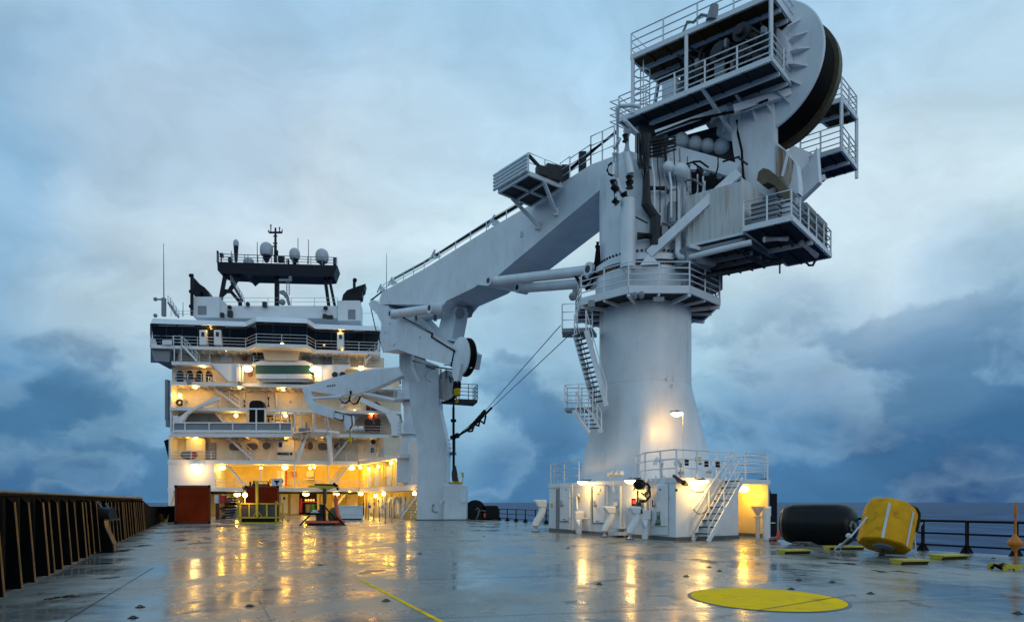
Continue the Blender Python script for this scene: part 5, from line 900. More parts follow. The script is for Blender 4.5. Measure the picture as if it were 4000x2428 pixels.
mb = MB()
for pts in ([(2236, 1890), (2236, 2070)], [(2368, 1900), (2366, 2080)], [(2440, 1990), (2440, 2096)], [(2395, 1880), (2396, 1915), (2400, 1918)], [(2255, 1990), (2252, 1935), (2258, 1928), (2264, 1938)], [(2485, 1880), (2488, 1990)], [(2270, 2020), (2282, 2024), (2300, 2024)], [(2250, 2075), (2262, 2030), (2262, 1990)]): mb.tube([Q1.at(x, y, .15) for x, y in pts], .045, 6)
obj('wall_pipe', mb, WHITE, PH)
for x, y, yb in ((2262, 2000, 2076), (2520, 1996, 2094)):
    mb = MB(); p = Q1.at(x, y, .35); mb.boxv(p + V((-.2, -.15, -.35)), V((.42, 0, 0)), V((0, .4, 0)), UP * .4); mb.cyl(V((p.x, p.y, 0)), p + V((0, 0, -.35)), .14, .16, 10); mb.prism([p + V((-.2, -.16, -.35)), p + V((.1, -.16, -.35)), p + V((-.02, -.3, -.75))], (.08, .25, 0)); obj('vent_box', mb, WHITE, PH, bevel=.02)
mb = MB(); q1(mb, 2374, 2058, 2420, 2064, .5, .5); q1(mb, 2376, 2076, 2420, 2090, .5, .5); obj('foot_step', mb, WHITE, PH)
# hose reel and covers hung on the wall
t = thing('hose_reel', 'black hose reel with hanging hoses under the middle lamp of the white house', 'hose reel', Q1.at(2500, 1900, .4))
mb = MB(); a = Q1.at(2500, 1891, .15); d = (Q1.back * -1 * .55 + Q1.along * .5).normalized(); mb.lathe(a, [(.24, 0), (.24, .05), (.12, .06), (.12, .24), (.24, .25), (.24, .3)], 18, d); obj('reel', mb, RUBBER, t, smooth=True)
mb = MB()
for k, pts in enumerate(([(2505, 1884), (2530, 1888), (2538, 1900), (2530, 1925)], [(2510, 1890), (2534, 1894), (2536, 1915), (2512, 1932)], [(2506, 1925), (2522, 1930), (2538, 1918), (2540, 1935), (2528, 1952)], [(2520, 1936), (2530, 1945), (2524, 1956)], [(2488, 1880), (2482, 1900), (2474, 1912)], [(2491, 1915), (2491, 1960)])): mb.tube([Q1.at(x, y, .3 + .05 * k) for x, y in pts], .045, 6)
q1(mb, 2496, 1950, 2516, 1962, .4, .1); obj('hose', mb, RUBBER, t)
mb = MB(); mb.prism([Q1.at(x, y, .75) for x, y in ((2484, 1956), (2498, 1960), (2505, 2005), (2482, 2004))], Q1.back * .1); tag(obj('cover_bag', mb, CLOTH, bevel=.02), 'dark teal cover bag hanging below the hose reel', 'bag')
def swan(px, pyb, lab, s=1.0, flip=1, hd=26):
    g = G(px, pyb); t = thing('swan_neck_vent', lab, 'ventilator', g, 'white swan-neck ventilators round the pedestal house')
    k = s; dx = flip * .30 * k
    mb = MB(); mb.tube([g + V((0, 0, 0)), g + V((0, 0, .28 * k)), g + V((dx * .2, 0, .46 * k)), g + V((dx * .75, 0, .72 * k)), g + V((dx, 0, .92 * k)), g + V((dx, 0, 1.15 * k))], .165 * k, 12); obj('pipe', mb, WHITE, t, smooth=True)
    c = g + V((dx, 0, 0)); r0, r1 = [c + V((x * .18 * k, y * .18 * k, 1.05 * k)) for x, y in ((-1, -1), (1, -1), (1, 1), (-1, 1))], [c + V((x * k, y * .24 * k, z * k)) for x, y, z in ((-.42 * flip if flip > 0 else .2, -1, 1.42), (.2 if flip > 0 else .42, -1, 1.42), (.2 if flip > 0 else .42, 1, 1.42), (-.42 if flip > 0 else -.2, 1, 1.42))]
    mb = MB(); mb.add(r0 + r1, [(3, 2, 1, 0), (4, 5, 6, 7)] + [(i, (i + 1) % 4, (i + 1) % 4 + 4, i + 4) for i in range(4)]); obj('hood', mb, WHITE, t, bevel=.07)
    mb = MB(); mb.cyl(g, g + UP * .05, .18 * k, n=12); obj('flange', mb, SKIRT, t); return t
swan(2362, 2096, 'white swan-neck vent in front of the second door of the house'); swan(2460, 2106, 'white swan-neck vent below the hose reel, nearest the camera'); swan(2092, 2076, 'white swan-neck vent standing apart at the left corner of the house', 1.22)
t = thing('vent_cowl', 'white vent cowl with pipe at the lit right end of the house', 'ventilator', G(2990, 2106)); g = G(2994, 2106)
mb = MB(); mb.cyl(g, g + UP * 1.35, .16, n=14); mb.prism([g + V((x, -.1, z)) for x, z in ((-.16, 1.0), (.16, 1.0), (.16, 1.42), (-.10, 1.22))], (0, .25, 0)); obj('pipe', mb, WHITE, t, smooth=True)
mb = MB(); c = g + V((-.3, .2, 0)); mb.lathe(c, [(.05, 1.0), (.10, 1.1), (.28, 1.38), (.28, 1.42)], 14); mb.cyl(c, c + UP * .95, .10, n=10); mb.boxv(c + V((-.15, -.1, .94)), V((.3, 0, 0)), V((0, .2, 0)), UP * .05); mb.boxv(g + V((0, -.1, .70)), V((.35, 0, 0)), V((0, .2, 0)), UP * .03); obj('funnel', mb, CREAM, t, smooth=True)
t = thing('valve_stand', 'white pipe stand with black lever behind the foot of the stairway', 'valve', G(2828, 2104)); g = G(2830, 2102)
mb = MB(); mb.cyl(g, g + UP * .55, .11, n=10); mb.boxv(g + V((-.16, -.1, .5)), V((.34, 0, 0)), V((0, .2, 0)), UP * .04); mb.cyl(g + UP * .55, g + UP * .95, .16, .12, 10); mb.cyl(g + V((-.25, .1, 0)), g + V((-.25, .1, .45)), .08, n=8); obj('pipe', mb, WHITE, t); mb = MB(); mb.bar(g + V((-.02, -.15, .85)), g + V((.08, -.15, .68)), .05); obj('lever', mb, BLACK, t)
mb = MB(); a = Q2.at(2886, HZ, 0); a.z = 0; c = a + bk * 2.58 + Q2.along * .35
mb.boxv(c + UP * .35, Q2.along * 1.05, bk * -.08, UP * 1.75); o = obj('door', mb, CREAM, PH, bevel=.02); mb = MB(); [mb.bar(c + bk * -.12 + Q2.along * .15 + UP * z, c + bk * -.12 + Q2.along * (.15 + dx) + UP * (z + dz), .03) for z, dx, dz in ((1.45, 0, .3), (1.55, .15, 0), (1.68, .15, 0), (.95, 0, .25))]; obj('handle', mb, BLACK, o)
mb = MB(); c2 = W2 - Q2.along * .9 + bk * 2.3; mb.cyl(c2 + UP * .16, c2 + UP * 2.4, .09, n=10); mb.cyl(c2 + UP * 1.95, c2 + UP * 1.95 - Q2.along * .5, .09, n=10); [mb.boxv(c2 + Q2.along * x + bk * .2 + UP * z, Q2.along * .15, bk * -.06, UP * .08) for x, z in ((-1.0, 1.8), (-1.0, .8), (.3, 1.0))]; obj('wall_pipe', mb, CREAM, PH)
# stairway to the roof of the house
p0 = Q2.at(2766, HZ, .98); p0.z = 0; p1 = Q2.at(2905, HZ, .98); p1.z = HT - .02
a, b, c = stair(p0, p1, bk * .86, 9, .0, sw=.18); o = obj('stairway', a, WHITE, PH); obj('tread', b, DGREY, o)
mb = MB()
for off, l0, l1 in ((V((0, 0, 0)), 0, 1.0), (bk * .86, .0, 1.0)):
    d = p1 - p0
    mb.tube([p0 + off + UP * .02 + d * l0, p0 + off + d * l0 + UP * .95, p1 + off + UP * 1.0, p1 + off + d * .06 + UP * 1.0, p1 + off + d * .06 + UP * .0], .028, 6); mb.tube([p0 + off + UP * .5 + d * .02, p1 + off + UP * .5], .02, 6); mb.bar(p0 + off + d * .45, p0 + off + d * .45 + UP * .95, .05)
obj('handrail', mb, RAIL, o)
mb = MB(); mb.tube([Q2.at(x, y, .25) for x, y in ((2698, 1988), (2708, 1984), (2852, 1790), (2856, 1786))], .03, 6); obj('handrail', mb, RAIL, o)
mb = MB(); mb.tube([Q2.at(x, y, .3) for x, y in ((2708, 1986), (2716, 1998), (2730, 2006), (2745, 2004), (2764, 1992))], .018, 5); mb.tube([Q2.at(x, y, .1) for x, y in ((2632, 1860), (2655, 1885), (2684, 1893), (2704, 1915), (2722, 1920), (2760, 1918))], .02, 5); obj('cable', mb, BLACK, PH)
mb = MB(); mb.bar(Q2.at(2630, 1856, .2), Q2.at(2678, 1888, .2), .09); mb.cyl(Q2.at(2670, 1884, .2), Q2.at(2686, 1892, .2), .12, .06, 8); mb.ball(Q2.at(2642, 1913, .04), .06, n=8); obj('floodlight', mb, DGREY, PH)
# roof rails, vents and boxes
def onroof(px, Q, off=-.1, z=None): p = Q.at(px, HZ, off); p.z = HT if z is None else z; return p
mb = MB(); mb.rail([onroof(2415, Q1) + Q1.back * 1.0, onroof(2520, Q1, -.05), onroof(2642, Q1, -.05), onroof(2872, Q2, -.05)], 1.15, 3, .03, 1.3); mb.rail([onroof(2912, Q2, -.1), onroof(2998, Q2, -.1), onroof(2998, Q2, -.1) + bk * 2.5], 1.15, 3, .03, 1.2); mb.rail([onroof(2880, Q2, -2.5), onroof(2986, Q2, -2.5)], 1.2, 3, .03, 1.5)
mb.rail([W0 + UP * HT + V((.1, .2, 0)) + Q1.along * 0, W0 + UP * HT + V((1.4, 4.5, 0))], 1.1, 3, .03, .9); mb.rail([W0 + UP * HT + V((.1, .1, 0)), onroof(2262, Q1, -.2)], 1.1, 3, .03, 1.5); obj('railing', mb, RAIL, PH)
for px, h, r, dx in ((2560, .9, .11, .28), (2640, .8, .09, .2), (2790, .85, .08, .2)):
    p = onroof(px, Q2 if px > 2640 else Q1, -.9); mb = MB(); mb.tube([p + V((dx, 0, -.0)), p + V((dx, 0, h - .15)), p + V((dx * .8, 0, h)), p + V((dx * .35, 0, h + .03)), p + V((0, 0, h - .1)), p + V((0, 0, h - .25))], r, 10); obj('gooseneck_vent', mb, WHITE, PH, smooth=True)
for px, py in ((2682, 1806), (2759, 1811), (2803, 1813)):
    p = Q2.at(px, py, .02); mb = MB(); mb.boxv(p + V((-.08, -.05, -.12)), V((.16, 0, 0)), V((0, .08, 0)), UP * .11); mb.boxv(p + V((-.08, -.05, .01)), V((.16, 0, 0)), V((0, .08, 0)), UP * .11); obj('switch_box', mb, BLACK, PH)
mb = MB(); q1(mb, 2718, 1784, 2740, 1802, -.4, .05, Q2); obj('notice', mb, SIGNY, PH); mb = MB(); q1(mb, 2655, 1840, 2672, 1852, .05, .1, Q2); q1(mb, 2765, 1838, 2780, 1848, .05, .1, Q2); q1(mb, 2735, 1806, 2742, 1814, .0, .1, Q2); obj('junction_box', mb, GREY, PH)
mb = MB(); [mb.cyl(Q1.at(x, 1850, -.2), Q1.at(x + 12, 1846, .1), .16, .10, 10) for x in (2382, 2400, 2418)]; obj('pipe_end', mb, WHITE, PH, smooth=True)
mb = MB(); [mb.bar(Q1.at(x, 1888, .1), Q1.at(x, 1858, .1), .06) for x in (2562, 2596)]; mb.bar(Q1.at(2525, 1882, .1), Q1.at(2534, 1868, .1), .05); mb.bar(Q1.at(2534, 1868, .1), Q1.at(2550, 1882, .1), .05); obj('bracket', mb, WHITE, PH)
# ================================================================ BIG KNUCKLE BOOM CRANE
cY = 36.0; cX = 519 / F * cY; cR = 2.35
def zc(py, y=cY): return H + (HZ - py) / F * y
CB = V((cX, cY, 0)); K = thing('offshore_crane', 'huge white knuckle-boom crane with winch drum on a tall round pedestal', 'crane', V((cX, cY, HT)))
e1, e2 = V((-.8, .6, 0)), V((.70, .714, 0))
# pedestal : square foot lofted into a round tower
n = 48; rowsz = [(HT - .15 + (zc(1512) - HT + .15) * q / 6, q / 6) for q in range(7)]; rows = []
for z, t_ in rowsz:
    r_ = []
    for i in range(n):
        a = 2 * math.pi * i / n; sq = 3.72 / (abs(math.cos(a + .21)) + abs(math.sin(a + .21))); r = sq + (cR - sq) * t_; r_.append(CB + V((r * math.cos(a), r * math.sin(a), z)))
    rows.append(r_)
mb = MB(); loop(mb, rows); obj('pedestal_foot', mb, CRANE, K, smooth=True)
mb = MB(); mb.lathe(CB, [(cR, zc(1512)), (cR, zc(1190))], 64); obj('pedestal', mb, CRANE, K, smooth=True)
mb = MB(); mb.lathe(CB, [(cR + .012, zc(1514)), (cR + .012, zc(1511))], 64); [mb.box(P(x, y, cY - cR), (.08, .12, .14)) for x, y in ((2607, 1478), (2664, 1489), (2630, 1502))]; obj('weld_seam', mb, CRANE, K, smooth=True)
# octagonal walkway
zw = 11.75; ro = 3.75
octa = [CB + V((ro * math.cos(R(22.5 + 45 * i)), ro * math.sin(R(22.5 + 45 * i)), zw)) for i in range(8)]
mb = MB(); loop(mb, [[p - UP * .30 for p in octa], octa]); obj('walkway', mb, GRATE, K)
mb = MB()
for i in range(8):
    a, b = octa[i], octa[(i + 1) % 8]; c = CB + (a - CB) * .63; c.z = zw; d = CB + (b - CB) * .63; d.z = zw
    mb.bar(a - UP * .15, b - UP * .15, .10, .36); mb.bar(a - UP * .40, c - UP * .40, .16, .16); mb.bar(c - UP * .40, d - UP * .40, .14, .14); m_ = (a + b) / 2; mi = (c + d) / 2; mb.bar(m_ - UP * .38, mi - UP * .38, .10, .12)
obj('walkway_beam', mb, RAIL, K)
mb = MB(); mb.rail([octa[i] for i in (3, 4, 5, 6, 7, 0, 1)], 1.15, 4, .032, 1.5); obj('railing', mb, RAIL, K)
mb = MB(); [mb.ball(P(x, y, cY - ro - .1), .16, (1, 1, 1.2), 8) for x, y in ((2478, 1155), (2505, 1152))]; mb.box(P(2572, 1170, cY - ro), (.5, .2, .2)); mb.box(P(2310, 1186, cY - ro + .4), (.3, .2, .3)); mb.ball(P(2238, 1158, cY - 1), .22, n=8); mb.box(P(2246, 1140, cY - 1), (.25, .2, .25)); mb.ball(P(2672, 1112, cY - ro + .9), .17, (1, 1, 1.3), 8); obj('floodlight', mb, GREY, K)
# slew ring and rotating tower
mb = MB(); mb.lathe(CB, [(2.56, zc(1190) - .1), (2.56, 13.1)], 64); obj('slew_housing', mb, CRANE, K, smooth=True)
mb = MB(); mb.lathe(CB, [(2.40, 13.0), (2.40, 13.35)], 64); [mb.box(CB + V((2.5 * math.cos(a), 2.5 * math.sin(a), 13.22)), (.10, .10, .2), a) for a in [i * .0654 for i in range(96)]]; obj('slew_teeth', mb, mat('red_lead', (.16, .03, .01), .5, var=.5, scale=6, dirt=(.35, .2, .02), dirt_amt=.7, dscale=(6, 6, 6)), K)
mb = MB(); mb.lathe(CB, [(2.66, 13.35), (2.66, 13.62), (2.38, 13.82)], 64); obj('slew_flange', mb, CRANE, K, smooth=True)
mb = MB(); mb.lathe(CB, [(cR, 13.7), (cR, 18.35)], 64); obj('tower', mb, CRANE, K, smooth=True)
mb = MB(); mb.bar(P(2545, 650, 36.6), P(2545, 500, 36.6), 1.5, 1.5); obj('tower_shade_box', mb, DGREY, K)  # dark box stands in for the shaded space above the tower
mb = MB(); [mb.ball(CB + V((2.45 * math.cos(a), 2.45 * math.sin(a), 13.84)), .07, n=6) for a in [-2.9 + i * .09 for i in range(32)]]; obj('bolt_row', mb, DGREY, K)
# ---- boom
BP = Plane(((345 / F) * 36.0, 36.0), (((1480 - 2000) / F) * 61.0, 61.0))
def bpl(pts, off=0): return [BP.at(x, y, off) for x, y in pts]
bw_ = 2.7
prof = [(2450, 585), (2391, 612), (2308, 643), (2226, 695), (2065, 804), (1900, 900), (1780, 974), (1657, 1050), (1540, 1114), (1492, 1140), (1482, 1170), (1486, 1188), (1697, 1190), (1713, 1216), (1745, 1174), (1853, 1122), (1865, 1112), (1925, 1118), (1946, 1075), (2345, 740), (2450, 735)]
mb = MB(); mb.prism(bpl(prof), BP.back * bw_); BO = obj('boom', mb, CRANE, K)
mb = MB(); r_ = [(2308, 645), (2226, 697), (2065, 806), (1900, 902), (1780, 976), (1657, 1052), (1540, 1116), (1496, 1140)]
for o_ in (-.15,): mb.rail([BP.at(x, y, o_) for x, y in r_[2:]], .62, 2, .03, 2.2)
mb.rail([BP.at(x, y, -.15) for x, y in r_[:2]], 1.1, 3, .035, 1.3); mb.rail([BP.at(2400, 606, -.15), BP.at(2308, 643, -.15)], 1.5, 3, .035, 1.2); obj('boom_railing', mb, RAIL, BO)
mb = MB(); mb.tube([BP.at(x, y - 28, -.5) for x, y in [(2412, 540), (2308, 622), (2226, 690)] + r_[2:7]], .10, 6); mb.tube([BP.at(1500, 1132, -.6), BP.at(1450, 1172, -.5)], .1); obj('hoist_rope', mb, ROPE, BO)
mb = MB()
for x, y in ((1920, 880), (1690, 1010), (1525, 1112), (1482, 1138)): p = BP.at(x, y, -.3); mb.prism([p, p + V((.5, -.2, .1)), p + V((.1, 0, .5))], BP.back * .2); mb.bar(p + BP.along * -.4 + UP * .55, p + BP.along * .5 + UP * .05, .10)
obj('rope_guide', mb, RAIL, BO)
mb = MB(); [mb.box(BP.at(x, y, .03), (.12, .12, .3)) for x, y in ((2036, 915), (1520, 1180))]; obj('lug', mb, CRANE, BO)
# side platform with pipes on the boom
mb = MB(); zp = BP.at(2190, 725, .2).z; pa, pb_ = BP.at(2188, 722, .1), BP.at(2085, 797, .1); pb_.z = pa.z = (pa.z + pb_.z) / 2; zz = pa.z
q = [G(2190, 722, zz), G(2065, 672, zz), G(1948, 742, zz), G(2075, 795, zz)]
mb.prism(q, UP * -.12); o = obj('boom_platform', mb, GRATE, BO)
mb = MB(); [mb.bar(q[i] - UP * .08, q[(i + 1) % 4] - UP * .08, .12, .22) for i in range(4)]; mb.bar(q[0].lerp(q[1], .5) - UP * .2, q[2].lerp(q[3], .5) - UP * .2, .12); mb.bar(q[1].lerp(q[2], .5) - UP * .2, q[3].lerp(q[0], .5) - UP * .2, .12)
for a, b in ((q[0].lerp(q[1], .55), (2172, 830)), (q[2].lerp(q[3], .4), (2100, 880))): mb.bar(a - UP * .15, BP.at(*b, .1), .16)
[mb.box(BP.at(x, y, .08), (.3, .2, .4)) for x, y in ((2172, 828), (2100, 884))]; obj('platform_frame', mb, RAIL, BO)
mb = MB(); mb.rail([q[0], q[1], q[2]], 1.05, 2, .03, 1.4); mb.rail([BP.at(2226, 697, .1), BP.at(2188, 722, .1)], 1.2, 3, .03, 1.0); obj('platform_railing', mb, RAIL, BO)
mb = MB()
for k in range(5): z = .05 + .2 * k; a, b = q[1] + UP * z, q[2] + UP * z; d = (b - a).normalized(); mb.cyl(a - d * .1 + (q[1] - q[0]).normalized() * .15, b + d * .25 + (q[1] - q[0]).normalized() * .15, .085, n=10)
obj('pipe_rack', mb, BOXW, BO, smooth=True)
mb = MB(); mb.box(q[0].lerp(q[1], .25) + UP * .45, (.9, .5, .8), .4); mb.box(q[0].lerp(q[1], .6) + UP * .3, (.6, .4, .5), .4); mb.bar(q[1] + UP * .9, q[0].lerp(q[1], .4) + UP * .2, .14); mb.box(BP.at(2210, 680, -.4), (.5, .4, .9)); mb.box(BP.at(2275, 640, -.4), (.4, .4, 1.2)); obj('platform_gear', mb, DGREY, BO)
# ---- luffing rams
for (x0, y0), (x1, y1), o_, r in (((1927, 1099), (2316, 1055), .35, .29), ((2039, 1126), (2300, 1104), -1.6, .29)):
    mb = MB(); mb.cyl(BP.at(x0, y0, o_), BP.at(x1, y1, o_), r, n=18); mb.cyl(BP.at(x0, y0, o_) - BP.back * .38, BP.at(x0, y0, o_) + BP.back * .38, .34, n=16); mb.cyl(BP.at(x1, y1, o_) - BP.back * .35, BP.at(x1, y1, o_) + BP.back * .35, .36, n=16); o = obj('luffing_ram', mb, CRANE, K, smooth=True)
    mb = MB(); mb.cyl(BP.at(x0, y0, o_) - BP.back * .41, BP.at(x0, y0, o_) - BP.back * .37, .17, n=14); mb.cyl(BP.at(x1, y1, o_) - BP.back * .38, BP.at(x1, y1, o_) - BP.back * .34, .19, n=14); obj('pin', mb, DGREY, o)
mb = MB(); mb.bar(BP.at(2300, 1060, -.4), P(2400, 1040, 35.5), .7, .5); obj('ram_lug', mb, CRANE, K)
mb = MB()
for pts in ([(2335, 945), (2332, 985), (2328, 1020), (2310, 1080), (2285, 1108), (2262, 1100), (2240, 1062), (2245, 1058)], [(2330, 960), (2338, 1010), (2325, 1060), (2300, 1095), (2275, 1085), (2262, 1058)], [(2338, 960), (2342, 1030), (2310, 1110), (2290, 1130)]): mb.tube([BP.at(x, y, .45) for x, y in pts], .09, 6)
obj('hydraulic_hose', mb, ROPE, K)
# ---- folded jib
jo = -.1; jw = 2.4
jprof = [(1440, 1186), (1452, 1170), (1470, 1176), (1486, 1190), (1516, 1192), (1540, 1238), (1689, 1307), (1771, 1371), (1761, 1431), (1733, 1419), (1653, 1399), (1608, 1383), (1552, 1363), (1500, 1375), (1488, 1347), (1484, 1311), (1490, 1262), (1472, 1226), (1446, 1200)]
mb = MB(); mb.prism(bpl(jprof, jo), BP.back * jw); J = obj('knuckle_jib', mb, CRANE, K)
mb = MB(); mb.prism(bpl([(1488, 1318), (1500, 1308), (1542, 1340), (1534, 1352)], jo + .05), BP.back * .05); [mb.box(BP.at(x, y, jo + .02), (.14, .14, .2)) for x, y in ((1523, 1261), (1504, 1296), (1640, 1316))]; obj('pad_plate', mb, BOXW, J)
mb = MB(); mb.tube([BP.at(x, y, jo + .1) for x, y in ((1576, 1240), (1689, 1303), (1686, 1316), (1775, 1370), (1763, 1430))], .07, 6); mb.tube([BP.at(x, y, jo + .06) for x, y in ((1613, 1409), (1700, 1432), (1770, 1443))], .06, 6); mb.tube([BP.at(1446, 1190, jo - .4), BP.at(1466, 1280, jo - .4), BP.at(1490, 1350, jo - .4), BP.at(1500, 1376, jo - .3)], .05, 6); obj('edge_cable', mb, ROPE, J)
for (x0, y0), (x1, y1), o_ in (((1536, 1226), (1697, 1205), .5), ((1640, 1240), (1735, 1225), -1.3)):
    mb = MB(); mb.cyl(BP.at(x0, y0, o_), BP.at(x1, y1, o_), .34, n=18); mb.cyl(BP.at(x1, y1, o_) - BP.back * .42, BP.at(x1, y1, o_) + BP.back * .42, .42, n=16); mb.cyl(BP.at(x0, y0, o_) - BP.back * .3, BP.at(x0, y0, o_) + BP.back * .3, .4, n=16); o = obj('jib_ram', mb, CRANE, K, smooth=True)
    mb = MB(); mb.cyl(BP.at(x1, y1, o_) - BP.back * .46, BP.at(x1, y1, o_) - BP.back * .41, .2, n=14); mb.cyl(BP.at(x0, y0, o_) - BP.back * .34, BP.at(x0, y0, o_) - BP.back * .29, .2, n=14); obj('pin', mb, DGREY, o)
mb = MB(); mb.prism(bpl([(1580, 1240), (1640, 1232), (1700, 1296), (1708, 1304)], -1.0), BP.back * .8); mb.prism(bpl([(1733, 1182), (1785, 1195), (1778, 1250), (1765, 1320), (1770, 1332), (1690, 1318), (1712, 1290), (1722, 1248)], -.9), BP.back * 1.0); obj('link_strut', mb, CRANE, K)
mb = MB(); mb.prism(bpl([(1700, 1216), (1830, 1200), (1820, 1234), (1780, 1245), (1720, 1240)], -1.8), BP.back * .5); mb.cyl(BP.at(1797, 1224, -1.0), BP.at(1797, 1224, -1.4), .36, n=14); mb.bar(BP.at(1700, 1215, -.4), BP.at(1700, 1252, -.4), .25); obj('hinge_lug', mb, GREY, K)
mb = MB(); c = BP.at(1797, 1392, jo - .2); ax_ = BP.back; mb.lathe(c, [(.2, -.12), (1.2, -.1), (1.38, -.03), (1.38, .06)], 32, ax_); SH = obj('sheave', mb, CRANE, J, smooth=True)
mb = MB(); mb.lathe(c, [(1.3, .05), (1.24, .10), (1.24, .42), (1.38, .5), (1.38, .6), (.3, .62)], 32, ax_); obj('sheave_groove', mb, ROPE, J, smooth=True)
mb = MB(); mb.prism(bpl([(1775, 1378), (1795, 1384), (1800, 1420), (1795, 1445), (1788, 1486), (1774, 1488), (1768, 1470), (1764, 1435)], jo + .1), BP.back * .3); mb.box(BP.at(1748, 1420, jo + .2), (.5, .3, .2)); mb.box(BP.at(1836, 1425, jo - .6), (.3, .3, .5)); obj('rope_guard', mb, BOXW, J)
# ---- winch platforms
zL, zU = 21.45, 24.35
def quad(A, B, C): return [A, B, C, A + (C - B)]
Lq = quad(G(2417, 468, zL), G(3013, 228, zL), G(3105, 346, zL)); Uq = quad(G(2466, 224, zU), G(3018, -21, zU), G(3105, 100, zU))
def deckq(nm, q, m, th=.12, beams=5, bm_=RAIL, par=None, cross=2):
    mb = MB(); mb.prism(q, UP * -th); o = obj(nm, mb, m, par or K)
    mb = MB(); [mb.bar(q[i] - UP * .02, q[(i + 1) % 4] - UP * .02, .12, .24) for i in range(4)]
    for k in range(1, cross + 1): f = k / (cross + 1); mb.bar(q[0].lerp(q[3], f) - UP * (th + .1), q[1].lerp(q[2], f) - UP * (th + .1), .12, .2)
    obj('edge_beam', mb, bm_, o)
    mb = MB()
    for k in range(1, beams + 1): f = k / (beams + 1); mb.bar(q[0].lerp(q[1], f) - UP * (th + .03), q[3].lerp(q[2], f) - UP * (th + .03), .07, .07)
    obj('joist', mb, m if bm_ is not m else GREY, o); return o
lo_ = deckq('lower_platform', Lq, GRATE); up_ = deckq('upper_platform', Uq, BROWNP, beams=7, bm_=RAIL)
mb = MB(); mb.rail([Lq[3], Lq[0], Lq[1], Lq[2]], 1.2, 4, .035, 1.5); obj('railing', mb, RAIL, lo_)
mb = MB(); mb.rail([Uq[3], Uq[0], Uq[1], Uq[2]], 1.2, 3, .035, 1.9); obj('railing', mb, RAIL, up_)
mb = MB()
for f in (0.01, .42, .99): u_ = Uq[0].lerp(Uq[1], f); mb.bar(V((u_.x, u_.y, zL)), u_, .15)
mb.bar(Lq[2], Uq[2], .15); mb.bar(Lq[3], Uq[3], .15); obj('platform_post', mb, RAIL, K)
# cage ladder and loops at left end
mb = MB(); c = Lq[0].lerp(Lq[1], .16).lerp(Lq[3], .2)
for z in (.5, 1.1, 1.7, 2.3): mb.tube([c + V((.42 * math.cos(a), .42 * math.sin(a), z)) for a in [i * .63 for i in range(10)]], .035, 5, closed=True)
[mb.bar(c + V((.4 * math.cos(a), .4 * math.sin(a), 0)), c + V((.4 * math.cos(a), .4 * math.sin(a), 2.8)), .05) for a in (0, 1.57, 3.14, 4.7)]; obj('cage_ladder', mb, RAIL, K)
mb = MB()
for z in (0.0, .35, .7, 1.05): mb.tube([Lq[0] + UP * z, Lq[0] + e1 * .45 - e2 * .1 + UP * z, Lq[0] + e1 * .3 + e2 * .9 + UP * z, Lq[3] + UP * z], .03, 5)
obj('railing', mb, RAIL, K)
# machinery between the platforms
c0 = Lq[0]; ex = (Lq[1] - Lq[0]); ey = (Lq[3] - Lq[0])
def at(u, v, z): return c0 + ex * u + ey * v + UP * z
mb = MB(); mb.boxv(at(.34, .5, .05), ex * .60, ey * .5, UP * 2.5); obj('winch_frame', mb, DGREY, K)
mb = MB()
for u, v, z, r in ((.55, .45, 1.0, .45), (.68, .4, 1.5, .5), (.82, .4, .9, .45), (.82, .35, 1.9, .42)): mb.cyl(at(u, v, z), at(u, v, z) + e2 * .9 * -1, r, n=16); mb.cyl(at(u, v, z) - e2 * .9, at(u, v, z) - e2 * 1.15, r * .55, n=12)
obj('winch_motor', mb, DGREY, K, smooth=True)
mb = MB(); random.seed(11)
for k in range(16):
    u = .45 + .5 * random.random(); p = at(u, .2, .2 + random.random()); mb.tube([p, p + V((random.uniform(-.3, .3), -.1, .5)), p + V((random.uniform(-.6, .6), .1, 1.0)), p + V((random.uniform(-.8, .8), .4, 1.5))], random.choice((.04, .06, .08)), 6)
for k in range(10): p = at(.44 + .52 * random.random(), .15 + .2 * random.random(), .2 + 1.6 * random.random()); mb.box(p, (random.uniform(.2, .5), .3, random.uniform(.2, .6)), .9)
obj('hydraulic_gear', mb, DGREY, K)
mb = MB()
for k in range(9): p = at(.5 + .45 * random.random(), .12, .3 + 2.0 * random.random()); mb.box(p, (random.uniform(.15, .35), .15, random.uniform(.15, .4)), .6)
mb.boxv(at(.64, .12, .15), ex * .06, ey * .05, UP * 1.2); obj('valve_block', mb, GREY, K)
mb = MB(); mb.boxv(at(.285, .14, .1), ex * .10, ey * .25, UP * 1.15); obj('cabinet', mb, BOXW, K)
mb = MB(); mb.cyl(Uq[0].lerp(Uq[1], .60) + UP * .05, Uq[0].lerp(Uq[1], .62) + UP * .7, .28, .2, 10); mb.tube([Uq[0].lerp(Uq[1], .50) + UP * z + e1 * d for d, z in ((.7, .1), (.5, .5), (.2, .35), (-.2, .55), (-.6, .3))], .07, 6); obj('roof_vent', mb, GREY, K)
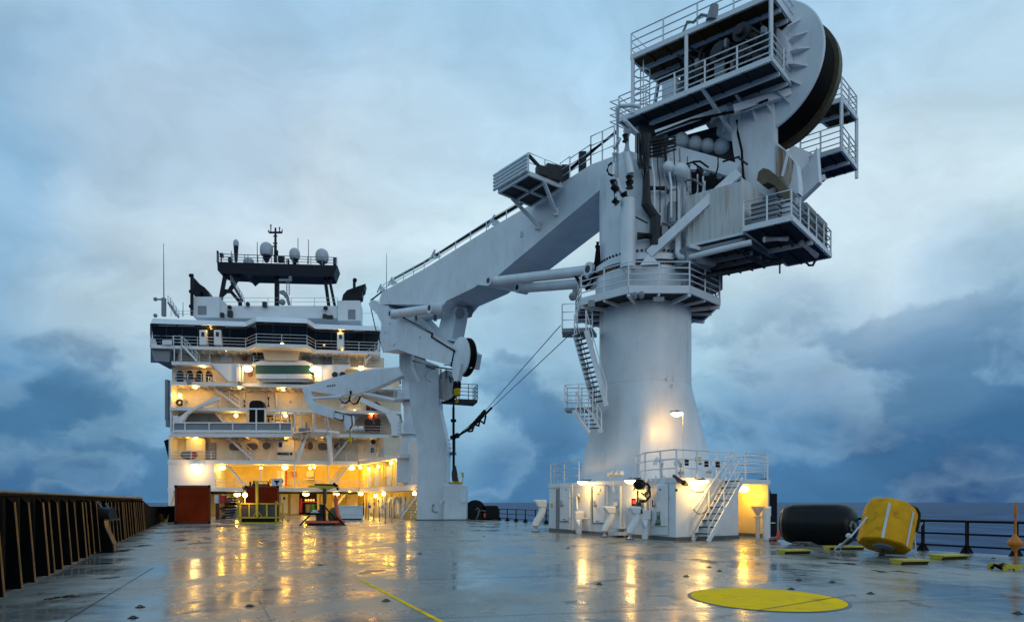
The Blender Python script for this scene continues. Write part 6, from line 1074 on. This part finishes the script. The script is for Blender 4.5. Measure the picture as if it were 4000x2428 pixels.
# ---- winch drum
dc = P(2958, 280, 34.0); dR = 3.2
mb = MB(); mb.lathe(dc, [(.5, -.02), (1.9, -.02), (2.05, .04), (dR - .05, .04), (dR, .09), (dR, .16)], 72, e2); DR = obj('drum_flange', mb, CRANE, K, smooth=True)
for k in range(20):
    a = 2 * math.pi * k / 20; rdv = (e1 * -1 * math.cos(a) + UP * math.sin(a)); tv = (e1 * math.sin(a) + UP * math.cos(a))
    mb = MB(); mb.prism([dc + rdv * 1.76 - e2 * .62, dc + rdv * 2.1 - e2 * .62, dc + rdv * 2.98 - e2 * .03, dc + rdv * 2.98 + e2 * .06, dc + rdv * 1.76 + e2 * .06], tv * .06); obj('rib', mb, CRANE, DR)
mb = MB(); mb.lathe(dc, [(1.4, -.64), (1.70, -.63), (1.78, -.60), (1.78, .05)], 64, e2); obj('hub_ring', mb, CRANE, DR, smooth=True)
mb = MB(); mb.lathe(dc, [(dR - .35, .1)] + [(dR - .25 + .03 * (k % 2), .16 + k * .05) for k in range(37)] + [(dR - .35, 2.0)], 64, e2); obj('wire_rope_winding', mb, ROPE, K, smooth=True)
mb = MB(); mb.lathe(dc, [(dR - .5, 1.92), (dR, 1.92), (dR, 2.35), (dR - .4, 2.45), (.5, 2.45)], 72, e2); obj('drum_flange', mb, RIMB, K, smooth=True)
# ---- column under the winch
UPn = Plane((dc.x - e2.x * .3, dc.y - e2.y * .3), (dc.x - e2.x * .3 + e1.x, dc.y - e2.y * .3 + e1.y))
def pz(pts, off=0): return [UPn.at(x, y, off) for x, y in pts]
mb = MB(); mb.prism(pz([(2846, 440), (2870, 400), (3020, 360), (3022, 545), (3060, 578), (3110, 640), (3118, 700), (3120, 755), (2950, 770), (2908, 712), (2880, 672), (2866, 600)]), e2 * .5); obj('winch_support', mb, CRANE, K)
mb = MB(); mb.prism(pz([(3030, 566), (3062, 585), (3100, 630), (3090, 700), (3062, 765), (3030, 765)], .05), e2 * .3); obj('rust_streak_plate', mb, RUSTY, K)
mb = MB(); q = [p + e2 * 2.5 for p in pz([(3010, 640), (3080, 560), (3110, 500), (3120, 640), (3000, 760), (2950, 770)])]; mb.prism(q, e2 * .4); mb.prism([p + e2 * .5 for p in pz([(2960, 600), (3040, 600), (3060, 690), (3030, 765), (2950, 770)])], e2 * 2.0); obj('winch_support', mb, CRANE, K)
mb = MB(); mb.bar(UPn.at(3080, 588, .6), UPn.at(3056, 690, .6), .10); obj('white_rod', mb, BOXW, K)
mb = MB(); mb.tube([UPn.at(x, y, .25) for x, y in ((2878, 470), (2882, 520), (2898, 590), (2900, 640), (2904, 690), (2918, 730), (2920, 770), (2916, 880))], .06, 6); obj('hanging_cable', mb, ROPE, K)
mb = MB(); pts = [(2958, 700), (2968, 665), (2990, 658), (3004, 668)]; [mb.prism([UPn.at(x, y, 1.0) for x, y in ((2956, 704), (2962, 672), (2980, 656), (3004, 662), (3040, 694), (3082, 742), (3084, 775), (3062, 784), (3046, 748), (3024, 722), (3000, 712), (2976, 722))], e2 * .7)]; obj('exhaust_elbow', mb, RIMB, K)
# beams, accumulators and brace
mb = MB(); mb.bar(P(2608, 592, 36.0), P(2880, 672, 33.8), .40, .66); obj('cross_beam', mb, CRANE, K)
mb = MB(); [mb.box(P(x, 655 + (x - 2690) * .26, 34.8), (.3, .3, .2)) for x in (2706, 2760, 2808)]; obj('beam_lug', mb, BOXW, K)
for (x, y, r) in ((2662, 545, 27), (2714, 558, 27), (2762, 568, 27), (2818, 575, 34), (2610, 655, 25), (2658, 668, 32)):
    dd = 35.6 if y < 600 else 33.3; c = P(x, y, dd); rr = r / F * dd; d = (e2 * .6 + V((0, .4, 0))).normalized(); mb = MB(); mb.lathe(c, [(.05, -rr), (rr * .5, -rr * .87), (rr * .8, -rr * .6), (rr * .97, -rr * .2), (rr, .1), (rr, 1.4 if y < 600 else .35), (rr * .6, 1.5 if y < 600 else .5)], 20, d); obj('accumulator', mb, BOXW, K, smooth=True)
mb = MB(); mb.bar(P(2885, 676, 32.2), P(2536, 994, 33.4), .30, .42); mb.bar(P(2872, 705, 32.4), P(2850, 715, 32.6), .2); o = obj('brace', mb, CRANE, K); mb = MB(); mb.prism([P(2500, 1035, 33.2), P(2575, 1030, 33.2), P(2535, 985, 33.3)], (.3, .5, 0)); obj('brace_foot', mb, CRANE, K)
mb = MB(); mb.prism([P(2560, 560, 36.5), P(2890, 470, 35.2), P(2890, 720, 35.2), P(2690, 740, 36), P(2590, 700, 36.5)], V((.5, 1.2, 0))); obj('shade_backing', mb, DGREY, K)  # dark slab stands in for the shade under the winch platforms
random.seed(5); fYY = cY - cR - .45
for k in range(16):
    x0, y0 = random.uniform(2590, 2840), random.uniform(600, 720); dd = 34.6 - (x0 - 2590) / 250 * 1.3
    mb = MB(); p = P(x0, y0, dd); q = random.choice((V((0, 0, -1)), V((0, 0, -1)), e1 * -1, e2)); r_ = random.choice((.04, .05, .07)); mb.tube([p, p + q * random.uniform(.4, .9), p + q * .9 + e2 * -.25 + UP * -.2, p + q * 1.2 + UP * -.5], r_, 6); obj('small_pipe', mb, random.choice((DGREY, CRANE, ROPE, GREY)), K)
for k in range(8):
    x0 = 2500 + 22 * k; mb = MB(); mb.tube([P(x0, 560 + 3 * k, fYY + .1), P(x0 + 4, 640 + 6 * k, fYY), P(x0 + 12, 700 + 4 * k, fYY - .02), P(x0 + 12, 800 + 10 * k, fYY + .1)], .03 + .012 * (k % 3), 6); obj('small_pipe', mb, (DGREY, GREY, CRANE)[k % 3], K)
# machinery house
m0 = G(2904, 912, 13.83); m1 = m0 + e1 * 2.75
mb = MB(); mb.boxv(m0, m1 - m0, e2 * 3.0, UP * 2.42); MH = obj('machinery_house', mb, STREAK, K)
mb = MB()
for k in range(10): p = m0.lerp(m1, (k + .5) / 10); mb.boxv(p - e2 * .035, e1 * .05, e2 * .04, UP * 2.40)
obj('corrugation', mb, STREAK, MH)
mb = MB(); mb.boxv(m0 - e2 * .04 + UP * -.05, (m1 - m0), e2 * .08, UP * .12); obj('house_trim', mb, RAIL, MH)
# cooler balcony
zb = 13.85; Bq = quad(G(2904, 893, zb), G(3091, 849, zb), G(3245, 996, zb)); bo = deckq('cooler_platform', Bq, GRATE, beams=2, cross=1)
mb = MB(); mb.rail([Bq[0], Bq[1], Bq[2], Bq[2] + (Bq[3] - Bq[2]) * .5], 1.2, 3, .032, 1.25); obj('railing', mb, RAIL, bo)
bx, by_ = Bq[1] - Bq[0], Bq[2] - Bq[1]
for u, v, du, dv_, h, m in ((.10, .06, .55, .28, 1.15, GREY), (.62, .16, .22, .20, 1.1, BOXW), (.70, .40, .27, .25, 1.45, CRATEG), (.72, .70, .24, .26, 1.5, CRATEG)):
    mb = MB(); mb.boxv(Bq[0] + bx * u + by_ * v + UP * .03, bx * du, by_ * dv_, UP * h); o = obj('cooler', mb, m, K, bevel=.03)
    mb = MB(); [mb.boxv(Bq[0] + bx * u + by_ * v + UP * (.2 + .22 * k) - V((.02, .02, 0)), bx * du, by_ * .01, UP * .03) for k in range(5)]; [mb.boxv(Bq[0] + bx * (u + du) + by_ * v + UP * (.2 + .22 * k) + V((.02, -.01, 0)), bx * .01, by_ * dv_, UP * .03) for k in range(5)]; obj('slat', mb, DGREY, o)
mb = MB(); mb.cyl(Bq[0] + bx * .35 + by_ * .2 + UP * 1.2, Bq[0] + bx * .35 + by_ * .2 + UP * 1.3, .2, n=12); obj('fan', mb, BLACK, K)
# underside frame of the machinery deck
zs = 13.55; q = [G(2625, 1042, zs), G(2904, 915, zs), G(3180, 1010, zs), G(2850, 1075, zs)]
q = [m1 + e1 * 1.4 - UP * .3 - e2 * .0, m0 - UP * .3, m0 - UP * .3 + e2 * 3.6, m1 + e1 * 1.4 - UP * .3 + e2 * 3.6]
deckq('machinery_deck', q, DGREY, th=.25, beams=6, bm_=GREY, cross=3)
mb = MB(); mb.tube([P(x, y, y_) for x, y, y_ in ((2648, 900, 33.5), (2648, 990, 33.3), (2656, 1003, 33.1), (2685, 1008, 32.8), (2800, 978, 31.8), (2935, 946, 31))], .13, 8); mb.tube([P(x, y, 33.4) for x, y in ((2600, 750), (2622, 737), (2645, 735), (2650, 752), (2650, 905))], .12, 8); mb.tube([P(2985, 935, 31.0), P(3075, 930, 31.2)], .14, 8); mb.tube([P(3130, 945, 32), P(3190, 1000, 33)], .12, 8); obj('white_pipe', mb, CRANE, K, smooth=True)
mb = MB(); mb.bar(P(2715, 1088, 33.5), P(3060, 1022, 33), .14); mb.bar(P(2740, 1075, 34), P(3055, 1008, 33.5), .12)
for k in range(8): x = 2745 + 42 * k; mb.bar(P(x, 1080 - (x - 2740) * .19, 33.6), P(x + 8, 1068 - (x - 2740) * .19, 33.9), .1)
mb.tube([P(2905, 985, 32), P(2940, 1010, 32.5), P(2985, 1032, 33), P(3050, 1025, 33)], .12, 6); mb.tube([P(2900, 930, 31.5), P(2902, 985, 32)], .06); mb.bar(P(3046, 1030, 33), P(3046, 1068, 33), .06); mb.tube([P(3148, 1024, 33), P(3160, 1036, 33), P(3175, 1036, 33), P(3186, 1015, 33)], .06, 6); mb.tube([P(2990, 950, 31.5), P(3040, 925, 31.5), P(3080, 935, 31.5), P(3098, 960, 31.8)], .07); obj('under_frame_pipe', mb, DGREY, K)
mb = MB(); [mb.box(P(x, y, 32.6), (.9, .1, .16), .6) for x, y in ((2720, 968), (2815, 944), (2880, 925))]; mb.rail([P(2590, 1004, 34.2), P(2660, 985, 33.6)], .9, 3, .03, .5); mb.bar(P(2590, 1006, 34.2), P(2690, 978, 33.5), .14); obj('catwalk', mb, RAIL, K)
mb = MB(); mb.box(CB + V((1.9, -2.6, 13.3)), (1.6, 1.2, .8), .3); mb.box(P(2765, 1110, 35), (1.2, .8, .7), .2); mb.rail([P(2705, 1180, 34.8), P(2770, 1210, 34.5), P(2795, 1200, 35.5)], 1.2, 3, .03, 1); obj('slew_drive', mb, GREY, K)
# front risers, pipes and glands on the tower
fYY = cY - cR - .45
mb = MB(); mb.cyl(P(2453, 1045, fYY), P(2453, 780, fYY), 29 / F * fYY, n=20); mb.cyl(P(2453, 1042, fYY), P(2453, 1070, fYY), 13 / F * fYY, n=12); mb.cyl(P(2453, 1048, fYY), P(2453, 1036, fYY), 31 / F * fYY, n=20); obj('riser_tank', mb, CRANE, K, smooth=True)
mb = MB()
for pts, r in (([(2412, 425), (2412, 700), (2420, 740), (2440, 762)], .12), ([(2450, 510), (2448, 600), (2456, 640), (2462, 680)], .2), ([(2400, 600), (2396, 640), (2392, 685)], .12), ([(2412, 430), (2420, 415), (2470, 412), (2500, 418)], .1), ([(2400, 580), (2412, 560), (2420, 540)], .1)): mb.tube([P(x, y, fYY) for x, y in pts], r, 10)
obj('riser_pipe', mb, CRANE, K, smooth=True)
mb = MB()
for pts, r in (([(2444, 528), (2444, 552)], .18), ([(2459, 690), (2459, 710)], .2), ([(2459, 715), (2459, 735)], .2), ([(2394, 705), (2396, 730), (2412, 745)], .17), ([(2398, 780), (2412, 796)], .18), ([(2436, 755), (2450, 785), (2456, 790)], .2), ([(2372, 665), (2378, 645), (2390, 635)], .05), ([(2372, 665), (2378, 680), (2392, 686)], .05), ([(2399, 745), (2401, 785)], .04), ([(2430, 845), (2465, 838), (2530, 872)], .035), ([(2432, 845), (2432, 800)], .035)): mb.tube([P(x, y, fYY - .1) for x, y in pts], r, 8)
obj('black_gland', mb, RUBBER, K)
mb = MB()
for pts, r in (([(2525, 530), (2525, 800), (2560, 850), (2560, 960)], .26), ([(2535, 735), (2600, 735), (2606, 755)], .12), ([(2490, 922), (2560, 920)], .2), ([(2600, 530), (2600, 640)], .09), ([(2560, 850), (2580, 848)], .1)): mb.tube([P(x, y, fYY + .15) for x, y in pts], r, 8)
for k in range(6): mb.tube([P(2490 + 7 * k, 520, fYY), P(2492 + 7 * k, 640, fYY), P(2500 + 9 * k, 660, fYY)], .045, 5)
for k in range(5): mb.tube([P(2520, 560 + 14 * k, fYY), P(2600, 540 + 14 * k, fYY - .2), P(2640, 535 + 12 * k, fYY)], .05, 5)
obj('pipe_bundle', mb, DGREY, K)
mb = MB(); mb.box(P(2630, 830, fYY + .3), (.5, .4, .9)); mb.box(P(2625, 880, fYY + .3), (.4, .4, .4)); mb.ball(P(2628, 868, fYY), .18, n=8); mb.tube([P(x, y, fYY) for x, y in ((2585, 870), (2615, 878), (2640, 900))], .06); mb.box(P(2595, 900, fYY + .2), (.3, .3, .5)); obj('valve_manifold', mb, GREY, K)
# struts under the lower platform
mb = MB()
for a, b in (((2740, 340), (2860, 520)), ((2835, 300), (2945, 480)), ((2440, 470), (2525, 560))): mb.bar(P(*a, 33.0), P(*b, 34.5), .14)
mb.bar(P(2560, 520, 35), P(2840, 420, 34), .2); mb.bar(P(2865, 430, 33.5), P(3088, 362, 33), .35); obj('platform_strut', mb, CRANE, K)
mb = MB(); mb.tube([P(2500, 545, 34.8), P(2700, 470, 34), P(2900, 430, 33.4), P(3000, 390, 33)], .06, 6); obj('platform_cable', mb, ROPE, K)
# far platforms beyond the drum
for z, A, B, C, sw in ((23.3, (3240, 492), (3346, 462), (3287, 388), 1), (19.9, (3217, 692), (3346, 655), (3287, 580), 1)):
    q = quad(G(*C, z), G(*B, z), G(*A, z)); q[3] = q[0] + (q[2] - q[1]) * 1.2
    o = deckq('far_platform', [q[3], q[0], q[1], q[2]], BROWNP if z > 22 else GRATE, beams=2, cross=1); mb = MB(); mb.rail([q[3], q[0], q[1], q[2]], 1.25, 4, .035, 1.2); obj('railing', mb, RAIL, o)
    if z > 22: fq = q
mb = MB(); mb.bar(fq[1], V((fq[1].x, fq[1].y, 19.9)), .14); mb.bar(fq[0], V((fq[0].x, fq[0].y, 19.9)), .14); mb.bar(P(3150, 720, 37), P(3220, 695, 37), .3); mb.prism([P(3080, 560, 36), P(3175, 600, 37), P(3180, 640, 37), P(3100, 760, 36)], (.3, .3, 0)); obj('far_support', mb, CRANE, K)
# ladderway down the pedestal
lz = 10.2
L1_ = [G(2192, 1300, lz), G(2235, 1305, lz), G(2330, 1292, lz), G(2330, 1272, lz)]
lp = P(2196, 1296, 35.0); mb = MB(); lq = [lp, lp + V((1.5, -.2, 0)), lp + V((1.9, 1.2, 0)), lp + V((.1, 1.2, 0))]; mb.prism(lq, UP * .18); o = obj('landing', mb, GREY, K); mb = MB(); mb.rail([lq[1] + UP * .2, lq[0] + UP * .2, lq[3] + UP * .2], 1.2, 3, .032, .9); obj('railing', mb, RAIL, o)
def flight(a, b, wv, n_):
    f, t_, h_ = stair(a, b, wv, n_, 1.0); o = obj('stairway', f, CRANE, K); obj('tread', t_, DGREY, o); obj('handrail', h_, RAIL, o)
flight(P(2322, 1592, 34.5), P(2244, 1305, 34.8), V((.15, -.75, 0)) * 1.0 + V((.35, 0, 0)), 15)
lp = P(2206, 1604, 34.8); lq = [lp, lp + V((1.35, -.5, 0)), lp + V((1.7, .9, 0)), lp + V((.2, .9, 0))]; mb = MB(); mb.prism(lq, UP * .14); o = obj('landing', mb, GREY, K); mb = MB(); mb.rail([lq[1] + UP * .15, lq[0] + UP * .15, lq[3] + UP * .15, lq[2] + UP * .15], 1.15, 3, .032, .8); obj('railing', mb, RAIL, o)
flight(P(2300, 1690, 34.2), P(2250, 1606, 34.6), V((.6, -.2, 0)), 5); mb = MB(); mb.bar(P(2240, 1604, 34.5), P(2300, 1690, 33.8), .14); obj('landing_strut', mb, CRANE, K)
# ================================================================ LAMPS
AMB, WARM = (1.0, .50, .028), (1.0, .49, .07)
lampmesh = {}
PWS = (1.4, 1.35)
def lamp(p, lab, s=.5, kind='oval', pw=90, col=AMB, hang=True, toward=None, nm='deck_lamp', loff=(0, -.45, -.2)):
    key = (kind, round(s, 2), col is AMB)
    t = thing(nm, lab, 'lamp', p, 'warm deck lamps')
    if key not in lampmesh:
        mb = MB()
        if kind == 'oval': mb.ball(V((0, 0, 0)), s, (1, .55, .62), 14)
        elif kind == 'round': mb.ball(V((0, 0, 0)), s * .85, (1, 1, 1), 12)
        else: mb.lathe(V((0, 0, -.32 * s)), [(.35 * s, -.25 * s), (.7 * s, -.1 * s), (.95 * s, .15 * s), (1.0 * s, .3 * s)], 16)
        ORG['tmp'] = V(p); bm_ = MB(); bm_.v = [q + V(p) for q in mb.v]; bm_.f = mb.f; b = obj('lamp_glass', bm_, BULBH if kind == 'flood' or s > .5 else BULB, t, smooth=True)
        hb = MB()
        if kind == 'oval': hb.box(V(p) + V((0, .1, s * .5)), (s * 1.5, s * .6, s * .3))
        elif kind == 'round': hb.cyl(V(p) + V((0, 0, s * .8)), V(p) + V((0, 0, s * 1.7)), s * .4, n=8)
        else: hb.lathe(V(p), [(1.06 * s, -.03 * s), (1.06 * s, .08 * s), (.5 * s, .2 * s), (.25 * s, .45 * s)], 16)
        h = obj('lamp_housing', hb, GREY, t); lampmesh[key] = (b.data, h.data)
    else:
        for nm_, me in zip(('lamp_glass', 'lamp_housing'), lampmesh[key]):
            o = bpy.data.objects.new(nm_, me); COL.objects.link(o); o.parent = t
    ld = bpy.data.lights.new('lamp_light', 'POINT'); ld.energy = pw * PWS[col is AMB]; ld.color = col; ld.shadow_soft_size = .12
    lo = bpy.data.objects.new('lamp_light', ld); COL.objects.link(lo); lo.parent = t
    d = toward if toward is not None else V((-FA.back.x, -FA.back.y, 0)) * (s * .55 + .35) + UP * (-s * .6 - .1); lo.location = d
    return t
def fl_(px, py, off, lab, s=.3, kind='round', pw=70, col=WARM): return lamp(FA.at(px, py, off), lab, s, kind, pw, col)
fl_(822, 1277, -.5, 'oval lamp under the bridge roof beside the left pair of white door panels', .40, 'oval', 30); fl_(1330, 1289, -.5, 'oval lamp under the bridge roof above the right white door panel', .40, 'oval', 30)
fl_(887, 1364, -1.0, 'lamp under the bridge deck over the left lit alcove', .24, 'round', 55); fl_(1102, 1345, 1.6, 'lamp under the middle of the bridge deck bay', .26, 'round', 55); fl_(1219, 1369, -1.0, 'lamp under the bridge deck right of the bay front', .26, 'round', 65); fl_(1337, 1373, -1.0, 'lamp under the bridge deck over the rightmost lit alcove', .26, 'round', 60)
fl_(797, 1426, -.9, 'oval lamp above the four arched windows', .42, 'oval', 75); fl_(967, 1440, .4, 'bright floodlight at the left end of the green awning', .55, 'oval', 110); fl_(1230, 1442, .6, 'bright floodlight at the right end of the green awning', .58, 'oval', 110); fl_(1410, 1437, -.8, 'oval lamp on the promenade above the small crane boom', .42, 'oval', 75)
for x, y, lab in ((765, 1510, 'lamp under deck five above the left davit arm'), (937, 1510, 'lamp under deck five beside the wall pipes'), (1108, 1519, 'lamp under deck five just left of the small crane boom tip')): fl_(x, y, -1.0, lab, .26, 'round', 60)
fl_(703, 1543, -1.6, 'lamp in the yellow doorway by the lifebuoy', .26, 'round', 40, AMB); fl_(922, 1622, -1.4, 'lamp hanging left of the black arched tank', .27, 'round', 60); fl_(1116, 1622, -1.6, 'lamp behind the white uprights right of the arched tank', .27, 'round', 60); fl_(1453, 1612, -.9, 'lamp glowing in front of the red boat davit', .26, 'round', 60); fl_(1385, 1604, -2.0, 'lamp under deck four left of the red davit', .2, 'round', 50)
fl_(763, 1709, -1.8, 'yellow lamp over the pale cabin door above the tarpaulin', .30, 'oval', 60, AMB); fl_(992, 1700, -1.4, 'small lamp over the left portholes', .2, 'round', 55); fl_(1127, 1701, -1.4, 'lamp in the white trunk above the centre cabin door', .3, 'oval', 70); fl_(1260, 1701, -1.4, 'small lamp over the right portholes', .22, 'round', 60); fl_(1453, 1702, -1.6, 'lamp over the lift door at the right end of deck two', .28, 'oval', 60)
fl_(763, 1823, .4, 'bright floodlight on the white wall above the first container', .55, 'oval', 130)
for x, y, lab, s, pw in ((869, 1826, 'oval lamp at the left end of the lit mezzanine', .40, 110), (1020, 1826, 'twin lamp beside the left mezzanine post', .2, 80), (1113, 1825, 'oval lamp over the red cabinet of the mezzanine', .42, 110), (1211, 1828, 'small lamp over the mezzanine work bench, left one', .2, 70), (1228, 1823, 'small lamp over the mezzanine work bench, right one', .2, 70), (1374, 1827, 'oval lamp at the head of the right mezzanine stairs', .40, 110), (1408, 1825, 'small lamp where the mezzanine meets the right arm', .24, 80)): fl_(x, y, -2.4, lab, s, 'oval' if s > .3 else 'round', pw, AMB)
for x, y, lab, s, pw, o in ((927, 1930, 'oval lamp under deck one above the gear pile', .42, 110, -2.5), (1195, 1928, 'oval lamp above the equipment bay at deck level', .42, 110, -3), (1314, 1927, 'oval lamp under deck one above the white cargo box', .40, 110, -3), (1366, 1916, 'tiny lamp under the corner where deck one turns into the arm', .18, 60, -.8), (1409, 1928, 'oval lamp at the inner end of the lit arm, deck level', .32, 90, -2.0)): fl_(x, y, o, lab, s, 'oval' if s > .3 else 'round', pw, AMB)
t = lamp(P(957, 1932, 52), 'round lamp on a thin standard behind the yellow basket', .22, 'round', 45, AMB); mb = MB(); mb.bar(P(957, 1936, 52.2), V((P(957, 1936, 52.2).x, 52.2, 0)), .07); obj('standard', mb, CREAM, t)
tw = V((-AR.n.x, -AR.n.y, 0)) * -.6 + UP * -.3
for px, z, off, lab, s in ((1467, 2.35, -1.2, 'lamp at mid length of the lit arm, deck level', .26), (1499, 2.5, -.2, 'lamp under the arm edge above the goosenecks', .26), (1619, 2.45, -.1, 'round lamp at the arm end beside the boom rest', .26), (1440, 5.6, -.9, 'lamp on the upper arm above its first door', .22), (1478, 5.7, -.9, 'lamp on the upper arm above its second door', .22), (1528, 5.85, -.9, 'lamp on the upper arm near the stairs', .22), (1553, 6.0, -.7, 'lamp at the outer end of the upper arm', .22)):
    p = AR.at(px, HZ, off); p.z = z; lamp(p, lab, s, 'round', 65, AMB, toward=tw)
# pedestal lamps
for Q, x, y, off, lab, pw in ((Q1, 2275, 1880, .5, 'floodlight on the pedestal house left of its second door', 46), (Q1, 2463, 1874, .55, 'floodlight above the hose reel on the pedestal house', 46), (Q2, 2744, 1876, .45, 'floodlight on the pedestal house wall beside the stairway', 48)):
    t = lamp(Q.at(x, y, off), lab, .26, 'flood', pw, (1, .52, .07), toward=V((0, -.05, -.38)), nm='floodlight'); mb = MB(); p = Q.at(x, y, off); mb.bar(p + UP * .06, p + UP * .10 + Q.back * (off + .0), .05); obj('arm', mb, DGREY, t)
p = W2 - Q2.along * .75 + bk * .8; p.z = HT - .42; t = lamp(p, 'flat lamp under the roof of the lit recess at the right end of the house', .26, 'oval', 55, AMB, toward=V((0, .1, -.3))); mb = MB(); mb.cyl(p + UP * .1, p + UP * .22, .05, n=8); obj('stem', mb, GREY, t)
pp = Q2.at(2668, HZ, -2.6); pp.z = HT; t = lamp(P(2644, 1612, pp.y), 'floodlight on a bent pole standing on the house roof against the crane pedestal', .28, 'flood', 50, (1, .47, .06), toward=V((0, .15, -.42)), nm='floodlight')
mb = MB(); top = P(2668, 1609, pp.y); mb.tube([V((pp.x, pp.y, HT - .0)), V((top.x, pp.y, top.z - .1)), V((top.x - .08, pp.y, top.z)), P(2635, 1606, pp.y)], .03, 6); mb.box(P(2628, 1608, pp.y), (.2, .15, .12)); obj('pole', mb, CREAM, t)
